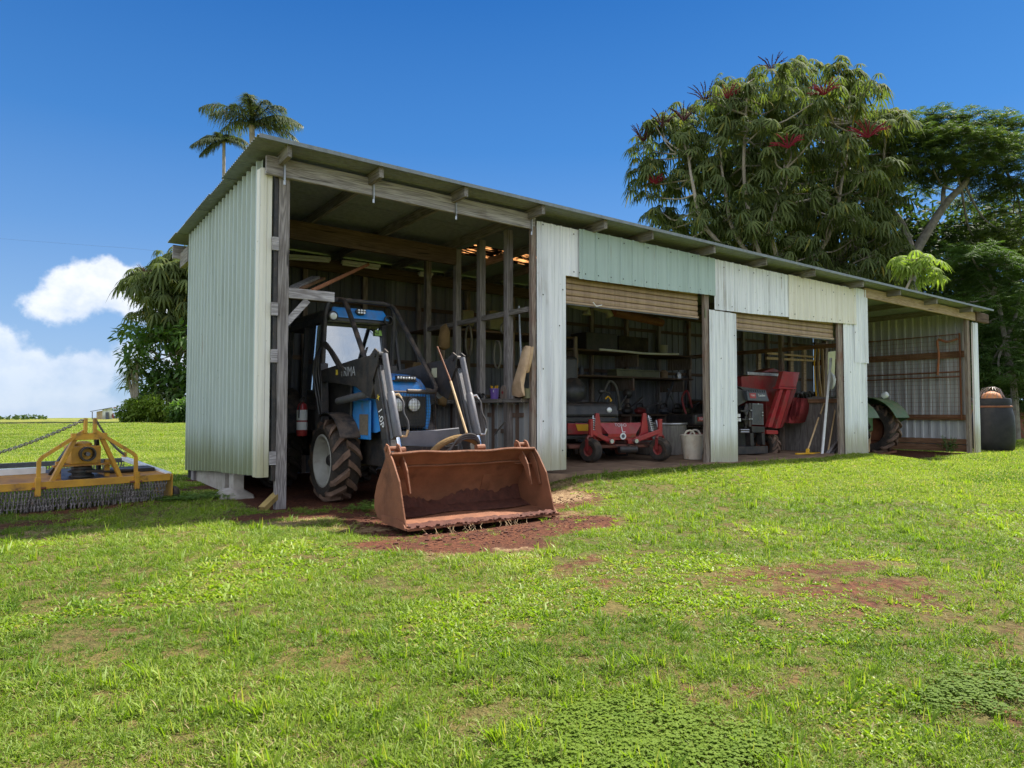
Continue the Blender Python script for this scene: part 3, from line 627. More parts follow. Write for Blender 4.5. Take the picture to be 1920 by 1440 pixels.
# end wall
for i in range(5):
    y0 = 7.52 + i * .82
    MB().ribbed((19.02 + .002 * (i % 2), y0, 0), (0, 1, 0), (-1, 0, 0), .83, lambda s: .02, lambda s: 3.485, trap(.2, .03, .05, .014)).build('end_wall_sheet', GALV, shed)
for z, h in ((.03, .16), (.21, .13), (.80, .14), (2.36, .16)): MB().box(18.93, 18.985, 7.5, 11.6, z, z + h).build('wall_girt', WB_Y, shed)
# partition between first and second bay
for (y0, y1) in ((7.53, 7.98), (8.08, 8.70), (8.80, 9.41), (9.51, 10.4)):
    MB().box(5.53, 5.59, y0, y1, 2.38, 2.45).build('nogging', WD_Y, shed)
    MB().box(5.42, 5.66, y0 + .003, y1 - .003, 1.155, 1.205).build('shelf_board', WD_Y, shed)
pl = [GALVD, RUBBER, GREYM]; y = 7.54; k = 0
STRIPS = [sheetmat('strip_grey', (.55, .58, .60), (.42, .45, .47), (.20, .11, .07), .55, .2, .9), sheetmat('strip_pale', (.74, .74, .72), (.6, .6, .58), (.22, .12, .08), .55, .2, .9), sheetmat('strip_brown', (.25, .18, .14), (.16, .11, .085), (.10, .06, .04), .8, 0, .9)]
while y < 11.5:
    wdt = rng.uniform(.075, .125)
    MB().box(5.60 + rng.uniform(0, .012), 5.625, y, y + wdt - .008, .02, 1.15 - rng.uniform(0, .03)).build('cladding_strip', STRIPS[[0, 1, 0, 2, 0, 1][k % 6]], shed); 
    if k % 2 == 0:
        z = rng.choice([.25, .45, .72, .95]); MB().box(5.585, 5.598, y - .012, y + wdt, z, z + .06).build('rust_patch', STRIPS[2], shed)
    y += wdt; k += 1
# partition between third and fourth bay: upright boards with an open upper half
y = 7.55; k = 0
WG_Z = wood('grey_board', (.30, .27, .245), (.17, .145, .13), (.09, .06, .05), 'Z')
while y < 11.5:
    wdt = rng.uniform(.12, .17); MB().box(13.42, 13.445 + rng.uniform(0, .01), y, y + wdt - .007, .06, 1.32 + rng.uniform(-.02, .02)).build('board', WG_Z, shed); y += wdt
MB().box(13.36, 13.42, 7.55, 11.5, 1.2, 1.28).build('rail', WB_Y, shed)
MB().box(13.36, 13.42, 7.55, 11.5, 2.32, 2.40).build('rail', WB_Y, shed)
# footing pad and stump under the gable wall
mb = MB(); mb.hexa([(2.06 + a, 8.78 + b, z) for a in (0, .12) for b in (0, .22) for z in (.02, .42)]); mb.build('stump', CONC, shed)
mb = MB(); n = 18; vs = []
for (r, z) in ((.30, -.05), (.27, .02), (.15, .085), (.06, .10)):
    for k in range(n):
        a = 2 * math.pi * k / n; q = 1 + .12 * math.sin(3 * a + r * 9) + .06 * math.sin(7 * a); vs.append((2.07 + r * .8 * q * math.cos(a), 8.88 + r * 1.25 * q * math.sin(a), z))
mb.add(vs, [(i * n + k, i * n + (k + 1) % n, (i + 1) * n + (k + 1) % n, (i + 1) * n + k) for i in range(3) for k in range(n)] + [tuple(3 * n + k for k in range(n))]); mb.build('footing', CONC, shed, smooth=True)
MB().box(2.10, 2.16, 9.4, 11.5, .0, .34).build('base_plank', CONC, shed)
MB().box(2.06, 2.14, 11.2, 11.4, -.02, .24).build('stump', WD_Z, shed)
mb = MB(); mb.bar((2.03, 7.42, .02), (2.22, 7.52, .16), .09, .05); mb.build('kick_stone', pm('ochre_stone', (.36, .25, .08), (.25, .17, .06), (.15, .1, .06), sc=12, rough=.95, bump=.6), shed)
# ------------------------------------------------------------------ blue tractor with front loader, nosing out of the first bay
TC = 3.43
trac = thing('loader_tractor', 'blue cab tractor with black front loader parked nose out in the open bay', 'tractor', (TC, 7.84, 0))
def arc(c, r, a0, a1, n): return [(c[0] + r * math.cos(a0 + (a1 - a0) * i / n), c[1] + r * math.sin(a0 + (a1 - a0) * i / n)) for i in range(n + 1)]
def wheel(root, c, rad, wid, rimr, out, lugs=15, rim=RIMW, lugm=MUDRUB, hubm=None):
    """tractor wheel: axle along X, out = +1/-1 outer side"""
    wl = bpy.data.objects.new('wheel', None); COL.objects.link(wl); wl.parent = root; ORG[wl.name] = ORG[root.name]
    h = wid / 2; tb = MB(); r0 = rad - .048 * rad / .475
    prof = [(rimr, -h * .82), (rimr + .02, -h * .95), (rimr + (r0 - rimr) * .55, -h * 1.03), (r0 * .95, -h * .96), (r0 * .985, -h * .75), (r0, -h * .3), (r0, h * .3), (r0 * .985, h * .75), (r0 * .95, h * .96), (rimr + (r0 - rimr) * .55, h * 1.03), (rimr + .02, h * .95), (rimr, h * .82)]
    tb.lathe(prof, c, (1, 0, 0), 48, 0)
    lh = rad - r0 + .004
    def P(ang, x, r): return V3(c) + V3((x, r * math.cos(ang), r * math.sin(ang)))
    for side in (-1, 1):
        for k in range(lugs):
            a = 2 * math.pi * (k + (.5 if side > 0 else 0)) / lugs; sw = .52 * 2 * math.pi / lugs * 1.55; tk = .095 / rad * .5 * (15 / lugs) ** .5
            st = []
            for (f, xx, rr) in ((0, -.04, r0 * .995), (.4, .45, r0 * .99), (.75, .82, r0 * .975), (1, 1.02, r0 * .93)):
                aa = a + sw * f ** 1.15; st.append((aa, side * h * xx, rr))
            vs = []
            for i, (aa, x, rr) in enumerate(st):
                top = rr + lh * (1 if i < 3 else .6); tt = tk * (1 - .12 * i)
                vs += [P(aa - tt, x, rr - .012), P(aa + tt, x, rr - .012), P(aa + tt * .72, x, top), P(aa - tt * .72, x, top)]
            fs = [(0, 1, 2, 3), (12, 15, 14, 13)]
            for i in range(3): fs += [(4 * i + j, 4 * i + 4 + j, 4 * i + 4 + (j + 1) % 4, 4 * i + (j + 1) % 4) for j in range(4)]
            tb.add(vs, fs, 1)
    tb.build('tyre', [RUBBER, lugm], wl, smooth=True, sharp=28)
    o = out; rb = MB()
    rb.lathe([(rimr + .012, o * h * .86), (rimr + .012, o * h * .92), (rimr - .012, o * h * .94), (rimr - .022, o * h * .80), (rimr * .86, o * h * .55), (rimr * .80, o * h * .05), (rimr * .5, -o * h * .05), (rimr * .42, o * h * .0), (.001, o * h * .0)], c, (1, 0, 0), 40)
    rb.lathe([(rimr, -h * .9), (rimr * .9, -h * .5), (rimr * .85, 0)], c, (1, 0, 0), 32)
    rb.build('rim', rim, wl, smooth=True)
    hb = MB(); x0 = o * h * .0
    hb.lathe([(rimr * .24, x0), (rimr * .24, x0 + o * .06), (rimr * .17, x0 + o * .085), (.001, x0 + o * .085)], c, (1, 0, 0), 16)
    for k in range(6): 
        a = k * math.pi / 3; q = V3(c) + V3((x0, rimr * .36 * math.cos(a), rimr * .36 * math.sin(a))); hb.cyl(q, q + V3((o * .03, 0, 0)), .012, 6)
    hb.build('hub', BLACKP, wl)
    return wl
wheel(trac, (2.96, 7.84, .462), .475, .33, .295, -1, 13); wheel(trac, (3.94, 7.84, .462), .475, .33, .295, 1, 13)
wheel(trac, (2.86, 9.75, .625), .64, .36, .36, -1, 17, lugm=RUBBER); wheel(trac, (4.02, 9.75, .625), .64, .36, .36, 1, 17, lugm=RUBBER)
mb = MB(); mb.box(3.22, 3.66, 7.0, 9.9, .42, .82); mb.box(3.05, 3.85, 7.74, 7.94, .38, .54); mb.box(3.1, 3.8, 9.6, 9.9, .5, .78); mb.bar((3.0, 7.84, .46), (3.4, 7.84, .46), .13, .15); mb.bar((3.9, 7.84, .46), (3.5, 7.84, .46), .13, .15); mb.build('chassis', BLACKP, trac, bevel=.01)
# bonnet: lofted shell, nose rounded
mb = MB(); secs = []
for (y, w_, zt, zb) in ((6.93, .22, 1.22, .86), (6.945, .255, 1.29, .84), (6.99, .275, 1.37, .82), (7.08, .285, 1.42, .80), (7.3, .30, 1.46, .80), (7.8, .31, 1.50, .80), (8.36, .32, 1.54, .80)):
    r_ = .13; pts = [(-w_, zb), (-w_ * 1.02, (zt + zb) / 2 - .05)] + [(-w_ + r_ * (1 - math.cos(a)), zt - r_ * .75 + r_ * .75 * math.sin(a)) for a in np.linspace(0, math.pi / 2, 5)]
    pts = pts + [(-a, b) for a, b in pts[::-1]]; secs.append([(TC + a, y, b) for a, b in pts])
k = len(secs[0]); mb.add(sum(secs, []), [(i * k + j, i * k + j + 1, (i + 1) * k + j + 1, (i + 1) * k + j) for i in range(len(secs) - 1) for j in range(k - 1)] + [tuple(range(k))]); bonnet = mb.build('bonnet', BLUE, trac, smooth=True, sharp=50)
# blue side panel with a mud-filled grating ahead of the front wheel
for sx in (-1, 1):
    x = TC + sx * .325
    sp = MB().prism([(x, 7.12, .72), (x, 7.12, 1.15), (x, 7.55, 1.18), (x, 7.62, 1.0), (x, 7.45, .72)], (sx * .02, 0, 0)).build('side_panel', BLUE, trac, bevel=.008)
    MB().prism([(x + sx * .022, 7.16, .77), (x + sx * .022, 7.16, 1.0), (x + sx * .022, 7.40, 1.0), (x + sx * .022, 7.40, .77)], (sx * .004, 0, 0)).build('side_grating', pm('dusty_grating%d' % (sx + 1), (.22, .17, .12), (.15, .12, .09), sc=40, rough=.9, bump=.6, bsc=90), sp)
# grille, headlamps, wire screen in a rusted frame
MB().box(3.20, 3.66, 6.905, 6.93, .86, 1.20).build('grille', BLACKM, trac, bevel=.01)
for sx in (-1, 1):
    mb = MB(); zz = np.linspace(.84, 1.22, 7); 
    mb.add([(TC + sx * (.215 + .03 * math.sin((z - .84) / .38 * 2.6)) + sx * d, 6.90, z) for z in zz for d in (0, .042)] + [(TC + sx * (.215 + .03 * math.sin((z - .84) / .38 * 2.6)) + sx * d, 6.95, z) for z in zz for d in (0, .06)],
           [(2 * i, 2 * i + 1, 2 * i + 3, 2 * i + 2) for i in range(6)] + [(2 * i + 1, 14 + 2 * i + 1, 14 + 2 * i + 3, 2 * i + 3) for i in range(6)] + [(2 * i, 2 * i + 2, 14 + 2 * i + 2, 14 + 2 * i) for i in range(6)]); mb.build('grille_trim', BLUE, trac, smooth=True)
    hl = MB().lathe([(.001, .014), (.04, .018), (.070, .010), (.074, 0), (.074, -.02)], (TC + sx * .092 - .02, 6.885, 1.105), (0, -1, 0), 20).build('headlight', LENS, trac, smooth=True)
    MB().lathe([(.074, .012), (.085, .010), (.085, -.02)], (TC + sx * .092 - .02, 6.885, 1.105), (0, -1, 0), 20).build('bezel', BLACKM, hl, smooth=True)
gd = MB(); gx0, gx1, gy, g0, g1 = 3.165, 3.75, 6.845, .80, 1.245
gd.tube([(gx0, gy, g0), (gx0, gy, g1), (gx1, gy, g1), (gx1, gy, g0), (gx0, gy, g0)], .014, 8); gf = gd.build('grille_guard', pm('rusted_guard', (.12, .075, .055), (.07, .05, .04), (.22, .11, .06), rough=.75, patch=.5, psc=6), trac, smooth=True)
gm_ = MB()
for x in np.linspace(gx0 + .025, gx1 - .025, 17): gm_.bar((x, gy, g0), (x, gy, g1), .003, .003, (0, 1, 0))
for z in np.linspace(g0 + .02, g1 - .02, 13): gm_.bar((gx0, gy + .004, z), (gx1, gy + .004, z), .003, .003, (0, 1, 0))
gm_.build('wire_screen', BLACKP, gf)
lb = MB().box(3.31, 3.55, 6.93, 6.97, 1.375, 1.425).build('light_bar', BLACKM, trac, bevel=.004)
for i in range(7): MB().ball((3.33 + .0335 * i, 6.928, 1.40), .0135, 8, (1, .4, 1)).build('lamp', LENS, lb, smooth=True)
MB().box(3.29, 3.57, 6.94, 7.02, 1.362, 1.376).build('bar_foot', BLACKP, lb)
# cab
CX0, CX1, CY0, CY1 = 2.99, 3.87, 8.40, 9.75
cabp = [((CX0, CY0 - .02, 1.42), (CX0 + .05, CY0 + .04, 2.22)), ((CX1, CY0 - .02, 1.42), (CX1 - .05, CY0 + .04, 2.22)), ((CX0, 9.1, 1.0), (CX0 + .05, 9.1, 2.22)), ((CX1, 9.1, 1.0), (CX1 - .05, 9.1, 2.22)), ((CX0, CY1, 1.1), (CX0 + .05, CY1, 2.22)), ((CX1, CY1, 1.1), (CX1 - .05, CY1, 2.22))]
for a, b_ in cabp: MB().bar(a, b_, .06, .06, (0, 1, 0)).build('cab_pillar', BLACKP, trac, bevel=.01)
MB().prism([(CX0 + .03, CY0 - .02, 1.44), (CX1 - .03, CY0 - .02, 1.44), (CX1 - .08, CY0 + .035, 2.14), (CX0 + .08, CY0 + .035, 2.14)], (0, .006, 0)).build('windscreen', GLASS, trac)
MB().prism([(CX0 + .01, CY0 + .05, 1.05), (CX0 + .01, 9.05, 1.05), (CX0 + .05, 9.05, 2.15), (CX0 + .05, CY0 + .1, 2.15)], (.006, 0, 0)).build('side_window', GLASS, trac)
MB().prism([(CX1 - .01, CY0 + .05, 1.05), (CX1 - .01, 9.05, 1.05), (CX1 - .05, 9.05, 2.15), (CX1 - .05, CY0 + .1, 2.15)], (-.006, 0, 0)).build('side_window', GLASS, trac)
MB().box(CX0, CX1, CY0 - .03, CY0 + .02, 1.38, 1.44).build('cowl', BLACKP, trac, bevel=.01)
mb = MB(); mb.box(CX0 + .02, CX1 - .02, CY0 + .02, CY1 + .05, 2.14, 2.22); mb.build('cab_header', BLACKP, trac, bevel=.01)
mb = MB()
mb.hexa([(x, y, z) for (x, y, z) in ((CX0 + .04, CY0 - .16, 2.195), (CX0 + .10, CY0 - .08, 2.33), (CX0 + .02, CY1, 2.22), (CX0 + .08, CY1, 2.345), (CX1 - .04, CY0 - .16, 2.195), (CX1 - .10, CY0 - .08, 2.33), (CX1 - .02, CY1, 2.22), (CX1 - .08, CY1, 2.345))]); roof = mb.build('cab_roof', BLACKP, trac, bevel=.03)
MB().hexa([(CX0 + .045, CY0 - .185, 2.195), (CX0 + .10, CY0 - .105, 2.335), (CX0 + .05, CY0 - .155, 2.195), (CX0 + .10, CY0 - .05, 2.335), (CX1 - .045, CY0 - .185, 2.195), (CX1 - .10, CY0 - .105, 2.335), (CX1 - .05, CY0 - .155, 2.195), (CX1 - .10, CY0 - .05, 2.335)]).build('roof_visor', BLUE, trac, bevel=.012)
for sx in (-1, 1): MB().box(TC + sx * .345 - .02, TC + sx * .345 + .02, 7.64, 8.38, .82, 1.40).build('engine_cover', BLACKM, trac, bevel=.02)
MB().box(CX0 + .05, CX1 - .05, CY0 - .15, CY0 + .02, 2.155, 2.20).build('visor_strip', BLACKM, trac, bevel=.006)
for x in (3.06, 3.80):
    MB().lathe([(.062, 0), (.062, .03), (.05, .035), (.05, -.05)], (x, CY0 - .185, 2.205), (0, -1, -.15), 18).build('lamp_housing', BLACKM, trac, smooth=True)
MB().lathe([(.001, .014), (.025, .016), (.042, .01), (.046, 0), (.046, -.02)], (3.06, CY0 - .215, 2.20), (0, -1, -.15), 16).build('roof_lamp', LENS, trac, smooth=True)
ov = MB(); ov.lathe([(.001, .02), (.05, .02), (.068, .012), (.072, -.02)], (3.43, CY0 - .18, 2.285), (0, -1, 0), 20); 
for v in ov.v: v[:, 2] = 2.285 + (v[:, 2] - 2.285) * .62
ovl = ov.build('work_lamp', BLACKM, trac, smooth=True)
for i in range(3):
    for j in range(2): MB().ball((3.395 + .036 * i, CY0 - .205, 2.27 + .03 * j), .016, 8, (1, .5, .85)).build('lamp', LENS, ovl, smooth=True)
# interior seen through the glass
mb = MB(); mb.box(3.2, 3.66, 9.25, 9.38, 1.05, 1.75); mb.box(3.2, 3.66, 8.95, 9.35, .95, 1.08); mb.build('seat', BLACKM, trac, bevel=.03)
mb = MB(); mb.tube([(3.43 + .17 * math.cos(a), 8.78 + .05 * math.sin(a), 1.38 + .16 * math.sin(a)) for a in np.linspace(0, 6.28, 25)], .014, 6); mb.bar((3.43, 8.6, 1.1), (3.43, 8.78, 1.38), .04, .04); mb.build('steering_wheel', BLACKM, trac, smooth=True)
MB().prism([(3.70, CY0 - .006, 2.02), (3.80, CY0 - .004, 2.02), (3.79, CY0 + .001, 2.09), (3.70, CY0 - .001, 2.09)], (0, -.002, 0)).build('sticker', pm('green_sticker', (.35, .62, .12), rough=.4, bump=0), trac)
mb = MB(); mb.tube(spline([(3.62, CY0 + .02, 2.19), (3.66, CY0 - .02, 2.10), (3.73, CY0 - .02, 2.04), (3.75, CY0, 2.10)], 5), .004, 5); mb.build('cable', BLACKM, trac)
mb = MB(); mb.bar((3.45, CY0 - .03, 1.45), (3.60, CY0 - .005, 1.86), .02, .012); mb.build('wiper', BLACKM, trac)
mb = MB(); mb.box(CX0 + .04, CX1 - .04, CY0 + .02, CY1, .78, 1.10); mb.build('cab_base', BLACKP, trac, bevel=.02)
# rear mudguards
for x in (2.68, 3.84):
    mb = MB(); pts = arc((9.75, .62), .74, .25, 2.95, 10); v = [(X, y, z) for X in (x, x + .36) for (y, z) in pts]; n = len(pts); v2 = [(a, y, z - .015) for (a, y, z) in v]
    mb.add(v + v2, [(i, i + 1, n + i + 1, n + i) for i in range(n - 1)] + [(2 * n + i, 3 * n + i, 3 * n + i + 1, 2 * n + i + 1) for i in range(n - 1)] + [(i, 2 * n + i, 2 * n + i + 1, i + 1) for i in range(n - 1)] + [(n + i, n + i + 1, 3 * n + i + 1, 3 * n + i) for i in range(n - 1)]); mb.build('rear_mudguard', BLACKP, trac, smooth=True)
# black front mudguard
for x in (2.84, 3.82):
    mb = MB(); pts = arc((7.84, .46), .56, 1.2, 2.6, 8); n = len(pts); v = [(X, y, z) for X in (x, x + .24) for (y, z) in pts]; v2 = [(a, y, z - .012) for (a, y, z) in v]
    mb.add(v + v2, [(i, i + 1, n + i + 1, n + i) for i in range(n - 1)] + [(2 * n + i, 3 * n + i, 3 * n + i + 1, 2 * n + i + 1) for i in range(n - 1)] + [(i, 2 * n + i, 2 * n + i + 1, i + 1) for i in range(n - 1)] + [(n + i, n + i + 1, 3 * n + i + 1, 3 * n + i) for i in range(n - 1)])
    mb.bar((x + .12 + (.15 if x < 3 else -.15), 7.9, 1.0), (x + .12, 7.9, 1.015), .03, .03); mb.build('front_mudguard', BLACKP, trac, smooth=True)
# tube guard round the cab
g = MB()
for sx in (-1, 1):
    X0 = TC + sx * .46
    g.tube(spline([(X0, 8.30, 1.50), (X0, 8.26, 1.9), (X0 - sx * .01, 8.22, 2.26), (X0 - sx * .06, 8.22, 2.385), (X0 - sx * .16, 8.22, 2.415)], 5), .026, 10)
g.tube([(TC - .31, 8.22, 2.415), (TC + .31, 8.22, 2.415)], .026, 10)
g.build('cab_guard', BLACKP, trac, smooth=True)
g = MB(); g.tube(spline([(3.12, 8.26, 2.42), (3.17, 8.15, 2.40), (3.16, 7.98, 2.28), (3.05, 7.3, 1.76), (3.0, 6.98, 1.48)], 6), .029, 10); g.build('guard_stay', BLACKP, trac, smooth=True)
g = MB(); g.tube(spline([(3.84, 8.3, 2.40), (3.83, 8.15, 2.37), (3.83, 8.0, 2.26), (3.83, 7.45, 1.75), (3.80, 6.98, 1.36), (3.76, 6.87, 1.265), (3.66, 6.85, 1.25), (3.40, 6.85, 1.25)], 6), .027, 10); g.build('guard_stay', BLACKP, trac, smooth=True)
g = MB(); g.tube([(3.92, 8.35, 2.36), (3.99, 8.25, 1.55)], .026, 8); g.build('guard_stay', BLACKP, trac, smooth=True)
# loader
LX = (2.965, 3.885)
TRM = {}
for i, X in enumerate(LX):
    w_ = .085
    o = MB().prism([(X - w_ / 2, 8.30, 1.40), (X - w_ / 2, 8.30, 1.53), (X - w_ / 2, 7.2, 1.60), (X - w_ / 2, 6.74, 1.62), (X - w_ / 2, 6.62, 1.54), (X - w_ / 2, 6.62, 1.32), (X - w_ / 2, 6.74, 1.16), (X - w_ / 2, 7.15, 1.30), (X - w_ / 2, 7.8, 1.36)], (w_, 0, 0)).build('loader_boom', BLACKP, trac, bevel=.01)
    MB().bar((X, 6.68, 1.56), (X, 6.28, .48), .15, w_, (1, 0, 0)).build('loader_arm', BLACKP, trac, bevel=.01)
    kn = MB(); 
    for dx in (-.06, .045): kn.prism([(X + dx, 6.74, 1.60), (X + dx, 6.60, 1.68), (X + dx, 6.52, 1.64), (X + dx, 6.54, 1.50), (X + dx, 6.64, 1.36), (X + dx, 6.74, 1.4)], (.015, 0, 0))
    kn.cyl((X - .075, 6.585, 1.615), (X + .075, 6.585, 1.615), .03, 10); kn.build('knuckle', BLACKP, trac)
    # lower guide channel and tilt cylinder
    MB().bar((X + .005, 6.575, 1.50), (X + .005, 6.265, .76), .04, .05, (1, 0, 0)).build('guide_rod', GREYM, trac, bevel=.004)
    top, bot = V3((X + .02, 6.53, 1.615)), V3((X + .02, 6.16, .655)); d = bot - top
    cy = MB(); cy.tube([top, top + d * .42], .033, 14); cy.tube([top + d * .40, top + d * .43, top + d * .86, top + d * .87], [.03, .042, .042, .036], 14); cyo = cy.build('tilt_cylinder', CYLM, trac, smooth=True)
    MB().tube([top + d * .86, bot], .021, 12).build('rod', CHROME, cyo, smooth=True)
    MB().cyl(bot - V3((.05, 0, 0)), bot + V3((.05, 0, 0)), .035, 10).build('rod_eye', RUST, cyo)
    h = MB(); h.tube(spline([top + d * .44 + V3((.05, -.01, 0)), top + d * .50 + V3((.10, -.03, 0)), top + d * .62 + V3((.085, -.04, 0)), top + d * .72 + V3((.12, -.03, 0)), top + d * .84 + V3((.10, -.02, 0)), top + d * .86 + V3((.04, 0, 0))], 6), .011, 7); h.build('hydraulic_hose', BLACKM, trac, smooth=True)
    h = MB(); q = top + d * .44 + V3((.05, -.01, 0)); h.tube([q - V3((.035, -.01, 0)), q + V3((.02, -.01, .012)), q + V3((.045, -.02, -.03))], .014, 7); q = top + d * .86; h.tube([q + V3((.02, 0, .0)), q + V3((.085, -.015, 0)), q + V3((.10, -.02, .06))], .013, 7); h.build('hose_fitting', STEEL if i else BAMBOO, trac, smooth=True)
# loader tower, cross tube
for X in LX: MB().prism([(X - .05, 8.15, .7), (X - .05, 8.40, .7), (X - .05, 8.36, 1.62), (X - .05, 8.22, 1.62)], (.1, 0, 0)).build('loader_tower', BLACKP, trac, bevel=.01)
g = MB(); g.cyl((LX[0], 7.75, 1.15), (LX[0] + .03, 6.95, 1.22), .042, 12); g.build('lift_cylinder', GREYM, trac, smooth=True)
g = MB(); g.cyl((LX[1], 7.75, 1.15), (LX[1] - .03, 6.95, 1.22), .042, 12); g.build('lift_cylinder', GREYM, trac, smooth=True)
g = MB(); g.cyl((LX[0], 6.52, 1.02), (LX[1], 6.52, 1.02), .001, 6)
MB().box(LX[0] + .05, LX[1] - .05, 6.50, 6.56, .60, .66).build('cross_tube', BLACKP, trac)
# hoses looping at the boom foot
h = MB()
for k in range(3): h.tube(spline([(2.96 - .03 * k, 8.2, 1.0), (2.90 - .03 * k, 8.25, 1.55), (2.88, 8.12 - .04 * k, 1.80 + .02 * k), (2.89, 7.9 - .05 * k, 1.76), (2.92, 7.6 - .06 * k, 1.52), (2.94, 7.35, 1.48)], 8), .014, 8)
h.build('hose_loop', BLACKM, trac, smooth=True)
text('TRIMA', .15, (LX[0] - .047, 7.35, 1.47), (0, -1, -.02), (0, 0, 1), TXTG, 'lettering', trac)
for k in range(2): MB().box(LX[0] - .046, LX[0] - .043, 7.66 + .035 * k, 7.685 + .035 * k, 1.45, 1.51).build('yellow_bar', TXTY, trac)
# 1.0P runs down the arm
au = V3((0, -.39, -1.10)); au /= np.linalg.norm(au); 
q = V3((LX[0] - .047, 6.68, 1.56)) + V3((0, -.40, -1.08)) * .55
text('1.0P', .125, q, tuple(au), (0, -.94, .33), TXTW, 'lettering', trac)
q = V3((LX[0] - .047, 6.68, 1.56)) + V3((0, -.40, -1.08)) * .36
text('+', .13, q, tuple(au), (0, -.94, .33), TXTY, 'emblem', trac)
MB().box(LX[1] - .050, LX[1] - .046, 6.98, 7.10, 1.42, 1.53).build('label_plate', pm('faded_label', (.55, .55, .38), rough=.6, bump=0), trac)
# bumper plate behind the bucket, hose sleeve
MB().prism([(3.24, 6.62, .67), (3.62, 6.60, .65), (4.06, 6.62, .70), (4.06, 6.62, .86), (3.62, 6.60, .83), (3.24, 6.62, .82)], (0, .06, 0)).build('bumper_plate', pm('painted_bumper', (.20, .20, .22), (.15, .15, .17), (.12, .09, .07), rough=.5, patch=.35, psc=4), trac, bevel=.006)
g = MB(); g.tube(spline([(3.35, 6.30, .55), (3.5, 6.25, .70), (3.72, 6.24, .76), (3.9, 6.22, .70), (3.95, 6.2, .55)], 6), .034, 10); g.build('hose_sleeve', JACKET, trac, smooth=True)
g = MB(); 
for k in range(3): g.tube(spline([(3.5, 6.2 - .03 * k, .6), (3.66, 6.16, .73 + .02 * k), (3.84, 6.15, .74 + .02 * k), (3.95, 6.18, .6)], 6), .012, 7)
g.build('hydraulic_hose', BLACKM, trac, smooth=True)
# bucket
B0, B1 = 2.70, 4.31
prof = [(5.40, .035), (5.62, .05), (5.98, .075), (6.06, .13), (6.055, .24), (6.0, .36), (5.92, .47), (5.82, .59), (5.755, .645)]
bk = MB(); n = len(prof); K = 24
xs = np.linspace(B0, B1, K + 1)
def wav(x): return .006 * math.sin(5.5 * (x - B0)) + .004 * math.sin(13 * x)
vs = []
for off in (0, 1):
    for x in xs:
        for j, (y, z) in enumerate(prof):
            yy, zz = y, z + (wav(x) if j > 6 else 0)
            if off:
                a, b_ = prof[max(j - 1, 0)], prof[min(j + 1, n - 1)]; tx, tz = b_[0] - a[0], b_[1] - a[1]; L = math.hypot(tx, tz); yy += tz / L * .012; zz -= tx / L * .012
            vs.append((x, yy, zz))
m_ = (K + 1) * n; fs = []
for i in range(K):
    for j in range(n - 1):
        q = (i * n + j, (i + 1) * n + j, (i + 1) * n + j + 1, i * n + j + 1); fs += [q, tuple(a + m_ for a in q[::-1])]
for i in range(K): fs += [(i * n, i * n + m_, (i + 1) * n + m_, (i + 1) * n), (i * n + n - 1, (i + 1) * n + n - 1, (i + 1) * n + n - 1 + m_, i * n + n - 1 + m_)]
bucket = MB().add(vs, fs).build('bucket', RUST, trac, smooth=True, sharp=50)
side = [(5.42, .02), (5.70, .03), (6.0, .05), (6.08, .13), (6.075, .25), (6.02, .37), (5.94, .48), (5.84, .61), (5.76, .655), (5.70, .60), (5.56, .42)]
for x in (B0 - .016, B1): MB().prism([(x, y, z) for y, z in side], (.016, 0, 0)).build('side_plate', RUST, bucket, bevel=.003)
for x in (B0 - .03, B1 + .016): MB().prism([(x, 5.40, .015), (x, 5.86, .02), (x, 5.9, .09), (x, 5.60, .10), (x, 5.45, .075)], (.014, 0, 0)).build('side_cutter', RUST, bucket, bevel=.003)
mb = MB(); mb.tube([(x, 5.752, .652 + wav(x)) for x in xs], .014, 6); mb.build('top_rail', RUST, bucket, smooth=True)
mb = MB(); mb.tube([(x, 5.868, .515 + .5 * wav(x)) for x in xs], .010, 6); mb.build('inner_lip', RUST, bucket, smooth=True)
MB().hexa([(x, y, z) for x in (B0 - .02, B1 + .02) for (y, z) in ((5.37, .012), (5.37, .032), (5.50, .020), (5.50, .044))]).build('cutting_edge', RUST, bucket)
def ear(x):
    e = MB()
    for dx in (-.055, .055):
        pts = [(5.93, .69), (5.90, .735), (5.85, .72), (5.80, .64), (5.74, .58), (5.685, .50), (5.64, .36), (5.62, .30), (5.645, .29), (5.69, .36), (5.745, .47), (5.82, .53), (5.90, .60)]
        e.prism([(x + dx - .007, y, z) for y, z in pts], (.014, 0, 0))
    e.cyl((x - .075, 5.885, .69), (x + .075, 5.885, .69), .022, 10); return e.build('bucket_bracket', RUST, bucket)
ear(B0 + .075); ear(B1 - .075)
for x in LX: MB().prism([(x - .05, 6.06, .2), (x - .05, 6.26, .42), (x - .05, 6.28, .56), (x - .05, 6.20, .62), (x - .05, 5.93, .5)], (.1, 0, 0)).build('hinge_lug', RUST, bucket)
for sx, x in ((1, B0), (-1, B1)): MB().prism([(x, 5.90, .49), (x + sx * .16, 5.90, .49), (x + sx * .0, 5.74, .49)], (0, 0, .012)).build('gusset', RUST, bucket)
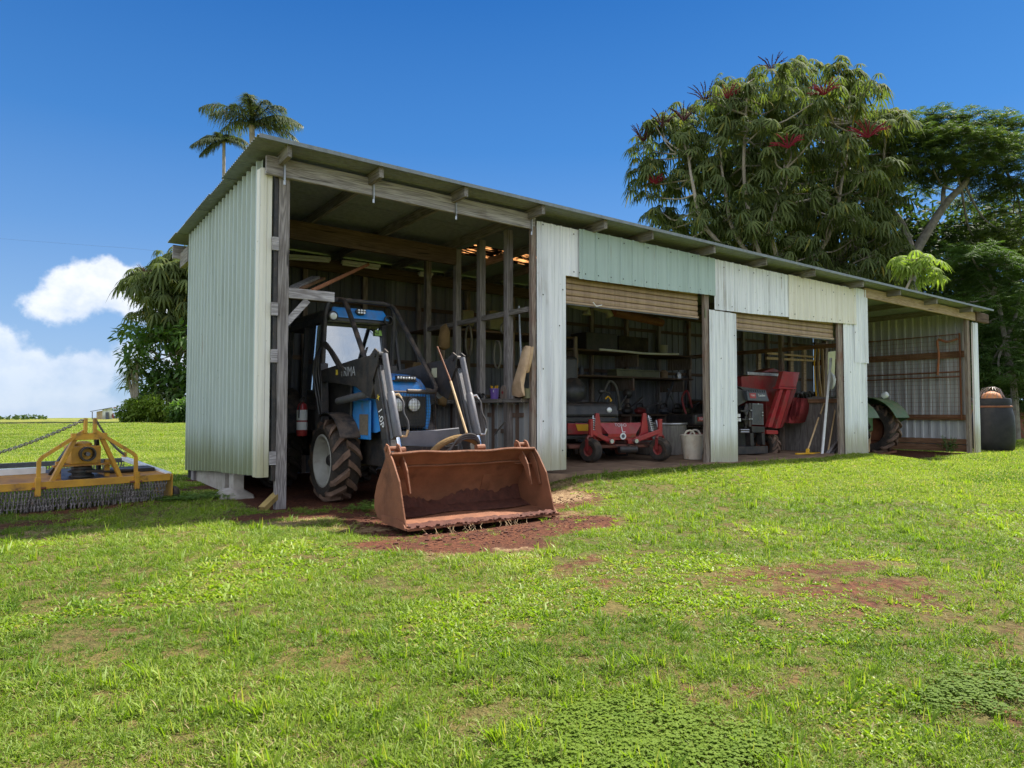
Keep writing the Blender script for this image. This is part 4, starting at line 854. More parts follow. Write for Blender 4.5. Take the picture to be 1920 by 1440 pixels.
# mud caked in the bucket
md = MB(); nx_, nt = 60, 5; vs = []
for i in range(nx_ + 1):
    x = B0 + .005 + (B1 - B0 - .01) * i / nx_; h = .05 + .05 * (.5 + .5 * math.sin(3.1 * x + 1)) + .03 * math.sin(9 * x) + .018 * rng.uniform(-1, 1)
    edge = .12 + .09 * math.sin(4 * x + 2) + .04 * rng.uniform(-1, 1)
    for (y, z) in ((5.37 + .3 * 0 + .0, .034), (5.40 + edge * .4, .056 + rng.uniform(0, .012)), (5.78 + .05 * math.sin(6 * x), .066 + rng.uniform(0, .012)), (5.99, .115 + rng.uniform(0, .012)), (6.045, .14 + h)): vs.append((x, y, z))
fs = [(i * nt + j, (i + 1) * nt + j, (i + 1) * nt + j + 1, i * nt + j + 1) for i in range(nx_) for j in (0, 2, 3)]
md.add(vs, fs); 
for _ in range(90):
    x = rng.uniform(B0, B1); md.ball((x, 5.37 + rng.uniform(-.012, .03), .03 + rng.uniform(-.01, .02)), rng.uniform(.006, .016), 6, (1.5, 1, .8))
md.build('mud', MUD, bucket, smooth=True)['kind'] = 'stuff'
rt_ = MB()
for _ in range(26):
    x = rng.uniform(B0 + .1, B1 - .3); z1 = rng.uniform(-.07, -.02); rt_.tube([(x, 5.37, .02), (x + rng.uniform(-.03, .03), 5.36, -.01), (x + rng.uniform(-.05, .05), 5.35 + rng.uniform(-.03, .02), z1)], .0022, 4)
rt_.build('roots', BAMBOO, bucket)['kind'] = 'stuff'

# ------------------------------------------------------------------ fire extinguisher on the tractor step
ex = thing('fire_extinguisher', 'red fire extinguisher with white label hanging beside the blue tractor', 'extinguisher', (2.83, 8.62, .72))
MB().lathe([(.001, 0), (.06, .004), (.065, .02), (.065, .34), (.05, .40), (.02, .425), (.02, .44)], (2.83, 8.62, .72), (0, 0, 1), 18).build('cylinder_body', RED, ex, smooth=True)
mb = MB(); mb.lathe([(.0665, .08), (.0665, .18)], (2.83, 8.62, .72), (0, 0, 1), 18); mb.lathe([(.0665, .20), (.0665, .33)], (2.83, 8.62, .72), (0, 0, 1), 18); mb.build('label_band', WHITEP, ex, smooth=True)
mb = MB(); mb.box(2.80, 2.86, 8.59, 8.65, 1.155, 1.19); mb.bar((2.83, 8.62, 1.19), (2.83, 8.54, 1.22), .02, .012); mb.tube(spline([(2.84, 8.6, 1.17), (2.78, 8.56, 1.1), (2.77, 8.56, .95)], 5), .008, 6); mb.build('valve', BLACKM, ex)

# ------------------------------------------------------------------ yellow chain slasher on the lawn
th = math.atan2(.225, .974); SO = V3((.56, 8.70, 0)); su = V3((math.cos(th), math.sin(th), 0)); sv = V3((-math.sin(th), math.cos(th), 0))
def S(u, v, z): return SO + su * u + sv * v + V3((0, 0, 1)) * z
sl = thing('flail_slasher', 'yellow tractor slasher with chain curtains standing on the lawn', 'slasher', SO)
def sbar(a, b_, w_, h, name, mat, up=(0, 0, 1), bev=.004): return MB().bar(S(*a), S(*b_), w_, h, up).build(name, mat, sl, bevel=bev)
HW = .84; DP = 1.45
sbar((-HW, 0, .275), (HW, 0, .275), .05, .075, 'front_beam', YEL)
sbar((-HW, DP, .40), (HW, DP, .40), .05, .055, 'rear_beam', GREYM)
for s_ in (-1, 1): sbar((s_ * HW, 0.02, .30), (s_ * HW, DP, .42), .06, .05, 'side_rail', WHITEP if s_ > 0 else YEL)
def deck(u0, u1, v0, v1, mat, dz=0): 
    zf = lambda v: .305 + (.41 - .305) * v / DP + dz
    return MB().hexa([S(u, v, zf(v) + k) for u in (u0, u1) for v in (v0, v1) for k in (-.012, 0)]).build('deck_plate', mat, sl)
deck(-HW, -.22, .03, .62, YELD); deck(.22, HW, .03, .62, YELD); deck(-.22, .22, .03, .9, BLACKP, -.002)
MB().hexa([S(u, v, .312 + .07 * v + k) for u in (.3, HW - .05) for v in (.30, .52) for k in (.0, .035)]).build('belt_cover', BLACKP, sl)
MB().hexa([S(u, v, .30 + .07 * v + k) for u in (-HW, -.24) for v in (.60, .66) for k in (.01, .075)]).build('deck_rib', WHITEP, sl)
MB().prism([S(HW + .02, -.02, .02), S(HW + .02, -.02, .31), S(HW + .02, .5, .34), S(HW + .02, .5, .06)], su * .012).build('end_plate', YEL, sl, bevel=.003)
MB().prism([S(-HW - .03, -.02, .02), S(-HW - .03, -.02, .31), S(-HW - .03, .5, .34), S(-HW - .03, .5, .06)], su * .012).build('end_plate', YEL, sl, bevel=.003)
mb = MB(); mb.lathe([(.001, -.03), (.07, -.03), (.085, 0), (.07, .03), (.001, .03)], S(HW + .07, .02, .08), su, 16); mb.build('skid_wheel', RUBBER, sl, smooth=True)
# A-frame
for s_ in (-1, 1):
    MB().bar(S(s_ * .045, -.02, .80), S(s_ * .045, -.02, .96), .045, .03, su).build('hitch_plate', YEL, sl, bevel=.003)
    m2 = MB(); P_ = [S(s_ * .055, -.01, .82), S(s_ * .43, -.03, .565), S(s_ * .46, -.03, .53), S(s_ * .465, -.03, .24)]
    for a, b_ in zip(P_[:-1], P_[1:]): m2.bar(a, b_, .035, .03, sv)
    m2.build('outer_brace', YEL, sl)
    MB().bar(S(s_ * .12, .02, .76), S(s_ * .33, .04, .30), .04, .055, sv).build('inner_leg', YEL, sl, bevel=.004)
    MB().bar(S(s_ * .10, .10, .74), S(s_ * .24, .45, .36), .03, .06, sv).build('rear_leg', BLACKP, sl)
    MB().bar(S(s_ * .235, .18, .30), S(s_ * .235, .18, .50), .045, .05, sv).build('gearbox_leg', YEL, sl)
    MB().bar(S(s_ * .47, -.045, .17), S(s_ * .47, -.045, .36), .04, .05, su).build('lower_hitch', YEL, sl, bevel=.004)
    MB().cyl(S(s_ * .40, -.05, .25), S(s_ * .52, -.05, .25), .014, 8).build('hitch_pin', RUST, sl)
MB().bar(S(-.17, .0, .765), S(.17, .0, .765), .05, .07, (0, 0, 1)).build('top_tie', YEL, sl, bevel=.004)
MB().bar(S(-.3, .12, .455), S(.3, .12, .455), .06, .02).build('gearbox_bridge', YELD, sl)
mb = MB(); mb.hexa([S(u, v, z) for u in (-.145, .145) for v in (.08, .34) for z in (.465, .66)]); gb = mb.build('gearbox', YEL, sl, bevel=.012)
mb = MB(); mb.lathe([(.09, 0), (.085, .03), (.05, .05), (.001, .055)], S(0, .2, .655), (0, 0, 1), 18); mb.build('gearbox_dome', YEL, gb, smooth=True)
mb = MB(); mb.lathe([(.078, -.02), (.078, .05), (.064, .05), (.06, -.03), (.001, -.03)], S(0, .06, .575), -sv, 20); mb.build('shaft_guard', BLACKM, gb, smooth=True)
mb = MB(); mb.lathe([(.001, .06), (.022, .06), (.022, -.05)], S(0, .08, .575), -sv, 10); mb.build('drive_shaft', GREYM, gb, smooth=True)
mb = MB(); mb.lathe([(.12, .32), (.12, .34), (.095, .35), (.095, .365), (.13, .375), (.13, .395), (.10, .41), (.10, .43), (.075, .44), (.075, .48)], S(0, .22, 0), (0, 0, 1), 22); mb.build('pulley', BLACKM, sl, smooth=True, sharp=20)
for v in (.30, .12): MB().tube(spline([S(0, .22 + (.13 if v > .2 else -.13), .385), S(.35, v + .05, .36), S(.70, .40, .35)], 6), .014, 6).build('drive_belt', RUBBER, sl)
# chains
def link(mb, c, d, L, side, r=.004, n=10):
    d = V3(d) / np.linalg.norm(d); s_ = V3(side); s_ = s_ - d * (s_ @ d); s_ /= np.linalg.norm(s_); c = V3(c)
    path = [c + d * (L * .5 * math.sin(a) + (L * .22 if math.sin(a) > 0 else -L * .22)) * .8 + s_ * L * .30 * math.cos(a) for a in np.linspace(0, 2 * math.pi, n + 1)]
    mb.tube(path, r, 4, False)
def curtain(v, u0, u1, ztop, nl, name, step=.034, L=.05):
    mb = MB(); u = u0
    while u < u1:
        z = ztop; jit = rng.uniform(-.01, .01); 
        nn = nl + (rng.random() < .3)
        for k in range(nn):
            sd = su if k % 2 == 0 else sv; z -= L * .72
            sw = .012 * k * math.sin(7 * u + v); link(mb, S(u + sw + jit * k * .3, v + rng.uniform(-.006, .006), max(z + .012, .012)), (0, 0, 1), L, sd, .0042, 7)
        u += step
    o = mb.build(name, CHAIN, sl); o['kind'] = 'stuff'; return o
curtain(-.01, -HW, HW - .03, .245, 6, 'chain_curtain'); curtain(.045, -HW + .015, HW - .03, .245, 6, 'chain_curtain'); curtain(DP - .02, -HW, HW, .38, 5, 'chain_curtain', .032)
for s_, a, b_ in ((1, S(.05, -.02, .95), S(HW, DP - .03, .47)), (-1, S(-.05, -.02, .95), S(-HW, DP - .03, .47))):
    mb = MB(); N = 46
    for k in range(N):
        f = (k + .5) / N; p = a + (b_ - a) * f - V3((0, 0, 1)) * .10 * 4 * f * (1 - f) * .5; link(mb, p, b_ - a, .052, (0, 0, 1) if k % 2 else sv + su * .3, .0055, 8)
    mb.build('draft_chain', CHAIN, sl)
    MB().hexa([S(s_ * HW + du, DP - .05 + dv, dz) for du in (-.02, .02) for dv in (0, .06) for dz in (.42, .50)]).build('chain_lug', YEL, sl)
def PP(pts, Y): return [PY(x, y, Y) for x, y in pts]
def PPX(pts, X): return [PX(x, y, X) for x, y in pts]
# ------------------------------------------------------------------ red mower in the second bay
MO = V3((8.02, 8.215, .212)); ma = R(-18.3); mu = V3((math.cos(ma), math.sin(ma), 0)); mv = V3((-math.sin(ma), math.cos(ma), 0)); UZ = V3((0, 0, 1))
def Mw(u, v, z): return MO + mu * u + mv * v + UZ * (float(np.interp(z, [0, .2, .62, 3], [.212, .412, .62, 3])) - .212)
mow = thing('ride_on_mower', 'red ride on mower facing out of the second bay with front caster wheels', 'mower', MO)
def mbox(u0, u1, v0, v1, z0, z1, name, mat, bev=.008, par=None): return MB().hexa([Mw(u, v, z) for u in (u0, u1) for v in (v0, v1) for z in (z0, z1)]).build(name, mat, par or mow, bevel=bev)
for s_ in (-1, 1):
    cw = bpy.data.objects.new('caster_wheel', None); COL.objects.link(cw); cw.parent = mow; ORG[cw.name] = ORG[mow.name]
    c = Mw(s_ * .62, 0, .19); ax = mu * math.cos(.5) + mv * math.sin(.5)
    MB().lathe([(.09, -.075), (.13, -.088), (.165, -.085), (.186, -.06), (.192, 0), (.186, .06), (.165, .085), (.13, .088), (.09, .075)], c, ax, 28).build('tyre', RUBBER, cw, smooth=True)
    MB().lathe([(.092, -.07), (.07, -.05), (.035, -.055), (.001, -.055)], c, ax, 18).build('rim', REDD, cw, smooth=True)
    fk = MB()
    for k in (-1, 1):
        fk.bar(c + ax * .11 * k, c + ax * .10 * k + UZ * .19, .05, .014, ax)
    fk.tube([c - ax * .105 + UZ * .18, c - ax * .07 + UZ * .225, c + ax * .07 + UZ * .225, c + ax * .105 + UZ * .18], .024, 6); fk.build('caster_fork', REDD, mow)
    mb = MB(); mb.cyl(c + UZ * .22, c + UZ * .50, .04, 10); mb.build('pivot_tube', RED, mow, smooth=True)
    mb = MB(); mb.bar(c + UZ * .30, Mw(s_ * .22, .16, .46), .07, .08); mb.build('caster_arm', RED, mow, bevel=.01)
    MB().cyl(Mw(s_ * .22, .05, .46), Mw(s_ * .22, .22, .46), .035, 8).build('arm_bolt', STEEL, mow)
    # shock: spring round a rod
    a, b_ = Mw(s_ * .50, .18, .96), Mw(s_ * .56, .10, .52); mb = MB(); mb.cyl(a, b_, .014, 6)
    d = b_ - a; pth = []
    for i in range(9 * 9): 
        f = i / 81; q = a + d * (.06 + .8 * f); t_ = 2 * math.pi * i / 9; pth.append(q + mu * .036 * math.cos(t_) + mv * .036 * math.sin(t_))
    mb.tube(pth, .010, 5); mb.build('shock_spring', STEEL, mow, smooth=True)
    MB().prism([Mw(s_ * u, .16, z) for u, z in ((.46, 1.0), (.40, 1.0), (.345, .66), (.30, .58), (.30, .47), (.58, .47), (.56, .56), (.50, .62))], mv * .05).build('upright', RED, mow, bevel=.006)
MB().prism([Mw(u, .165, z) for u, z in ((-.55, .62), (.55, .62), (.50, .50), (.30, .48), (.22, .36), (.13, .36), (.11, .49), (-.11, .49), (-.13, .36), (-.22, .36), (-.30, .48), (-.50, .50))], mv * .08).build('front_beam', RED, mow, bevel=.006)
fp = MB().prism([Mw(u, v, z) for u, v, z in ((-.40, .20, .84), (.40, .20, .84), (.25, .13, .66), (-.25, .13, .66))], mv * .02).build('front_plate', RED, mow, bevel=.003)
MB().prism([Mw(u, v, z) for u, v, z in ((-.25, .13, .66), (.25, .13, .66), (.25, .135, .58), (-.25, .135, .58))], mv * .02).build('lower_plate', RED, mow, bevel=.003)
pu = V3(Mw(0, .20, .84) - Mw(0, .13, .66)); pu /= np.linalg.norm(pu)
text('TORO', .075, Mw(-.01, .176, .80), mu, pu, TXTW, 'lettering', mow)
text('L', .15, Mw(.02, .145, .725), mu, pu, TXTW, 'lettering', mow)
mb = MB(); mb.lathe([(.055, 0), (.055, .006), (.001, .006)], Mw(.01, .128, .62), -mv, 20); bdg = mb.build('badge', WHITEP, mow)
mb = MB(); mb.lathe([(.03, .006), (.03, .009), (.001, .009)], Mw(.01, .128, .62), -mv, 14); mb.build('badge_centre', BGREY, mow)
mbox(-.92, .86, .20, 1.3, .22, .34, 'mower_deck', DECK, .02)
for u in (-.15, .10, .42): MB().prism([Mw(u, .18, .34), Mw(u + .02, .18, .34), Mw(u + .13, .18, .22), Mw(u + .11, .18, .22)], mv * -.03).build('deck_rib', BLACKP, mow)
MB().cyl(Mw(-.06, .14, .19), Mw(.26, .14, .19), .06, 14).build('deck_roller', BLACKM, mow, smooth=True)
MB().lathe([(.001, -.09), (.09, -.09), (.11, 0), (.09, .02)], Mw(.12, .45, .19), (0, 0, 1), 14).build('anti_scalp_cup', DECK, mow, smooth=True)
mbox(-.95, .30, .5, 1.7, .50, .62, 'footplate', BLACKM, .01)
mbox(-.80, .25, .55, .62, .64, .83, 'dash_panel', RED, .01); mb = MB(); mb.prism([Mw(-.62, .54, .70), Mw(-.40, .54, .70), Mw(-.42, .54, .81), Mw(-.66, .54, .81)], mv * .01); mb.build('warning_panel', YPLAS, mow)
mb = MB(); 
for zz, r0 in ((.90, .0), (1.06, 0)): pass
hood = MB().hexa([Mw(u, v, z) for (u, v, z) in ((-.86, .50, .93), (-.84, .54, 1.16), (-.86, 1.0, .93), (-.84, 1.0, 1.20), (.14, .50, .93), (.10, .54, 1.16), (.14, 1.0, .93), (.10, 1.0, 1.20))]).build('hood', BLACKM, mow, bevel=.05)
mbox(-.84, .12, .53, .56, .85, .925, 'hood_lip', BLACKM, .01)
MB().lathe([(.001, .02), (.03, .022), (.044, .014), (.05, 0)], Mw(-.06, .51, 1.05), -mv, 16).build('headlight', LENS, mow, smooth=True)
mb = MB(); mb.ball(Mw(-.50, 1.15, 1.36), .30, 14, (1.0, .9, .95)); mb.build('seat_back', BLACKM, mow, smooth=True)
mbox(-.78, -.22, .95, 1.4, 1.12, 1.24, 'seat_cushion', BLACKM, .05)
mbox(-.95, -.40, 1.05, 1.20, 1.45, 2.0, 'headrest_column', BLACKM, .06)
mb = MB(); mb.tube(spline([Mw(-.1, .9, 1.2), Mw(-.05, .8, 1.35), Mw(.06, .75, 1.34), Mw(.12, .8, 1.22)], 6), .012, 6); mb.ball(Mw(-.05, .85, 1.38), .06, 10, (1.2, 1, .8)); mb.build('control_lever', BLACKM, mow, smooth=True)
mb = MB(); mb.tube(spline([Mw(-.08, .62, 1.24), Mw(-.04, .6, 1.28), Mw(.02, .6, 1.22), Mw(0, .6, 1.20)], 6), .012, 6); mb.build('cable_tie', YPLAS, mow)
for s_ in (-1, 1): wl = wheel(mow, tuple(Mw(s_ * .58, 1.55, .33)), .33, .28, .17, s_, 15, REDD, RUBBER)

# ------------------------------------------------------------------ red tub dumper with black hood in the third bay
DY = 8.25
du = thing('mini_dumper', 'red mini dumper with raised tub and black vented hood inside the third bay', 'mini dumper', PY(1430, 860, DY))
def dprism(px, Y, dep, name, mat, bev=.006, par=None): return MB().prism(PP(px, Y), (0, dep, 0)).build(name, mat, par or du, bevel=bev)
tub = dprism([(1390, 706), (1462, 700), (1497, 697), (1468, 800), (1437, 800), (1436, 745), (1392, 742)], DY + .35, .95, 'tub', REDD)
dprism([(1402, 697), (1467, 701), (1467, 706), (1402, 703)], DY + .32, .04, 'tub_rail', STEEL, .003)
dprism([(1450, 690), (1467, 698), (1440, 698), (1420, 700)], DY + .95, .3, 'tub_spine', RED)
dprism([(1469, 696), (1500, 698), (1493, 726), (1461, 725)], DY, .10, 'tub_lip', RED, .01)
dprism([(1461, 725), (1494, 727), (1493, 730), (1460, 729)], DY - .04, .14, 'lip_flange', RED, .003)
for a in ([(1463, 730), (1469, 730), (1448, 801), (1440, 801)], [(1476, 730), (1484, 730), (1462, 803), (1454, 803)]): dprism(a, DY - .01, .08, 'tub_channel', RED, .004)
dprism([(1490, 731), (1493, 731), (1468, 800), (1463, 803), (1484, 731)], DY + .10, .3, 'tub_side', REDD, .003)
dprism([(1437, 806), (1459, 807), (1459, 814), (1438, 814)], DY - .03, .12, 'tub_foot', RED, .006)
hd = dprism([(1400, 735), (1437, 736), (1443, 753), (1403, 751)], DY - .12, .10, 'hood', BGREY, .012)
dprism([(1380, 727), (1400, 734), (1403, 751), (1383, 762), (1379, 762)], DY - .05, .5, 'hood_side', BLACKM, .01)
dprism([(1383, 724), (1436, 731), (1437, 737), (1400, 736)], DY - .02, .6, 'hood_top', BLACKM, .01)
f0 = None
for i in range(9): x = 1401 + i * 4.2; dprism([(x, 731.5), (x + 1, 731.5), (x + 2.6, 736.5), (x + .4, 736.5)], DY - .125, .03, 'hood_fin', BGREY, 0)
HN = PP([(1405, 737), (1417, 737.2), (1418, 747), (1407, 746.5)], DY - .128); MB().prism(HN, (0, .003, 0)).build('red_label', RED, du)
rr_ = HN[1] - HN[0]; uu_ = HN[0] - HN[3]
text('TORO', .045, PY(1411.5, 741.5, DY - .13), rr_, UZ, TXTW, 'lettering', du)
text('Tandem', .068, PY(1428, 741.5, DY - .125), rr_, UZ, TXTW, 'lettering', du)
pp_ = dprism([(1411, 756), (1431, 757), (1432, 797), (1411, 796)], DY - .08, .06, 'vent_panel', GREYM, .004)
h_ = MB(); A, B_, Cc = PY(1412.5, 758, DY - .083), PY(1430, 759, DY - .083), PY(1412.5, 795, DY - .083)
for i in range(14):
    for j in range(28):
        q = A + (B_ - A) * (i + .5) / 14 + (Cc - A) * (j + .5) / 28; h_.box(q[0] - .004, q[0] + .004, q[1] - .001, q[1], q[2] - .004, q[2] + .004)
h_.build('perforation', BLACKM, pp_)['kind'] = 'stuff'
for px in ([(1409, 799), (1434, 800), (1434, 811), (1411, 811)], [(1407, 812), (1413, 812), (1414, 836), (1408, 836)], [(1428, 812), (1434, 812), (1435, 834), (1430, 834)], [(1389, 769), (1410, 769), (1410, 772), (1389, 772)], [(1392, 785), (1410, 786), (1410, 788), (1392, 788)], [(1384, 838), (1440, 836), (1440, 850), (1384, 852)], [(1405, 756), (1409, 756), (1409, 800), (1405, 800)]):
    dprism(px, DY - .06, .12, 'frame_member', BLACKP, .004)
dprism([(1384, 762), (1406, 760), (1408, 840), (1384, 842)], DY + .15, .8, 'engine_block', BLACKM, .02)
for px in ((1383, 782), (1384, 790)): q = PY(*px, DY - .05); MB().cyl(q, q + V3((.0, 0, .06)), .05, 12).build('filter_can', WHITEP, du, smooth=True)
mb = MB(); 
for y_ in (806, 810): mb.cyl(PY(1388, y_, DY - .07), PY(1404, y_, DY - .07), .016, 8)
mb.build('step_bar', STEEL, du, smooth=True)
mb = MB()
for k in range(4): mb.tube(spline([PY(1399 + k, 757, DY - .02), PY(1396 + 2 * k, 772, DY - .05), PY(1402 - 2 * k, 788, DY - .03), PY(1397 + k, 803, DY)], 5), .012, 6)
mb.build('hydraulic_hose', BLACKM, du, smooth=True)
mb = MB()
for px in ((1408.5, 769.5), (1409.5, 785.5), (1421.5, 757.5), (1430, 773.5), (1430, 779), (1405.5, 785.5)): mb.ball(PY(*px, DY - .09), .018, 6)
mb.build('bolt_heads', STEEL, du, smooth=True)
q = PY(1435, 842, DY + .25); wl = wheel(du, (q[0], q[1], .30 + .03), .30, .22, .15, 1, 13, RUST, MUDRUB)
q = PY(1392, 842, DY + .5); wl = wheel(du, (q[0] - .1, q[1], .33), .30, .22, .15, -1, 13, RUST, RUBBER)

# ------------------------------------------------------------------ old green tractor tail in the end bay
gt = thing('old_tractor', 'old green tractor with mudguard and big tyre showing past the corner post', 'tractor', (16.4, 9.0, 0))
wheel(gt, (16.55, 8.62, .60), .60, .42, .34, 1, 15, RUST, MUDRUB); wheel(gt, (15.15, 8.62, .60), .60, .42, .34, -1, 15, RUST, RUBBER)
for x in (16.2, 14.85):
    mb = MB(); pts = arc((8.62, .60), .76, .55, 2.75, 12); n = len(pts); X0, X1 = x, x + .62
    v = [(X, y, z) for X in (X0, X1) for (y, z) in pts]; v2 = [(a, y, z - .012) for a, y, z in v]
    mb.add(v + v2, [(i, i + 1, n + i + 1, n + i) for i in range(n - 1)] + [(2 * n + i, 3 * n + i, 3 * n + i + 1, 2 * n + i + 1) for i in range(n - 1)] + [(i, 2 * n + i, 2 * n + i + 1, i + 1) for i in range(n - 1)] + [(n + i, n + i + 1, 3 * n + i + 1, 3 * n + i) for i in range(n - 1)])
    mb.build('mudguard', GREENP, gt, smooth=True)
cp = arc((8.62, .60), .76, .55, 2.75, 12)
MB().prism([(16.83, y, z) for y, z in cp] + [(16.83, 8.2, .72), (16.83, 9.2, .9)], (-.015, 0, 0)).build('mudguard_side', GREENP, gt)
MB().box(15.55, 16.15, 8.4, 11.0, .55, 1.05).build('tractor_body', GREENP, gt, bevel=.05)
MB().box(15.5, 16.2, 8.75, 9.15, 1.2, 1.32).build('seat', BLACKM, gt, bevel=.04)
mb = MB(); mb.lathe([(.001, .03), (.06, .03), (.075, 0), (.07, -.09), (.001, -.1)], (16.55, 8.30, 1.42), (0, -1, .5), 14); mb.build('tail_lamp', LENS, gt, smooth=True)
MB().bar((16.3, 8.0, .98), (16.75, 7.98, .97), .03, .03).build('hitch_bar', BLACKP, gt)
fr_ = thing('iron_stand', 'rusty angle iron frame lying on the ground by the green tractor', 'frame', (16.6, 8.1, 0))
mb = MB(); A = [PZ(1622, 848, .05), PZ(1645, 853, .03), PZ(1680, 846, .04), PZ(1655, 838, .12), PZ(1622, 815, .45)]
for a, b_ in zip(A[:-1], A[1:]): mb.bar(a, b_, .05, .05)
mb.build('angle_iron', RUST, fr_)
for (a, b_, r_, mat, lab) in (((1623, 853), (1630, 775), .016, OLIVE, 'thin olive stake leaning beside the green tractor tyre'), ((1628, 853), (1632, 800), .03, BAMBOO, 'short pale stake leaning beside the green tractor tyre')):
    p, q = PZ(*a, .0), None; q = PY(*b_, p[1] + .12); single(MB().tube([p, q], r_, 8), 'stake', mat, lab, 'stake', smooth=True)
# ------------------------------------------------------------------ mesh gate hung along the end wall
ga = thing('mesh_gate', 'rusty tube gate with wire mesh swung back against the end wall', 'gate', (18.82, 7.65, .6))
GX = 18.84; zt = PX(1812, 625, GX)[2]; zb_ = PX(1812, 783, GX)[2]; zm = [PX(1800, 697, GX)[2], PX(1800, 706, GX)[2], PX(1800, 783, GX)[2]]
for z, r_ in ((zt, .012), (zm[0], .018), (zm[1] , .018), (zb_, .016)): MB().tube([(GX, 7.62, z), (GX, 11.2, z - .02)], r_, 8).build('gate_tube', RUST, ga, smooth=True)
MB().tube([(GX, 7.64, zb_ - .05), (GX, 7.64, zt + .02)], .024, 8).build('gate_stile', RUST, ga, smooth=True); MB().tube([(GX, 11.2, zb_), (GX, 11.2, zt)], .024, 8).build('gate_stile', RUST, ga, smooth=True)
mb = MB()
for y in np.arange(7.7, 11.2, .085): mb.bar((GX - .01, y, zb_), (GX - .01, y, zt), .005, .005, (0, 1, 0))
for z in np.arange(zb_ + .05, zt, .11): mb.bar((GX - .014, 7.64, z), (GX - .014, 11.2, z), .005, .005, (0, 0, 1))
mb.build('wire_mesh', RUST, ga)
mb = MB(); mb.tube(spline([(GX - .05, 7.66, zt - .12), (GX - .06, 7.9, zt - .18), (GX - .05, 8.12, zt - .12), (GX - .06, 8.1, zt - .5), (GX - .06, 8.14, zt - 1.0)], 6), .03, 8); tag(mb.build('old_strap', pm('orange_strap', (.42, .14, .06), (.3, .16, .1), (.2, .15, .12), rough=.9), None, smooth=True), 'frayed orange strap hung over the mesh gate', 'strap')
wd = MB()
for k in range(26):
    b0 = V3((18.62 + rng.uniform(-.12, .12), 7.86 + rng.uniform(-.12, .12), .02)); a = rng.uniform(0, 6.28); hgt = rng.uniform(.15, .42); e = b0 + V3((.16 * math.cos(a), .16 * math.sin(a), hgt)); wd.tube([b0, (b0 + e) / 2 + V3((0, 0, .03)), e], .004, 4)
    for _ in range(5):
        q = b0 + (e - b0) * rng.uniform(.4, 1) ; a2 = rng.uniform(0, 6.28); d = V3((math.cos(a2), math.sin(a2), .2)) * .07; s_ = V3((-math.sin(a2), math.cos(a2), 0)) * .022; wd.add([q, q + d * .5 + s_, q + d, q + d * .5 - s_], [(0, 1, 2, 3)])
WEEDM = leafmat('weed_leaf', (.06, .14, .025), (.12, .24, .04), .3)
tag(wd.build('garden_weed', WEEDM, None), 'leafy green weed growing at the foot of the end wall', 'weed')

# ------------------------------------------------------------------ barrel with a terracotta pot under wire
BC = V3((20.72, 7.66, 0.0)); k_ = 1.0
ba = thing('plastic_barrel', 'black plastic barrel with screw lid and rusty hoop outside the end post', 'barrel', BC)
MB().lathe([(.001, 0), (.42, 0), (.455, .05), (.475, .25), (.48, .6), (.465, .9), (.42, 1.1), (.40, 1.15), (.40, 1.22)], BC, (0, 0, 1), 36).build('barrel_body', BARB, ba, smooth=True)
MB().lathe([(.41, 1.12), (.43, 1.13), (.43, 1.16), (.41, 1.17)], BC, (0, 0, 1), 36).build('barrel_hoop', RUST, ba, smooth=True)
MB().lathe([(.38, 1.20), (.41, 1.21), (.41, 1.33), (.39, 1.36), (.36, 1.36), (.001, 1.36)], BC, (0, 0, 1), 36).build('barrel_lid', BARB, ba, smooth=True)
PT = BC + V3((-.05, .0, 1.36)); pot = single(MB().lathe([(.235, .0), (.22, .06), (.17, .13), (.08, .175), (.001, .185)], PT, (0, 0, 1), 24), 'terracotta_bowl', ORANGE, 'upturned terracotta bowl on top of the black barrel', 'bowl', smooth=True)
mb = MB()
for k in range(16):
    a = k / 16 * 6.28; p = PT + V3((.30 * math.cos(a), .30 * math.sin(a), .01)); q = PT + V3((.20 * math.cos(a + .5), .20 * math.sin(a + .5), .23 + .03 * math.sin(5 * a))); r2 = PT + V3((.07 * math.cos(a + .9), .07 * math.sin(a + .9), .30)); mb.tube([p, q, r2], .004, 4)
    p2 = PT + V3((.30 * math.cos(a + .39), .30 * math.sin(a + .39), .01)); mb.tube([q, p2], .004, 4)
tag(mb.build('chicken_wire', CHAIN, None), 'tangle of chicken wire over the terracotta bowl', 'chicken wire')

# ------------------------------------------------------------------ third bay: tools leaning by the doorway
bkt = thing('plastic_bucket', 'cream plastic bucket with two handles beside the door post', 'bucket', PZ(1303, 862, .215)); bc = V3(PZ(1303, 862, .215)) + V3((.06, .1, 0))
MB().lathe([(.001, .004), (.145, .004), (.15, .02), (.20, .40), (.207, .40), (.207, .42), (.195, .42), (.145, .03), (.001, .02)], bc, (0, 0, 1), 28).build('bucket_body', pm('cream_plastic', (.76, .68, .56), (.70, .60, .48), (.50, .33, .20), rough=.55, bump=.05, psc=5), bkt, smooth=True)
for s_ in (-1, 1):
    c = bc + V3((.8192, -.5736, 0)) * (.09 if s_ > 0 else -.09) + V3((.57, .82, 0)) * .17 * s_ + UZ * .40; mb = MB(); mb.tube([c + V3((.8192, -.5736, 0)) * .085 * math.cos(a) + UZ * .095 * math.sin(a) for a in np.linspace(0, math.pi, 9)], .017, 7)
    mb.v[-1][:] += 0; mb.build('handle', pm('cream_plastic_handle%d' % s_, (.76, .68, .56), rough=.55, bump=0), bkt, smooth=True)
def pole(a, ya, b_, yb, r_, mat, name, lab, cat, **k):
    return single(MB().tube([PY(*a, ya), PY(*b_, yb)], r_, 8), name, mat, lab, cat, smooth=True, **k)
rk = thing('floor_squeegee', 'yellow headed squeegee with long wooden handle leaning in the doorway', 'squeegee', PY(1513, 850, 7.72))
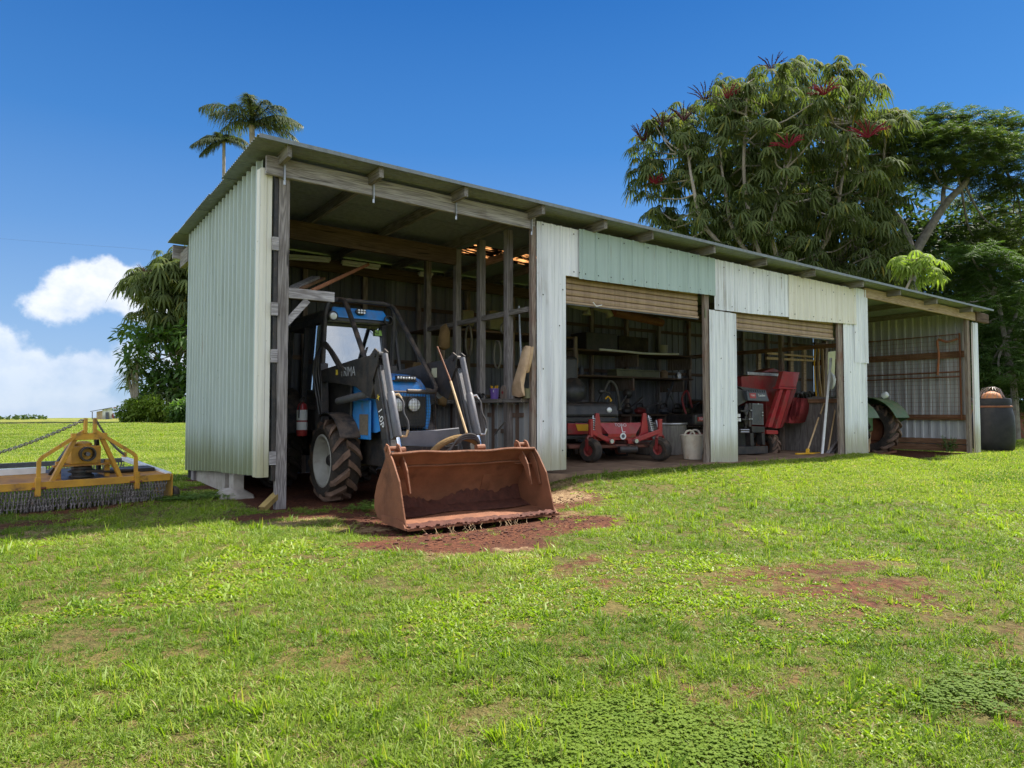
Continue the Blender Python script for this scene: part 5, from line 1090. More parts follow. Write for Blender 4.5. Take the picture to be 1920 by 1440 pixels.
mb = MB(); mb.tube([PY(1513, 848, 7.75), PY(1535, 783, 7.9)], .017, 8); mb.tube([PY(1535, 786, 7.9), PY(1553, 735, 8.0)], .015, 8); mb.build('handle', BAMBOO, rk, smooth=True)
MB().tube([PY(1534, 787, 7.9), PY(1537, 777, 7.91)], .024, 8).build('sleeve', BLACKM, rk)
mb = MB(); mb.bar(PY(1493, 851, 7.7), PY(1536, 849.5, 7.78), .05, .03); mb.bar(PY(1514, 850, 7.74), PY(1515, 842, 7.75), .06, .06); mb.build('squeegee_head', YPLAS, rk, bevel=.006)
pole((1541, 856), 7.62, (1558, 672), 7.78, .026, WHITEP, 'white_pole', 'long white pole standing in front of the plank wall', 'pole')
pole((1553, 845), 7.66, (1571, 740), 7.8, .016, BAMBOO, 'broom_stick', 'thin brown handle leaning on the right of the white pole', 'tool handle')
pl_ = thing('timber_offcuts', 'bundle of grey timber offcuts leaning on the brown door post', 'offcuts', PY(1562, 852, 7.6))
for k, (a, b_) in enumerate((((1549, 853), (1577, 818)), ((1558, 853), (1577, 825)), ((1567, 854), (1579, 822)), ((1572, 854), (1580, 830)))): MB().bar(PY(*a, 7.60 + .03 * k), PY(*b_, 7.75 + .02 * k), .06, .03).build('offcut', WD_Z, pl_)
hz = thing('hose_coil', 'yellow and brown hoses hanging in loops from the third bay wall', 'hoses', PY(1535, 660, 8.0))
for k, (x0, c) in enumerate(((1529, YPLAS), (1534, JACKET), (1537, BAMBOO))):
    mb = MB(); mb.tube(spline([PY(x0, 645, 8.25 + .05 * k), PY(x0 - 2, 690, 8.2), PY(x0 + 2 + k, 745, 8.2), PY(x0 + 7 - k, 790, 8.2 + .04 * k), PY(x0 + 8, 720, 8.28), PY(x0 + 5, 645, 8.3)], 8), .014, 6); mb.build('hose', c, hz, smooth=True)
MB().bar(PY(1526, 644, 8.25), PY(1546, 646, 8.28), .05, .05).build('hose_peg', WB_X, hz)
single(MB().bar(PY(1547, 640, 8.35), PY(1541, 840, 8.3), .10, .10, (0, 1, 0)), 'timber_stud', WB_Z, 'brown timber stud behind the white pole', 'stud', bevel=.005)
single(MB().prism(PP([(1551, 660), (1567, 658), (1565, 700), (1564, 722), (1552, 735)], 8.45), (0, .006, 0)), 'opening_stand_in', pm('opening_light_yellow', (.66, .64, .40), (.58, .58, .34), (.45, .4, .25), rough=.5), 'pale yellow panel standing in for a light opening behind the white pole', 'stand-in panel')  # added panel: its pale colour stands in for light through an opening
mb = MB(); mb.ball(PY(1558, 714, 8.3), .11, 12, (.8, .8, 1.7)); 
for v in mb.v: v += .012 * np.sin(v * 61)
tag(mb.build('plastic_bag', WHITEP, None, smooth=True), 'white plastic bag hanging on the white pole', 'bag')
# red canvas sack over the plank wall
mb = MB(); TL, TR, BL, BR = (1488, 745), (1525, 748), (1478, 793), (1526, 785)
G_ = []; n = 10
for i in range(n + 1):
    for j in range(n + 1):
        f, g = i / n, j / n; x = (TL[0] * (1 - f) + TR[0] * f) * (1 - g) + (BL[0] * (1 - f) + BR[0] * f) * g; y = (TL[1] * (1 - f) + TR[1] * f) * (1 - g) + (BL[1] * (1 - f) + BR[1] * f) * g + 4 * g * math.sin(3.1 * f) 
        G_.append(PY(x, y, 8.35 + .06 * math.sin(7 * f + 3 * g) + .04 * math.sin(11 * f) - .12 * math.sin(3.14 * f) * math.sin(3.14 * g)))
G_ = np.array(G_); B2 = G_ + V3((0, .10, 0)); o_ = len(G_); Q = [(i * (n + 1) + j, (i + 1) * (n + 1) + j, (i + 1) * (n + 1) + j + 1, i * (n + 1) + j + 1) for i in range(n) for j in range(n)]
mb.add(np.concatenate([G_, B2]), Q + [tuple(a + o_ for a in q[::-1]) for q in Q]); tag(mb.build('canvas_sack', REDCLOTH, None, smooth=True), 'faded red canvas sack hung over the plank partition', 'sack')
mb = MB()
for k in range(5): mb.tube(spline([PY(1492 + 8 * k, 748, 8.5), PY(1494 + 8 * k, 738 - 2 * (k % 2), 8.4), PY(1502 + 7 * k, 738, 8.35), PY(1505 + 6 * k, 748, 8.4)], 5), .03, 6)
tag(mb.build('harness_straps', BLACKM, None, smooth=True), 'black harness straps piled over the red canvas sack', 'straps')
single(MB().box(13.0, 13.3, 8.9, 9.5, .02, .35), 'wooden_crate', WB_X, 'low brown crate at the foot of the plank wall', 'crate', bevel=.01)
single(MB().hexa([PZ(x, y, .1) + V3((0, dy, dz)) for x, y in ((1487, 850),) for dx in (0,) for dy in (0, .4) for dz in (0, .18)] + [PZ(1521, 850, .1) + V3((0, dy, dz)) for dy in (0, .4) for dz in (0, .18)]), 'timber_block', WB_X, 'dark brown timber block lying behind the squeegee', 'timber block')
# timber window frames and shelves at the back of the third bay
for (px, Y) in (([(1438, 660), (1530, 668), (1530, 671), (1438, 664)], 10.8), ([(1438, 669), (1530, 675), (1530, 678), (1438, 674)], 10.8)):
    MB().prism(PP(px, Y), (0, .05, 0)).build('shelf_edge', BAMBOO, shed)
for x in (1422, 1483, 1507): MB().prism(PP([(x, 655), (x + 5, 655), (x + 5, 745), (x, 745)], 10.9), (0, .07, 0)).build('stud', WP_X, shed)

# ------------------------------------------------------------------ second bay clutter
single(MB().tube(spline([PY(1124, 655, 10.3), PY(1170, 659, 10.3), PY(1215, 663, 10.25), PY(1272, 664, 10.2)], 4), .022, 8), 'white_conduit', WHITEP, 'bent white conduit lying along the upper shelf', 'conduit', smooth=True)
def shelf(y, x0, x1, Y, dep, name, lab):
    a, b_ = PY(x0, y, Y), PY(x1, y, Y); z = (a[2] + b_[2]) / 2
    s_ = thing(name, lab, 'shelf', (a[0], Y, z)); MB().box(a[0], b_[0], Y, Y + dep, z - .035, z).build('shelf_board', WB_X, s_)
    for x in np.linspace(a[0] + .3, b_[0] - .3, 3): MB().box(x, x + .05, Y + .05, Y + dep, z - .30, z - .036).build('shelf_bracket', WB_Z, s_)
    return z
z1 = shelf(661, 1062, 1314, 10.7, .75, 'upper_shelf', 'upper timber shelf along the back of the second bay')
z2 = shelf(706, 1062, 1300, 10.7, .75, 'middle_shelf', 'middle timber shelf holding tins at the back of the second bay')
z3 = shelf(777, 1165, 1330, 10.5, .9, 'work_bench', 'low workbench heaped with tools at the back of the second bay')
def boxat(px0, px1, Y, z, h, d, name, mat, lab, cat, bev=.006):
    a, b_ = PY(px0, 700, Y), PY(px1, 700, Y); return single(MB().box(a[0], b_[0], Y, Y + d, z + .001, z + h), name, mat, lab, cat, bevel=bev)
boxat(1100, 1158, 10.75, z1, .36, .5, 'black_crate', BLACKM, 'wide black crate at the window end of the upper shelf', 'crate')
boxat(1161, 1216, 10.74, z1, .34, .5, 'black_crate', RUBBER, 'narrower black crate beside the wide one on the upper shelf', 'crate')
q = PY(1265, 662, 10.6); single(MB().lathe([(.001, 0), (.10, 0), (.115, .22), (.12, .23), (.11, .23), (.10, .03)], (q[0], 10.95, z1), (0, 0, 1), 20), 'white_pail', pm('dusty_pail', (.45, .43, .38), (.36, .34, .3), rough=.6), 'dusty white pail on the upper shelf', 'pail', smooth=True)
tl = thing('tin_row', 'long olive toolbox on the middle shelf', 'toolbox', (PY(1160, 700, 10.75)[0], 10.75, z2))
a, b_ = PY(1160, 700, 10.75), PY(1240, 700, 10.75); MB().box(a[0], b_[0], 10.8, 11.1, z2, z2 + .13).build('box_body', OLIVE, tl, bevel=.008); MB().box(a[0] - .01, b_[0] + .01, 10.79, 11.11, z2 + .132, z2 + .16).build('lid', OLIVE, tl, bevel=.005); tl.name = 'toolbox'; ORG['toolbox'] = ORG['tin_row']
for i, (px, h, r_, mat, nm, lb_) in enumerate(((1093, .20, .05, BGREY, 'bottle', 'slim blue grey bottle on the middle shelf'), (1076, .18, .045, WHITEP, 'spray_can', 'pale spray can at the post end of the middle shelf'), (1248, .19, .09, CARD, 'paint_tin', 'brown paint tin beside the toolbox'), (1275, .15, .07, STEEL, 'paint_tin', 'small steel paint tin on the middle shelf'))):
    q = PY(px, 700, 10.9); single(MB().lathe([(.001, 0), (r_, 0), (r_, h * .8), (r_ * .6, h * .9), (r_ * .6, h), (.001, h)], (q[0], 10.95, z2), (0, 0, 1), 14), nm, mat, lb_, 'tin', smooth=True)
boxat(1126, 1147, 9.9, .75, .26, .4, 'cardboard_box', CARD, 'brown cardboard box behind the mower seat', 'box')
boxat(1130, 1165, 9.95, .22, .52, .4, 'plastic_tub', BGREY, 'blue grey plastic tub under the cardboard box', 'tub')
# heap of hand tools on the bench: each a thing
TOOLS = [((1176, 772), (1206, 745), 'hedge_trimmer', 'black hedge trimmer with raised blade on the workbench'), ((1200, 772), (1240, 752), 'chainsaw', 'dark chainsaw lying in the middle of the workbench'), ((1245, 770), (1262, 715), 'grease_gun', 'grease gun standing upright on the workbench'), ((1270, 770), (1252, 728), 'hand_drill', 'black hand drill beside the grease gun'), ((1285, 772), (1310, 755), 'leaf_blower', 'dark leaf blower at the doorway end of the workbench')]
for k, (a, b_, nm, lb_) in enumerate(TOOLS):
    p, q = PY(*a, 10.8), PY(*b_, 10.9); t_ = thing(nm, lb_, nm.replace('_', ' '), (p[0], 10.8, z3)); p = V3((p[0], 10.8, z3 + .08)); q[2] = max(q[2], z3 + .14)
    MB().ball(p, .11, 10, (1.4, 1, .75)).build('motor_housing', [BLACKM, REDD, BGREY, BLACKM, OLIVE][k], t_, smooth=True); MB().bar(p, q, .05, .03).build('blade', GREYM, t_); mb = MB(); mb.tube(spline([p + V3((-.12, 0, .02)), p + V3((-.1, -.02, .14)), p + V3((.05, -.02, .15)), p + V3((.1, 0, .04))], 4), .016, 6); mb.build('handle', BLACKM, t_, smooth=True)
# lathered galvanised tub, push mower, trimmer
tubc = V3(PZ(1255, 850, .22)); tubc = V3((9.35, 8.9, .215))
tb_ = PY(1262, 845, 9.0); tb = thing('steel_tub', 'round galvanised steel tub standing behind the red mower', 'tub', (tb_[0], 9.3, .215))
MB().lathe([(.001, 0), (.47, 0), (.48, .02), (.48, .56), (.50, .57), (.50, .60), (.47, .60), (.46, .04), (.001, .03)], (tb_[0], 9.3, .215), (0, 0, 1), 32).build('tub_body', TUBM, tb, smooth=True)
MB().lathe([(.502, .56), (.508, .575), (.502, .59)], (tb_[0], 9.3, .215), (0, 0, 1), 32).build('tub_rim', STEEL, tb, smooth=True)
pm_ = thing('push_mower', 'black and red push mower with curved red handle near the door post', 'push mower', PZ(1310, 840, .22))
pc = V3(PY(1308, 812, 8.9))
MB().box(pc[0] - .25, pc[0] + .5, 8.75, 9.5, .75, .98).build('engine_cover', BLACKM, pm_, bevel=.06)
MB().box(pc[0] - .3, pc[0] + .5, 8.7, 9.6, .40, .62).build('mower_deck', REDD, pm_, bevel=.04)
text('TORO', .07, (pc[0] - .05, 8.735, .88), (1, 0, 0), UZ, TXTW, 'lettering', pm_); MB().box(pc[0] - .18, pc[0] + .08, 8.738, 8.748, .84, .92).build('red_label', RED, pm_)
wheel(pm_, (pc[0] + .02, 8.72, .22 + .25), .25, .14, .13, -1, 15, RUST, RUBBER)
mb = MB(); mb.tube(spline([PY(1288, 782, 9.3), PY(1279, 750, 9.4), PY(1284, 735, 9.5), PY(1290, 736, 9.5), PY(1298, 765, 9.4)], 6), .02, 8); mb.build('handle_bar', REDD, pm_, smooth=True)
tr_ = thing('string_trimmer', 'string trimmer leaning head down behind the red mower', 'trimmer', PY(1152, 780, 9.6))
mb = MB(); mb.tube([PY(1150, 785, 9.6), PY(1165, 757, 10.1), PY(1176, 740, 10.3)], .016, 6); mb.build('shaft', STEEL, tr_, smooth=True); MB().ball(PY(1150, 787, 9.6), .07, 10, (1, 1, .8)).build('trimmer_head', YPLAS, tr_, smooth=True); MB().ball(PY(1177, 738, 10.3), .11, 10).build('motor_housing', BLACKM, tr_, smooth=True)
hs = single(MB().tube(spline([PY(1132, 735, 10.9), PY(1142, 715, 11.0), PY(1155, 725, 11.0), PY(1160, 750, 10.9), PY(1163, 770, 10.8)], 8), .03, 8), 'hose_length', HOSE, 'thick grey hose arching against the back wall', 'hose', smooth=True)
for k, (x, y) in enumerate(((1217, 790), (1230, 788))):
    p = PY(x + 6, 815, 8.6); mbx = MB(); mbx.tube([PY(x, y, 8.7), p], .016, 6); single(mbx, 'control_rod', STEEL, 'bright control rod rising beside the shock of the mower, ' + ('nearer the hood' if k == 0 else 'nearer the bucket'), 'rod', smooth=True)
# boots hung from the door head, rag, exhaust pipe under the roof
for k, (x, y, dx) in enumerate(((1101, 578, -1), (1139, 582, 4))):
    p = PY(x, y, 8.0); q = PY(x + dx, y + 12, 8.0); mb = MB(); mb.tube([p + V3((-.3 + .1 * k, .1, .06)), p, q], [.05, .055, .07], 10); single(mb, 'downpipe_end', OLIVE, 'olive drooping pipe end below the first roller door, ' + ('hanging straight down' if k == 0 else 'flared and pointing outwards'), 'pipe', smooth=True)
mb = MB(); p = PY(1118, 574, 7.43); mb.tube(spline([p + V3((-.06, 0, .05)), p, p + V3((.05, -.02, .01)), p + V3((.09, -.02, .02))], 5), .008, 6); single(mb, 'pull_rope', WHITEP, 'knotted white rope on the first roller door rail', 'rope', smooth=True)
single(MB().tube([PY(1150, 585, 9.2), PY(1240, 605, 9.6)], .08, 10), 'rusty_pipe', RUST, 'thick rusty pipe slung under the roof of the second bay', 'pipe', smooth=True)

# ------------------------------------------------------------------ first bay clutter
for k, (a, b_, lb_) in enumerate((((538, 480), (620, 486), 'near'), ((640, 491), (712, 500), 'far'), ((785, 512), (812, 516), 'last'))):
    A, B_ = PZ(*a, 3.52), PZ(*b_, 3.50)
    if k == 2: A, B_ = PZ(785, 512, 3.5), PZ(810, 515, 3.5)
    t_ = thing('strip_light', ['unlit strip light under the roof closest to the gable wall', 'unlit strip light with a bent cover in the middle of the first bay', 'short unlit strip light deepest in the first bay'][k], 'strip light', A)
    MB().bar(A, B_, .12, .05).build('housing', WHITEP, t_, bevel=.01); MB().tube([A + (B_ - A) * .03 - UZ * .04, A + (B_ - A) * .97 - UZ * .04], .018, 8).build('tube_lamp', WHITEP, t_, smooth=True)
single(MB().tube([PY(585, 545, 7.6), PY(690, 496, 9.6)], .024, 8), 'rusty_pole', pm('orange_rust', (.42, .17, .08), (.33, .13, .06), rough=.8), 'long orange rusty pole sloping up over the tractor cab', 'pole', smooth=True)
for k, (a, b_, w_, lb_) in enumerate((((548, 541), (592, 520), .10, 'short board on the bracket with pale end'), ((556, 542), (604, 522), .09, 'brown board stored highest on the bracket'))):
    single(MB().bar(PY(*a, 7.62 + .1 * k), PY(*b_, 9.0 + .3 * k), w_, .035), 'stored_board', [WD_Y, WB_Y][k], lb_, 'board')
# jacket and bags on the studs
def cloth(px, Y, dep, name, mat, lab, cat):
    P_ = PP(px, Y); c = sum(P_) / len(P_); mb = MB(); n = len(P_); ring = []
    for s_, dy in ((1, 0), (.86, -dep), (.4, -dep * 1.3)):
        ring += [c + (p - c) * s_ + V3((0, dy, 0)) + .015 * np.sin(23 * p + s_) for p in P_]
    back_ = [p + V3((0, .05, 0)) for p in P_]
    vs = ring + back_; fs = [(k * n + i, k * n + (i + 1) % n, (k + 1) * n + (i + 1) % n, (k + 1) * n + i) for k in range(2) for i in range(n)] + [tuple(2 * n + i for i in range(n))] + [(i, 3 * n + i, 3 * n + (i + 1) % n, (i + 1) % n) for i in range(n)] + [tuple(3 * n + i for i in range(n - 1, -1, -1))]
    mb.add(vs, fs); return single(mb, name, mat, lab, cat, smooth=True, sharp=60)
cloth([(829, 612), (838, 606), (846, 622), (846, 650), (836, 657), (824, 652), (825, 632)], 9.3, .03, 'work_jacket', JACKET, 'ochre work jacket hanging on the timber stud', 'jacket')
cloth([(822, 740), (838, 737), (840, 752), (836, 763), (824, 758)], 9.3, .02, 'cloth_bag', JACKET, 'ochre cloth bag hanging low beside the loader arm', 'bag')
# long leather gaiter hung over the shelf by the corner post
LXg = 5.36
gsh = thing('leather_gaiters', 'pair of tan leather gaiters hanging over the shelf edge by the corner post', 'gaiters', PX(980, 690, LXg))
def gaiter(px, X, th, name):
    P_ = PPX(px, X); n = len(P_); c = sum(P_) / n; vs = []
    for s_, dx in ((1, .0), (.8, -th), (.35, -th * 1.25)): vs += [c + (p - c) * s_ + V3((dx, 0, 0)) for p in P_]
    vs += [p + V3((.02, 0, 0)) for p in P_]
    fs = [(k * n + i, k * n + (i + 1) % n, (k + 1) * n + (i + 1) % n, (k + 1) * n + i) for k in range(2) for i in range(n)] + [tuple(2 * n + i for i in range(n))] + [(i, 3 * n + i, 3 * n + (i + 1) % n, (i + 1) % n) for i in range(n)] + [tuple(3 * n + i for i in range(n - 1, -1, -1))]
    return MB().add(vs, fs).build(name, TAN, gsh, smooth=True, sharp=60)
gaiter([(981, 651), (986, 648), (993, 649), (991, 668), (984, 700), (980, 722), (982, 742), (972, 745), (960, 741), (959, 728), (967, 702), (975, 675)], LXg, .022, 'gaiter')
gaiter([(993, 650), (999, 650), (996, 672), (990, 698), (984, 700), (989, 676)], LXg + .04, .015, 'gaiter')
def shelfthing(px, py): return PX(px, py, 5.48)
q = shelfthing(988, 718); q[2] = 1.206; single(MB().lathe([(.001, 0), (.052, 0), (.055, .12), (.06, .13), (.05, .13), (.047, .02)], q, (0, 0, 1), 16), 'tin_can', OLIVE, 'olive tin can behind the tan gaiters on the shelf', 'tin', smooth=True)
q = shelfthing(927, 725); q[2] = 1.206; pp = thing('purple_pot', 'purple plastic pot with white price tag and yellow sticks on the shelf', 'pot', q)
MB().lathe([(.001, 0), (.055, 0), (.066, .135), (.071, .135), (.071, .15), (.062, .15), (.052, .01)], q, (0, 0, 1), 20).build('pot_body', PURPLE, pp, smooth=True)
MB().box(q[0] - .050, q[0] - .046, q[1] - .055, q[1] - .025, 1.30, 1.335).build('price_tag', WHITEP, pp)
mb = MB()
for k in range(7): a = rng.uniform(0, 6.28); mb.tube([q + V3((.03 * math.cos(a), .03 * math.sin(a), .05)), q + V3((.05 * math.cos(a), .05 * math.sin(a), .175 + rng.uniform(0, .02)))], .007, 5)
mb.build('yellow_sticks', YPLAS, pp)
q = shelfthing(941, 725); q[2] = 1.206; q[1] -= .02; bb = thing('bird_box', 'small brown wooden box with rounded top beside the purple pot', 'box', q)
MB().prism([q + V3((0, -.06 * c_, z)) for c_, z in ((-1, 0), (1, 0), (1, .13), (.7, .17), (0, .19), (-.7, .17), (-1, .13))], (.1, 0, 0)).build('box_body', WB_Z, bb); MB().lathe([(.022, .004), (.001, .004)], q + V3((0, 0, .09)), (-1, 0, 0), 12).build('hole', RED, bb)
q = shelfthing(905, 727); q[2] = 1.206; mb = MB()
for k in range(5): mb.tube(spline([q + V3((rng.uniform(-.05, .02), -.1 + .05 * k, .02)), q + V3((-.03, -.06 + .04 * k, .07 + rng.uniform(0, .03))), q + V3((0, 0 + .03 * k, .03)), q + V3((-.05, .06, .02))], 4), .012, 6)
single(mb, 'black_goggles', BLACKM, 'heap of black goggles and straps on the shelf beside the stud', 'goggles', smooth=True)
for k, (x0, y0, x1, y1) in enumerate(((872, 610, 885, 668), (920, 640, 945, 690), (942, 605, 950, 625))):
    c = V3(PX((x0 + x1) / 2, (y0 + y1) / 2, 6.2)); h_ = abs(PX(x0, y0, 6.2)[2] - PX(x0, y1, 6.2)[2]) / 2
    mb = MB(); mb.tube([c + V3((0, .10 * math.cos(a), h_ * math.sin(a))) for a in np.linspace(0, 6.28, 22)], .018, 6); single(mb, 'hose_loop', HOSE, ['thin grey hose loop hanging behind the inner studs', 'big grey hose loop hanging between the two front studs', 'small pale hose loop hanging under the rail'][k], 'hose', smooth=True)
single(MB().tube([PX(973, 574, 5.75), PX(977, 680, 5.7)], .014, 7), 'galvanised_rod', ZINC, 'slim galvanised rod standing behind the front stud', 'rod', smooth=True)
single(MB().tube([PX(939, 800, 5.45), PX(947, 790, 5.4), PX(927, 815, 5.4)], .01, 6), 'bent_wire', STEEL, 'bent wire leaning on the grey cladding strips', 'wire')
single(MB().tube([PY(820, 650, 6.55), PY(846, 717, 6.3)], .009, 6), 'rusty_rod', RUST, 'thin rusty rod tied along the loader arm', 'rod', smooth=True)
single(MB().tube([PY(845, 715, 6.3), PY(875, 812, 6.0)], .013, 6), 'bamboo_cane', BAMBOO, 'yellow cane standing in front of the loader cylinder', 'cane', smooth=True)
# dim stores behind the studs
for k, (px0, px1, Y, z, h, mat, nm, lb_) in enumerate(((775, 800, 11.0, 1.5, .4, CARD, 'cardboard_box', 'cardboard box in the dark back corner of the first bay'), (805, 822, 10.9, 1.35, .35, REDD, 'oil_drum', 'dull red box stored at the back of the first bay'), (868, 890, 10.6, 2.55, .3, OLIVE, 'olive_box', 'olive box on the rack behind the inner studs'), (918, 948, 10.4, 2.5, .35, OLIVE, 'feed_sack', 'olive sack lying on the rack behind the front stud'))):
    a, b_ = PY(px0, 600, Y), PY(px1, 600, Y); single(MB().box(a[0], b_[0], Y, Y + .35, z, z + h), 'storage_box', mat, lb_, 'box', bevel=.03)
for k, z in enumerate((1.33, 2.48)):
    rk_ = thing('timber_rack', ['lower timber rack behind the first bay studs', 'upper timber rack behind the first bay studs'][k], 'rack', (5.8, 10.3, z))
    MB().box(3.9 if k == 0 else 5.7, 8.8, 10.35, 11.4, z - .04, z - .005).build('rack_board', WB_X, rk_)
    for x in (5.75, 7.2, 8.7): MB().box(x, x + .07, 10.30, 10.345, .02 if k == 0 else 1.35, z - .0).build('rack_post', WB_Z, rk_)
# ------------------------------------------------------------------ foliage builders
class Cloud:
    """collects many small leaf faces with numpy"""
    def __init__(s): s.v = []; s.f = []; s.n = 0
    def strips(s, base, d, up, L, W, droop, seg=2, taper=(.55, 1, .12)):
        """leaf blades: base (N,3), direction d, approx normal up, length L (N), width W (N); droop bends tips down"""
        N = len(base); d = d / np.linalg.norm(d, axis=1, keepdims=True); side = np.cross(d, up); side /= np.linalg.norm(side, axis=1, keepdims=True) + 1e-9
        L = np.broadcast_to(L, N)[:, None]; W = np.broadcast_to(W, N)[:, None]; droop = np.broadcast_to(droop, N)[:, None]
        rows = []
        for k in range(seg + 1):
            t_ = k / seg; c = base + d * L * t_ - np.array([0, 0, 1.]) * droop * L * t_ * t_; w_ = W * .5 * np.interp(t_, np.linspace(0, 1, len(taper)), taper)
            rows += [c - side * w_, c + side * w_]
        K = 2 * (seg + 1); v = np.stack(rows, 1).reshape(-1, 3); b = np.arange(N)[:, None] * K + s.n
        q = np.concatenate([b + np.array([2 * k, 2 * k + 1, 2 * k + 3, 2 * k + 2]) for k in range(seg)], 0); s.v.append(v); s.f.append(q); s.n += len(v)
    def mesh(s, name, mat, org=(0, 0, 0)): return npmesh(name, np.concatenate(s.v) - V3(org), np.concatenate(s.f), mat)
    def build(s, name, mat, parent, kind=None):
        me = s.mesh(name, mat, ORG[parent.name] if parent else (0, 0, 0)); o = bpy.data.objects.new(name, me); COL.objects.link(o); o.parent = parent; ORG[o.name] = ORG[parent.name] if parent else V3((0, 0, 0))
        if kind: o['kind'] = kind
        return o
def rdir(n): v = rng.normal(size=(n, 3)); return v / np.linalg.norm(v, axis=1, keepdims=True)
LF_UMB = leafmat('umbrella_leaf', (.055, .08, .034), (.165, .195, .072), .32, .8, .04, c3=(.24, .20, .04))
LF_UMB2 = leafmat('young_umbrella_leaf', (.17, .25, .05), (.27, .33, .08), .4, .7, .06)
LF_DARK = leafmat('dark_tree_leaf', (.028, .05, .02), (.065, .098, .035), .25, .7, .1)
LF_FRON = leafmat('feathery_frond', (.045, .08, .028), (.11, .15, .05), .3, .7, .1, c3=(.22, .24, .05))
LF_FRON2 = leafmat('fresh_feathery_frond', (.04, .08, .024), (.09, .145, .04), .3, .7, .1)
LF_PALM = leafmat('palm_frond', (.05, .068, .03), (.115, .135, .065), .3, .45, .4, c3=(.28, .20, .10))
LF_SHRUB = leafmat('bright_shrub_leaf', (.09, .16, .022), (.22, .29, .045), .35, .5, .3)
LF_BROAD = leafmat('broad_leaf', (.045, .10, .022), (.105, .18, .04), .35, .45, .35)
LF_CORD = leafmat('strap_leaf', (.10, .15, .05), (.24, .27, .11), .3, .45, .4)
BARK = pm('pale_bark', (.38, .33, .265), (.25, .21, .17), (.12, .10, .08), sc=5, rough=.9, bump=.6, stretch=(3, 3, .7), spec=.2)
BARK2 = pm('grey_mottled_bark', (.26, .24, .21), (.15, .135, .115), (.36, .33, .28), sc=7, rough=.9, bump=.6, spec=.2)
SPIKE = pm('crimson_flower', (.26, .03, .05), (.17, .02, .032), (.10, .02, .02), rough=.95, bump=0, spec=.05)
SPIKED = pm('dark_flower_spike', (.085, .03, .035), (.06, .025, .028), rough=.95, bump=0, spec=.05)
def palmate(cl, c, ax, R_, n=9, W=.085, droop=.55):
    """umbrella leaf: leaflets radiating from c round axis ax, drooping"""
    ax = V3(ax) / np.linalg.norm(ax); u = np.cross(ax, V3((.3, .5, .8))); u /= np.linalg.norm(u); v = np.cross(ax, u)
    a = np.linspace(0, 2 * math.pi, n, endpoint=False) + rng.uniform(0, 6); d = np.cos(a)[:, None] * u + np.sin(a)[:, None] * v + ax * .12
    cl.strips(np.repeat(V3(c)[None], n, 0), d, np.repeat(ax[None], n, 0), R_ * rng.uniform(.8, 1.1, n), W * R_ / .34, droop * rng.uniform(.8, 1.25, n), 3, (.25, .9, 1, .2))
PALM_PROTO = []
for k in range(4):
    cl_ = Cloud(); palmate(cl_, (0, 0, 0), (0, 0, 1), .40, 12, .060, .80 + .2 * k); PALM_PROTO.append(cl_)
def in_poly(x, y, poly):
    r = False; n = len(poly)
    for i in range(n):
        (x1, y1), (x2, y2) = poly[i], poly[i - 1]
        if (y1 > y) != (y2 > y) and x < (x2 - x1) * (y - y1) / (y2 - y1) + x1: r = not r
    return r
def fill_crown(poly, D0, thick, n, gap):
    """points through the volume of a crown whose outline is known, spread apart"""
    xs = [p[0] for p in poly]; ys = [p[1] for p in poly]; cx, cy = np.mean(xs), np.mean(ys); out = []; tries = 0
    while len(out) < n and tries < 9000:
        tries += 1; x, y = rng.uniform(min(xs), max(xs)), rng.uniform(min(ys), max(ys))
        if not in_poly(x, y, poly): continue
        r = max(abs(x - cx) / (max(xs) - cx), abs(y - cy) / (max(ys) - cy)); D = D0 + rng.uniform(-1, 1) * thick * math.sqrt(max(.08, 1 - r * r))
        p = PD(x, y, D)
        if all(np.linalg.norm(p - q) > gap for q in out): out.append(p)
    return out
def limb(mb, a, b_, r0, r1, bend=.15, n=6):
    a, b_ = V3(a), V3(b_); L = np.linalg.norm(b_ - a); m = (a + b_) / 2 + rdir(1)[0] * L * bend * .5 + V3((0, 0, -L * bend * .3)); P_ = spline([a, m, b_], 4); K = len(P_)
    mb.tube(P_, [r0 + (r1 - r0) * i / (K - 1) for i in range(K)], n)
def inflor(c, S_, n=13, mat=SPIKE, parent=None, up=.55):
    mb = MB(); c = V3(c)
    for k in range(n):
        a = 6.283 * k / n + rng.uniform(-.2, .2); d = V3((math.cos(a), math.sin(a), up + rng.uniform(-.2, .45))); d /= np.linalg.norm(d); e = c + d * S_ * rng.uniform(.8, 1.1)
        P_ = [c, c + d * S_ * .55 + V3((0, 0, S_ * .10)) + rdir(1)[0] * .03, e]; mb.tube(P_, [.011, .017, .008], 5)
        for j in range(6):
            f_ = .25 + .12 * j; q = c + (e - c) * f_ + V3((0, 0, S_ * .4 * f_ * (1 - f_))) + rdir(1)[0] * .012; mb.ball(q, .021, 5)
    return mb.build('flower_spike', mat, parent)
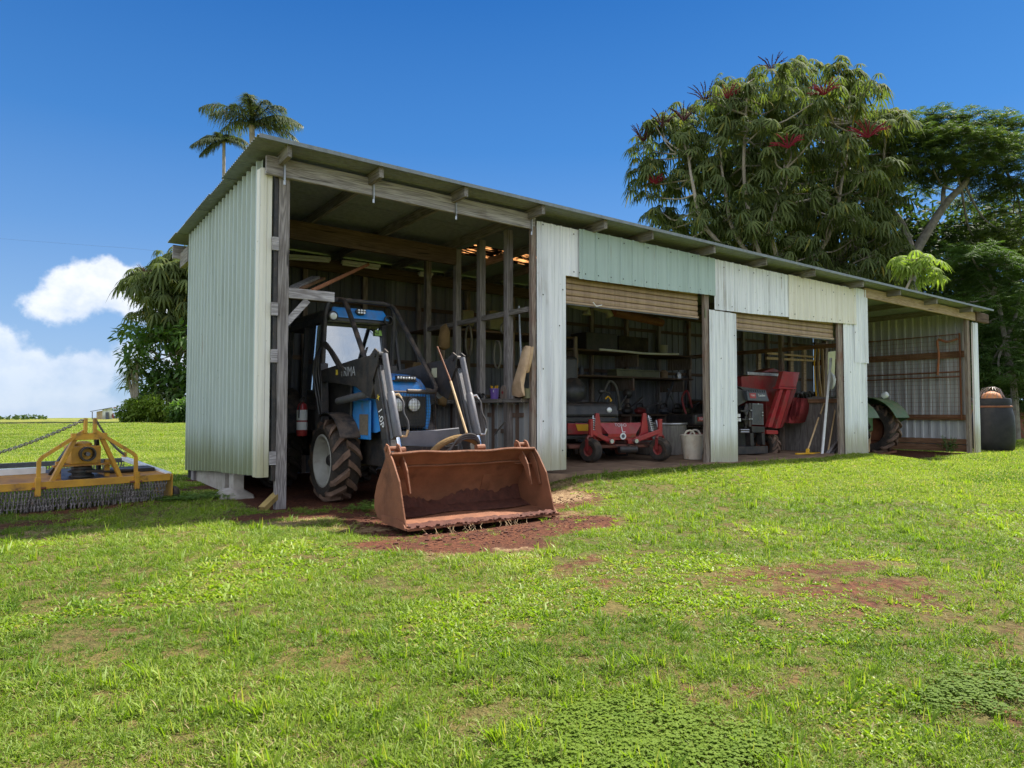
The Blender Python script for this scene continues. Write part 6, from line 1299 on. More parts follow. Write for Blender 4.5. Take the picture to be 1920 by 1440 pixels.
def umbrella_tree(name, label, poly, D0, thick, n_ros, stems, spikes, gap, base_px, leafR=.38, n_obj=250, ros_leaves=9, group=None, trunk_r=.09, pet=.5):
    base = PD(base_px[0], base_px[1], D0); base[2] = float(gz(base[0], base[1])); t_ = thing(name, label, 'tree', base, group)
    pts = fill_crown(poly, D0, thick, n_ros, gap); cl_ = Cloud(); wd = MB(); leafobs = []
    for st in stems:
        P_ = [PD(x, y, D0 + dd) for (x, y, dd) in st]; P_ = spline([base + rdir(1)[0] * V3((.35, .35, 0))] + P_, 5); K = len(P_); MB().tube(P_, [trunk_r * (1 - .6 * i / K) for i in range(K)], 8).build('trunk', BARK, t_, smooth=True)
        st[:] = [tuple(p) for p in P_]
    anchors = [V3(p) for st in stems for p in st[len(st) // 3:]]
    br = MB()
    order = sorted(pts, key=lambda p: np.linalg.norm(p - EYE))
    for k, c in enumerate(order):
        a = min(anchors, key=lambda q: np.linalg.norm(q - c) + (4 if q[2] > c[2] - .2 else 0))
        if k % 2 == 0: limb(br, a, c, .035, .018, .25, 5)
        for j in range(ros_leaves):
            d = rdir(1)[0]; d[2] = abs(d[2]) * .7 - .15; d /= np.linalg.norm(d); lc = c + d * pet * rng.uniform(.7, 1.25); ax = d * .5 + V3((0, 0, .8)) + rdir(1)[0] * .25; RR = leafR * rng.uniform(.55, 1.25)
            br.tube([c, (c + lc) / 2 + V3((0, 0, .04)), lc], .007, 3, False)
            if len(leafobs) < n_obj and k < len(order) * .75: leafobs.append((lc, ax, RR))
            else: palmate(cl_, lc, ax, RR, 11, .060, rng.uniform(.7, 1.35))
    br.build('branches', BARK, t_)['kind'] = 'stuff'; cl_.build('foliage', LF_UMB, t_, 'stuff')
    mes = [p.mesh('leaf', LF_UMB) for p in PALM_PROTO]
    for k, (lc, ax, RR) in enumerate(leafobs):
        o = bpy.data.objects.new('leaf', mes[k % 4]); COL.objects.link(o); o.parent = t_
        q = Vector(tuple(ax)).to_track_quat('Z', 'Y'); o.rotation_euler = q.to_euler(); o.rotation_euler.rotate_axis('Z', rng.uniform(0, 6.28)); o.location = Vector(tuple(V3(lc) - base)); s_ = RR / .40; o.scale = (s_, s_, s_)
    for (x, y, dd, S_, kind) in spikes: inflor(PD(x, y, D0 + dd), S_ * rng.uniform(.8, 1.05), 20 if kind else 13, SPIKE if kind else SPIKED, t_, .45 if kind else .9)
    return t_
ut = umbrella_tree('umbrella_tree', 'big umbrella tree with drooping leaf fans and crimson flower spikes behind the shed roof',
    [(1190, 275), (1235, 225), (1300, 185), (1345, 160), (1420, 128), (1500, 122), (1610, 128), (1640, 165), (1690, 190), (1700, 235), (1690, 320), (1680, 420), (1690, 500), (1690, 560), (1400, 520), (1300, 480), (1215, 420), (1200, 340)], 25.5, 3.2, 400,
    [[(1445, 560, -1.5), (1410, 430, -1.6), (1395, 330, -1.8), (1397, 240, -2), (1400, 185, -2)], [(1440, 560, -1.2), (1325, 430, -1.8), (1300, 350, -1.9), (1290, 290, -1.6)], [(1450, 560, -1), (1378, 440, -1.9), (1360, 360, -1.8), (1352, 310, -1.7)],
     [(1470, 560, -1), (1447, 440, -2.2), (1456, 385, -2.3), (1470, 320, -2.2)], [(1500, 560, 0), (1560, 430, -1), (1580, 330, -1), (1600, 230, -1)], [(1520, 560, .5), (1640, 400, .3), (1660, 260, 0)]],
    [(1447, 134, -.5, .85, 0), (1322, 190, -1, .8, 0), (1282, 228, -1.2, .8, 0), (1206, 266, -.5, .8, 0), (1243, 240, -1, .8, 0), (1365, 185, -2, .55, 1), (1546, 178, -3, .72, 1), (1478, 278, -3.3, .72, 1), (1628, 258, -3.2, .80, 1), (1230, 345, -1, .45, 1)], .52, (1470, 700), .345, 300, 9, pet=.40)
# ------------------------------------------------------------------ spreading feathery tree
def frond_pad(cl_, c, rad, n, L, tilt=.18, fl=.34):
    """layered pad of feathery fronds: each frond a rachis with narrow pinnae"""
    c = V3(c); a = rng.uniform(0, 6.283, n); r = rad * np.sqrt(rng.uniform(0, 1, n)); b0 = c + np.stack([np.cos(a) * r, np.sin(a) * r, -.22 * r * r / rad + rng.normal(0, .17, n)], 1)
    a2 = a + rng.normal(0, 1.3, n); d = np.stack([np.cos(a2), np.sin(a2), rng.uniform(-.35, .5, n)], 1); LL = L * rng.uniform(.7, 1.2, n)
    cl_.strips(b0, d, np.tile([0, 0, 1.], (n, 1)), LL, .02, .22, 2, (1, 1, .5))
    for k in range(13):
        t_ = (k + 1) / 14; q = b0 + d * (LL * t_)[:, None] - np.array([0, 0, 1.]) * (.22 * LL * t_ * t_)[:, None]; pl_ = fl * LL * math.sin(math.pi * (.2 + .72 * t_))
        for s_ in (-1, 1):
            sd = np.stack([-d[:, 1] * s_, d[:, 0] * s_, np.zeros(n)], 1) + d * .45 + rdir(n) * .28; cl_.strips(q, sd, np.tile([0, 0, 1.], (n, 1)) + rdir(n) * .5, pl_ * rng.uniform(.7, 1.15, n), .030 * LL / .6, rng.uniform(.1, .6, n), 1, (1, .35))
def feather_tree(name, label, D0, stems, pads, mat, base_px, r0=.22, L=.62, n=120, bark=None, group=None):
    base = PD(base_px[0], base_px[1], D0); base[2] = float(gz(base[0], base[1])); t_ = thing(name, label, 'tree', base, group); cl_ = Cloud(); ends = []
    for k, (st, ra, rb) in enumerate(stems):
        P_ = [PD(x, y, D0 + dd) for (x, y, dd) in st]; P_ = ([base] if k == 0 else []) + P_; P_ = spline(P_, 5); K = len(P_); MB().tube(P_, [ra + (rb - ra) * i / (K - 1) for i in range(K)], 9).build('trunk' if k == 0 else 'limb', bark or BARK2, t_, smooth=True); ends += P_[K // 2:]
    br = MB()
    for (x, y, dd, rad, m) in pads:
        c = PD(x, y, D0 + dd); a = min(ends, key=lambda q: np.linalg.norm(q - c)); limb(br, a, c - V3((0, 0, .1)), .05, .02, .2, 5)
        for _ in range(4): e = c + rdir(1)[0] * V3((rad, rad, .15)) * .7; limb(br, c - V3((0, 0, .1)), e, .02, .008, .2, 4)
        frond_pad(cl_, c, rad, int(n * m), L)
    br.build('branches', bark or BARK2, t_)['kind'] = 'stuff'; cl_.build('foliage', mat, t_, 'stuff'); return t_
pads = [(x, y, dd, r, m) for (x, y, dd, r, m) in (
    (1700, 235, 0, 1.1, 1), (1740, 222, .5, 1.1, 1), (1790, 226, 0, 1.2, 1), (1835, 228, 0, 1.2, 1), (1880, 240, .5, 1.1, 1), (1905, 262, 0, 1.0, 1), (1715, 262, -1, 1.2, 1.1), (1765, 255, -1, 1.2, 1.1), (1815, 262, -1.4, 1.2, 1.1), (1862, 276, -1.2, 1.2, 1),
    (1700, 300, -.5, 1.0, 1), (1742, 295, -1.4, 1.2, 1), (1790, 300, -1.6, 1.1, 1), (1838, 303, -1.5, 1.1, 1), (1885, 318, -.8, 1.2, 1), (1910, 345, -.6, 1.0, 1), (1870, 345, 0, 1.0, .8), (1690, 345, .5, 1.0, .8), (1760, 330, .8, 1.0, .7), (1820, 372, 1.5, 1.0, .7), (1900, 395, .5, 1.1, .9), (1880, 430, 0, 1.0, .9), (1915, 455, .5, 1.0, .9), (1850, 455, 1.2, 1.0, .8))]
feather_tree('poinciana_tree', 'spreading tree with forked mottled trunk and flat feathery layers beside the umbrella tree', 27,
    [([(1712, 545, 0), (1713, 475, 0)], .30, .20), ([(1713, 478, 0), (1745, 425, -.3), (1775, 380, -.5), (1808, 345, -.6), (1830, 308, -.5), (1870, 288, -.4)], .19, .06), ([(1713, 478, 0), (1692, 420, .2), (1668, 388, .4), (1640, 350, .5)], .14, .05), ([(1768, 385, -.5), (1772, 345, -.2), (1800, 310, 0), (1805, 285, 0)], .09, .03), ([(1775, 340, -.2), (1760, 300, .3), (1745, 265, .3)], .06, .025), ([(1828, 312, -.5), (1822, 285, -.3), (1830, 250, 0)], .06, .025)],
    pads, LF_FRON, (1712, 760))
pads2 = [(x, y, rng.uniform(-1, 1), 1.0, 1) for (x, y) in ((1840, 500), (1880, 490), (1915, 520), (1860, 540), (1900, 570), (1830, 560), (1880, 610), (1915, 630), (1870, 650), (1850, 600), (1900, 680), (1875, 700), (1915, 715), (1860, 690), (1800, 520), (1780, 480), (1820, 470))]
feather_tree('young_poinciana', 'lower feathery tree with fresh green fronds beyond the end post', 23, [([(1900, 720, 0), (1885, 640, 0), (1870, 560, 0), (1850, 500, 0)], .12, .04), ([(1885, 640, 0), (1905, 590, .3), (1915, 530, .5)], .07, .03), ([(1870, 560, 0), (1815, 505, .5)], .05, .02)], pads2, LF_FRON2, (1905, 770), n=80)
# ------------------------------------------------------------------ dense dark trees behind
def leafy_tree(name, label, poly, D0, thick, n_cl, mat, base_px, leaf=.16, per=90, rad=.8, group=None, trunk_r=.14, bark=None, broad=.5, cat='tree'):
    base = PD(base_px[0], base_px[1], D0); base[2] = float(gz(base[0], base[1])); t_ = thing(name, label, cat, base, group); cl_ = Cloud(); pts = fill_crown(poly, D0, thick, n_cl, rad * .55)
    top = max(p[2] for p in pts); tr = [base, base + V3((.1, .1, (top - base[2]) * .35)), base + V3((-.1, .2, (top - base[2]) * .7))]; MB().tube(spline(tr, 4), [trunk_r * (1 - .08 * i) for i in range(9)], 8).build('trunk', bark or BARK, t_, smooth=True)
    br = MB(); A = spline(tr, 4)
    for c in pts:
        limb(br, min(A, key=lambda q: np.linalg.norm(q - c) + (1.5 if q[2] > c[2] else 0)), c, .04 * trunk_r / .14, .012, .2, 4)
        b0 = c + rdir(per) * (rad * rng.uniform(.25, 1, per) ** .6)[:, None] * np.array([1, 1, .75]); d = (b0 - c) / rad + rdir(per) * .7; up = rdir(per) * .5 + np.array([0, 0, 1.]); cl_.strips(b0, d, up, leaf * rng.uniform(.7, 1.4, per), leaf * broad, .3, 2, (.35, 1, .15))
    br.build('branches', bark or BARK, t_)['kind'] = 'stuff'; cl_.build('foliage', mat, t_, 'stuff'); return t_
leafy_tree('evergreen_tree', 'dense dark evergreen behind the trunks of the umbrella tree', [(1330, 300), (1480, 260), (1660, 300), (1720, 420), (1720, 620), (1480, 560), (1330, 470)], 30.5, 2.2, 70, LF_DARK, (1560, 760), .34, 120, 1.3)
leafy_tree('evergreen_tree', 'dark evergreen filling the gap below the forked trunk', [(1690, 420), (1760, 400), (1850, 420), (1860, 620), (1850, 740), (1720, 700), (1680, 600)], 31, 2.2, 60, LF_DARK, (1770, 765), .32, 120, 1.2)
leafy_tree('evergreen_tree', 'dark evergreen at the edge of the picture behind the barrel', [(1830, 400), (1930, 380), (1990, 420), (1990, 740), (1840, 735), (1820, 560)], 32, 2, 60, LF_DARK, (1900, 768), .32, 120, 1.2)
leafy_tree('evergreen_tree', 'low dark hedge tree right behind the barrel and the dirt bank', [(1835, 640), (1990, 600), (2000, 750), (1838, 745)], 26, 1.2, 40, LF_DARK, (1890, 768), .22, 120, .75)
umbrella_tree('umbrella_sapling', 'yellow green umbrella sapling poking up over the low end of the roof', [(1680, 478), (1720, 470), (1770, 485), (1765, 520), (1720, 540), (1690, 520)], 20.5, .5, 9, [[(1640, 700, 0), (1700, 540, 0), (1725, 505, 0)]], [], .3, (1640, 780), .30, 40, 7, trunk_r=.06, pet=.35)
for o in [o for o in bpy.data.objects if o.parent and o.parent.name == 'umbrella_sapling' and o.name.split('.')[0] in ('leaf', 'foliage')]:
    if o.name.startswith('foliage') or o.data.name.startswith('leaf'):
        o.data.materials.clear(); o.data.materials.append(LF_UMB2)
# ------------------------------------------------------------------ trees across the field at the other end
umbrella_tree('umbrella_tree', 'umbrella tree with dark red spikes across the field beside the gable wall', [(250, 520), (290, 505), (330, 470), (400, 465), (420, 640), (340, 650), (270, 610), (248, 560)], 44, 2.2, 95, [[(330, 760, 0), (335, 650, 0), (330, 560, 0)], [(360, 760, 0), (375, 620, 0), (380, 520, 0)]],
    [(275, 520, -1, 1.0, 0), (318, 510, -1.5, .9, 0), (345, 512, -1.5, .9, 0)],   .62, (345, 785), .66, 120, 8, trunk_r=.16, pet=.7)
leafy_tree('frangipani_tree', 'broad leaved green tree in front of the far umbrella tree', [(236, 620), (262, 600), (300, 630), (400, 600), (410, 770), (300, 760), (262, 720), (240, 660)], 42.5, 1.6, 42, LF_BROAD, (330, 785), .50, 70, .95, broad=.42)
def strap_plant(name, label, D, heads, base_px, L, n, mat, r0, cat='plant'):
    base = PD(base_px[0], base_px[1], D); base[2] = float(gz(base[0], base[1])); t_ = thing(name, label, cat, base)
    cl_ = Cloud(); mb = MB()
    for (x, y) in heads:
        c = PD(x, y, D); mb.tube(spline([base, base * .5 + c * .5 + V3((.05, 0, 0)), c], 4), r0, 7); d = rdir(n); d[:, 2] = d[:, 2] * .8 + .15; cl_.strips(np.repeat(c[None], n, 0), d, rdir(n) * .3 + np.array([0, 0, 1.]), L * rng.uniform(.7, 1.1, n), L * .085, .35, 3, (.8, 1, .7, .1))
    mb.build('trunk', BARK, t_, smooth=True); cl_.build('foliage', mat, t_, 'stuff'); return t_
strap_plant('cordyline', 'spiky strap leaved plant on a bare pale trunk beside the rounded shrub', 41, [(247, 692), (240, 705), (256, 680)], (254, 788), 1.05, 55, LF_CORD, .09)
strap_plant('pandanus', 'low spiky plant with yellow tinged straps behind the rounded shrub', 41.5, [(295, 735), (315, 740), (330, 735)], (305, 788), 1.1, 55, LF_CORD, .10)
leafy_tree('rounded_shrub', 'rounded bright green shrub at the edge of the far lawn', [(226, 770), (236, 755), (262, 750), (290, 750), (312, 762), (322, 785), (228, 786)], 40.5, .8, 40, LF_SHRUB, (272, 790), .20, 150, .42, trunk_r=.06, cat='shrub')
leafy_tree('dark_shrub', 'dark shrub half hidden by the gable wall', [(322, 770), (340, 755), (400, 752), (410, 790), (326, 791)], 38.5, .8, 26, LF_BROAD, (352, 795), .22, 130, .45, trunk_r=.06, cat='shrub')
# ------------------------------------------------------------------ palms behind the shed roof
def palm_tree(label, D, head, base_px, L, fronds, trunk_r, dead=None):
    base = PD(base_px[0], base_px[1], D); base[2] = float(gz(base[0], base[1])); c = PD(head[0], head[1], D); t_ = thing('palm_tree', label, 'palm tree', base)
    MB().tube(spline([base, (base + c) / 2 + V3((.15, 0, 0)), c], 6), trunk_r, 9).build('trunk', BARK, t_, smooth=True)
    for (az_, el_, k) in fronds:
        cl_ = Cloud(); d = V3((math.cos(az_) * math.cos(el_), math.sin(az_) * math.cos(el_), math.sin(el_))); LL = L * k * rng.uniform(.9, 1.1); N = 34
        tt = np.linspace(.0, 1, N); rach = c + d * (LL * tt)[:, None] - np.array([0, 0, 1.]) * (LL * .50 * tt ** 2.4)[:, None]; tan = np.gradient(rach, axis=0); tan /= np.linalg.norm(tan, axis=1, keepdims=True)
        cl_.strips(rach[:-1], tan[:-1], np.tile([0.2, .1, 1.], (N - 1, 1)), LL / N * 1.3, .05, 0, 1, (1, 1))
        ll = LL * .30 * np.sin(np.pi * np.clip(.12 + .86 * tt, 0, 1)) + .08
        wind = np.array([.55, -.4, 0])
        for s_ in (-1, 1):
            for rep in range(3):
                sd = np.cross(tan, [0, 0, 1.]) * s_ + tan * .7 + wind * .35 + np.array([0, 0, -.25]) + rdir(N) * .38; cl_.strips(rach, sd, np.tile([0, 0, 1.], (N, 1)), ll * rng.uniform(.7, 1.1, N), ll * 0 + .030, .6, 2, (.8, 1, .15))
        cl_.build('frond', LF_PALM, t_)
    return t_
fr = [(a, e + .12, k) for a, e, k in ((-.7, .75, 1), (-.4, .45, 1.05), (-1.1, .95, .9), (.2, .6, 1), (2.4, .95, .95), (2.8, .6, 1.05), (3.3, .35, .8), (1.2, 1.1, .9), (-2.0, .9, .9), (1.9, 1.25, .9), (-.2, .15, .9), (-.8, .3, 1), (4.2, 1.2, .9), (2.2, .3, .7))]
palm_tree('tall palm with wind blown fronds above the corner of the shed roof', 30, (472, 232), (476, 800), 2.45, fr, .12)
palm_tree('slim palm with small ragged crown at the edge of the roof', 31, (420, 262), (402, 800), 1.15, [(2.6, .5, 1), (3.1, .1, 1.1), (-.3, .5, 1), (-.7, .1, 1), (.5, .9, .9), (2.0, 1.0, .9), (-1.6, .4, .8), (2.9, -.3, .9)], .07)
# ------------------------------------------------------------------ far hut, and the dirt bank by the barrel
hb_ = PD(200, 784, 70); hut = thing('tin_hut', 'small tin and board hut on the skyline of the far field', 'hut', hb_)
def hp(x, y, d=0): return PD(x, y, 70 + d)
MB().prism([hp(181, 772), hp(192, 770), hp(192, 800), hp(181, 800)], (.2, 2.5, 0)).build('board_wall', pm('hut_boards', (.55, .42, .25), (.42, .3, .17), rough=.8), hut)
MB().prism([hp(192, 768), hp(211, 765), hp(211, 800), hp(192, 800)], (.2, 2.5, 0)).build('tin_wall', WHITE, hut)
MB().prism([hp(198, 773, -.1), hp(204, 773, -.1), hp(204, 800, -.1), hp(198, 800, -.1)], (0, .12, 0)).build('doorway', BGREY, hut)
MB().prism([hp(169, 771, -.3), hp(210, 763.5, -.3), hp(210, 765, -.3), hp(169, 772.2, -.3)], (.2, 3, 0)).build('roof', GREYM, hut)
MB().bar(hp(173, 772), hp(173, 800), .08, .08).build('post', WD_Z, hut)
fm = thing('parked_tractor', 'tiny red farm machine parked beside the far hut', 'tractor', hp(214, 784)); MB().prism([hp(208, 776), hp(213, 774), hp(214, 784), hp(208, 784)], (0, 1, 0)).build('body', REDD, fm, bevel=.05); MB().prism([hp(213, 779), hp(221, 781), hp(221, 785), hp(213, 785)], (0, 1, 0)).build('bonnet', BGREY, fm, bevel=.05); MB().prism([hp(212, 764), hp(221, 763), hp(218, 766)], (0, 1, 0)).build('sun_canopy', REDD, fm)
n = 46; bx = np.linspace(21.4, 40, n); by = np.linspace(8.3, 16, 30); BX, BY = np.meshgrid(bx, by)
lip = sst(BY - .14 * (BX - 21.4), 8.5, 9.4) * sst(BX, 21.4, 22.0); BZ = gz(BX, BY) - .05 + lip * (1.15 + .08 * wob(BX, BY, 2)) + .06 * rng.normal(size=BX.shape) * (lip > .02) * (lip < .95)
bq = np.arange(n * 30).reshape(30, n); bq = np.stack([bq[:-1, :-1], bq[:-1, 1:], bq[1:, 1:], bq[1:, :-1]], -1).reshape(-1, 4)
BANK = pm('red_earth_bank', (.24, .10, .055), (.16, .065, .035), (.13, .14, .04), sc=4, rough=.95, bump=1, bsc=14, patch=.45, psc=2, spec=.1)
ob = bpy.data.objects.new('earth_bank', npmesh('earth_bank', np.stack([BX, BY, BZ], -1), bq, BANK, True)); COL.objects.link(ob); ob['kind'] = 'structure'
cl_ = Cloud(); m = 5200; x = rng.uniform(21.6, 34, m); yy = 8.4 + .14 * (x - 21.4) + rng.uniform(0, 3.2, m) ** 1.2; f = sst(yy - .14 * (x - 21.4), 8.5, 9.4) * sst(x, 21.4, 22.0); keep = rng.random(m) < np.where(f > .9, 1, .35); x, yy, f = x[keep], yy[keep], f[keep]
z = gz(x, yy) - .05 + f * 1.15; d = rdir(len(x)) * .6 + np.array([0, 0, .8]); cl_.strips(np.stack([x, yy, z], 1), d, rdir(len(x)), rng.uniform(.12, .32, len(x)), .035, .5, 2, (.7, 1, .2)); cl_.build('bank_grass', LF_SHRUB, None, 'stuff')
single(MB().tube(spline([PD(-150, 436, 70), PD(140, 458, 60), PD(250, 466, 55), PD(330, 475, 48)], 5), .005, 4), 'power_line', BLACKP, 'thin power line crossing the sky towards the gable end', 'power line')

# ------------------------------------------------------------------ lawn: grass, clover and weeds
def tuft_mesh(name, n, h, w_, spread, lean, mat, curl=.4, seg=3, taper=(.8, 1, .7, .08)):
    cl_ = Cloud(); a = rng.uniform(0, 6.283, n); r = spread * np.sqrt(rng.uniform(0, 1, n)); b0 = np.stack([np.cos(a) * r, np.sin(a) * r, np.full(n, -.006)], 1); a2 = rng.uniform(0, 6.283, n); ln = lean * rng.uniform(.2, 1.2, n)
    d = np.stack([np.cos(a2) * ln, np.sin(a2) * ln, np.ones(n)], 1); up = np.stack([np.cos(a2), np.sin(a2), np.full(n, .15)], 1) + rdir(n) * .5; cl_.strips(b0, d, up, h * rng.uniform(.55, 1.15, n), w_ * rng.uniform(.7, 1.3, n), curl * rng.uniform(.2, 1.3, n), seg, taper); return cl_.mesh(name, mat)
def clover_mesh(name, n, mat, R_=.013, spread=.05, h=.045):
    cl_ = Cloud(); a = rng.uniform(0, 6.283, n); r = spread * np.sqrt(rng.uniform(0, 1, n)); top = np.stack([np.cos(a) * r * 1.2, np.sin(a) * r * 1.2, h * rng.uniform(.5, 1.1, n)], 1)
    cl_.strips(top * np.array([.75, .75, 0]), top - top * np.array([.75, .75, 0]), rdir(n), np.linalg.norm(top - top * np.array([.75, .75, 0]), axis=1), .002, 0, 1, (1, 1))
    ax = rdir(n) * .35 + np.array([0, 0, 1.])
    for k in range(3):
        aa = a * 3 + k * 2.094; d = np.stack([np.cos(aa), np.sin(aa), np.zeros(n) + .1], 1); cl_.strips(top, d, ax, R_ * rng.uniform(.9, 1.3, n), R_ * 1.05, .15, 2, (.25, 1.1, .6))
    return cl_.mesh(name, mat)
G_F = leafmat('fine_grass', (.082, .155, .012), (.26, .325, .048), .36, .55, .25, True, (.46, .40, .19)); G_B = leafmat('broad_grass', (.10, .185, .010), (.28, .36, .03), .38, .5, .3, True, (.42, .34, .12))
G_C = leafmat('clover_leaf', (.075, .135, .014), (.17, .235, .03), .3, .65, .1, True); G_D = leafmat('dry_grass', (.20, .15, .065), (.40, .32, .17), .25, .7, .15, True); G_W = leafmat('weed_ground_leaf', (.075, .145, .025), (.17, .25, .05), .3, .65, .1, True)
tufts = [tuft_mesh('tuft', 26, .047, .0038, .038, 1.3, G_F, .6), tuft_mesh('tuft', 20, .060, .0042, .038, 1.0, G_F, .6), tuft_mesh('tuft', 16, .042, .0085, .038, 1.9, G_B, .5), tuft_mesh('tuft', 15, .055, .0085, .035, 1.3, G_B, .55),
         clover_mesh('tuft', 15, G_C, .0105, .055, .04), tuft_mesh('tuft', 13, .06, .003, .045, 2.2, G_D, .35), tuft_mesh('tuft', 9, .085, .0055, .02, .8, G_B, .5), clover_mesh('tuft', 14, G_W, .015, .06, .055), tuft_mesh('tuft', 60, .058, .011, .10, 1.2, G_F, .5, 2, (.9, 1, .15))]
tcol = bpy.data.collections.new('tuft_sources')
for k, me in enumerate(tufts):
    o = bpy.data.objects.new('tuft_%d' % k, me); tcol.objects.link(o)
def scatter(N, r0, r1, power):
    u = rng.uniform(0, 1, N); 
    r = (r0 ** (2 - power) + u * (r1 ** (2 - power) - r0 ** (2 - power))) ** (1 / (2 - power)); a = YAW + rng.uniform(-1.15, 1.15, N); return r * np.sin(a), r * np.cos(a), r
x, y, r = scatter(215000, 1.3, 42, 1.55)
insh = (x > 2.02) & (y > 7.42 - .1 * (x > 5.6)) & (y < 12.3) & (x < 19.1); keep = ~insh
x, y, r = x[keep], y[keep], r[keep]; z = gz(x, y); N = len(x)
nz = .5 + .5 * wob(x, y, 3.1) + .18 * wob(x + 3, y + 7, 9.5) ; nz2 = .5 + .5 * wob(x - 20, y + 5, 1.6)
sl_ = blobs(x, y, SOIL) + .18 * wob(x, y + 3, 8); cv = blobs(x, y, CLOV); cv = cv + (cv > .03) * (.35 * wob(x, y, 8) + rng.normal(0, .28, N)); wv_ = blobs(x, y, WEED); wv_ = wv_ + (wv_ > .03) * (.2 * wob(x, y + 4, 6) + rng.normal(0, .2, N)); bd = blobs(x, y, BROAD) + .75 * (nz - .5) + .12; stw = blobs(x, y, STRAW)
q = rng.random(N); typ = np.where(q < .62, 0, np.where(q < .93, 1, 6))
typ = np.where((bd > .42) & (rng.random(N) < .85), np.where(rng.random(N) < .6, 2, 3), typ); typ = np.where((nz2 > .74) & (rng.random(N) < .16), 5, typ); typ = np.where(rng.random(N) < .06, 5, typ)
typ = np.where((cv > .5) & (rng.random(N) < .55), 4, typ); typ = np.where((wv_ > .45) & (rng.random(N) < .75), 7, typ); typ = np.where((stw > .35) & (rng.random(N) < .7), 5, typ)
typ = np.where((sl_ > .3) & (rng.random(N) < .22), 5, typ)
drop = (rng.random(N) < np.clip((sl_ + rng.normal(0, .12, N) - .28) * 1.7, 0, .93)) & (typ != 7) | ((sl_ > .45) & (typ == 7) & (rng.random(N) < .25))
gap = .6 * wob(x + 2, y - 9, 15) + .5 * wob(x - 6, y + 1, 6.5) + rng.normal(0, .12, N); drop = drop | ((gap > .42) & (r < 14) & (typ != 4) & (typ != 7) & (rng.random(N) < .72)); far_ = r > 9.5; typ = np.where(far_ & (typ < 4), 8, typ)
tint = np.clip(.42 + .55 * (nz - .5) + .35 * (nz2 - .5) + rng.normal(0, .17, N) + (r > 9) * (.26 + .45 * wob(.12 * x, y, 2.2)), 0, 1)
scl = rng.uniform(.6, 1.35, N) * (1 + .35 * (nz - .5)) * (1 + .3 * wob(x + 11, y - 4, 12)) * np.where(r < 3.2, 1.0, 1) * np.clip(.9 + (r - 3.5) * .07, .9, 1.35); scl = np.where(typ == 8, np.clip(.55 + .025 * r, .7, 1.6), scl); scl = np.where(sl_ > .25, scl * .7, scl); scl = np.where(typ == 7, rng.uniform(.8, 1.4, N), scl); scl = np.where(typ == 4, rng.uniform(.5, .8, N), scl)
ok = ~drop; x, y, z, typ, tint, scl = x[ok], y[ok], z[ok], typ[ok], tint[ok], scl[ok]; N = len(x)
me = bpy.data.meshes.new('lawn_grass'); me.vertices.add(N); me.vertices.foreach_set('co', np.stack([x, y, z], 1).astype(np.float32).ravel())
for nm, tp, arr in (('pick', 'INT', typ.astype(np.int32)), ('tint', 'FLOAT', tint.astype(np.float32)), ('size', 'FLOAT', scl.astype(np.float32)), ('turn', 'FLOAT', rng.uniform(0, 6.283, N).astype(np.float32))):
    at = me.attributes.new(nm, tp, 'POINT'); at.data.foreach_set('value', arr)
go = bpy.data.objects.new('lawn_grass', me); COL.objects.link(go); go['kind'] = 'stuff'
ng = bpy.data.node_groups.new('scatter_tufts', 'GeometryNodeTree'); ng.interface.new_socket('Geometry', in_out='INPUT', socket_type='NodeSocketGeometry'); ng.interface.new_socket('Geometry', in_out='OUTPUT', socket_type='NodeSocketGeometry')
gi, go_ = ng.nodes.new('NodeGroupInput'), ng.nodes.new('NodeGroupOutput'); ci = ng.nodes.new('GeometryNodeCollectionInfo'); ci.inputs['Collection'].default_value = tcol; ci.inputs['Separate Children'].default_value = True; ci.inputs['Reset Children'].default_value = True
ip = ng.nodes.new('GeometryNodeInstanceOnPoints'); ip.inputs['Pick Instance'].default_value = True
def nattr(nm, tp): n_ = ng.nodes.new('GeometryNodeInputNamedAttribute'); n_.data_type = tp; n_.inputs['Name'].default_value = nm; return [o_ for o_ in n_.outputs if o_.enabled][0]
cx_ = ng.nodes.new('ShaderNodeCombineXYZ'); ng.links.new(nattr('turn', 'FLOAT'), cx_.inputs[2])
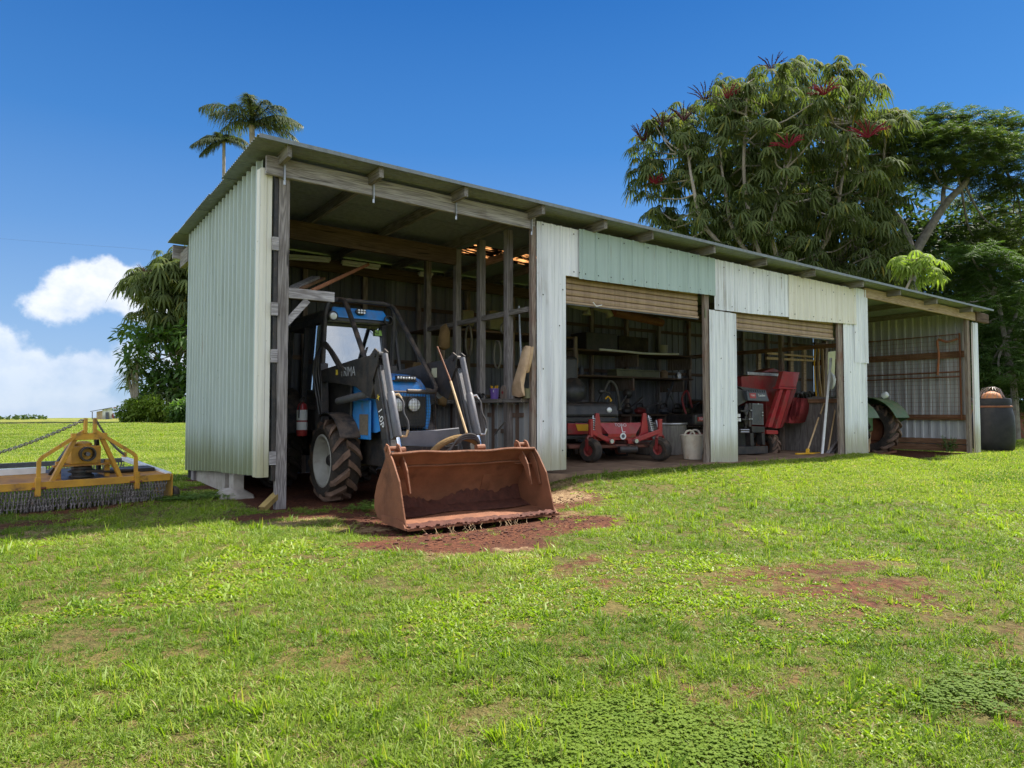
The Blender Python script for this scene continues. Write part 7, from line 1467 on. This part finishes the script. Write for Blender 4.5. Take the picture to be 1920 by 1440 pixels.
ng.links.new(gi.outputs[0], ip.inputs['Points']); ng.links.new(ci.outputs[0], ip.inputs['Instance']); ng.links.new(nattr('pick', 'INT'), ip.inputs['Instance Index']); ng.links.new(cx_.outputs[0], ip.inputs['Rotation']); ng.links.new(nattr('size', 'FLOAT'), ip.inputs['Scale']); ng.links.new(ip.outputs[0], go_.inputs[0])
md_ = go.modifiers.new('scatter', 'NODES'); md_.node_group = ng
cl_ = Cloud(); m = 2600; azs = rng.uniform(-.80, .02, m); rr = rng.uniform(84, 92, m); hb2 = .25 + .35 * (.5 + .5 * np.sin(azs * 37)) * (.5 + .5 * np.sin(azs * 91 + 2)); x, y = rr * np.sin(azs), rr * np.cos(azs); zz = gz(x, y) + rng.uniform(0, 1, m) * hb2
cl_.strips(np.stack([x, y, zz], 1), rdir(m), rdir(m), .35, .22, .2, 1, (1, .5)); cl_.build('far_treeline', LF_DARK, None, 'stuff')
# clods and crumbs of soil where the bucket has scraped
mb = MB()
for _ in range(900):
    cx_0, cy_0, a_, b_, rot_, k_0 = SOIL[rng.integers(0, 7)]; px_, py_ = cx_0 + rng.normal(0, a_ * .55), cy_0 + rng.normal(0, b_ * .55); s_ = rng.uniform(.003, .011) * (1 + (rng.random() < .05)); mb.ball((px_, py_, float(gz(px_, py_)) + s_ * .3), s_, 6, (1.3, 1, .7))
mb.build('soil_crumbs', MUD, None, smooth=True)['kind'] = 'stuff'

GROUPS = {'evergreen_tree': 'dark evergreens behind the shed', 'palm_tree': 'palms behind the shed roof', 'strip_light': 'strip lights under the shed roof', 'stake': 'stakes by the green tractor',
          'storage_box': 'boxes stored at the back of the first bay', 'timber_rack': 'timber racks behind the studs', 'black_crate': 'black crates on the upper shelf', 'paint_tin': 'tins on the middle shelf', 'hose_loop': 'hose loops behind the studs',
          'stored_board': 'boards stored on the bracket', 'control_rod': 'control rods beside the mower', 'downpipe_end': 'pipe ends under the first roller door'}
for o in bpy.data.objects:
    g_ = GROUPS.get(o.name.split('.')[0])
    if g_ and o.parent is None: o['group'] = g_
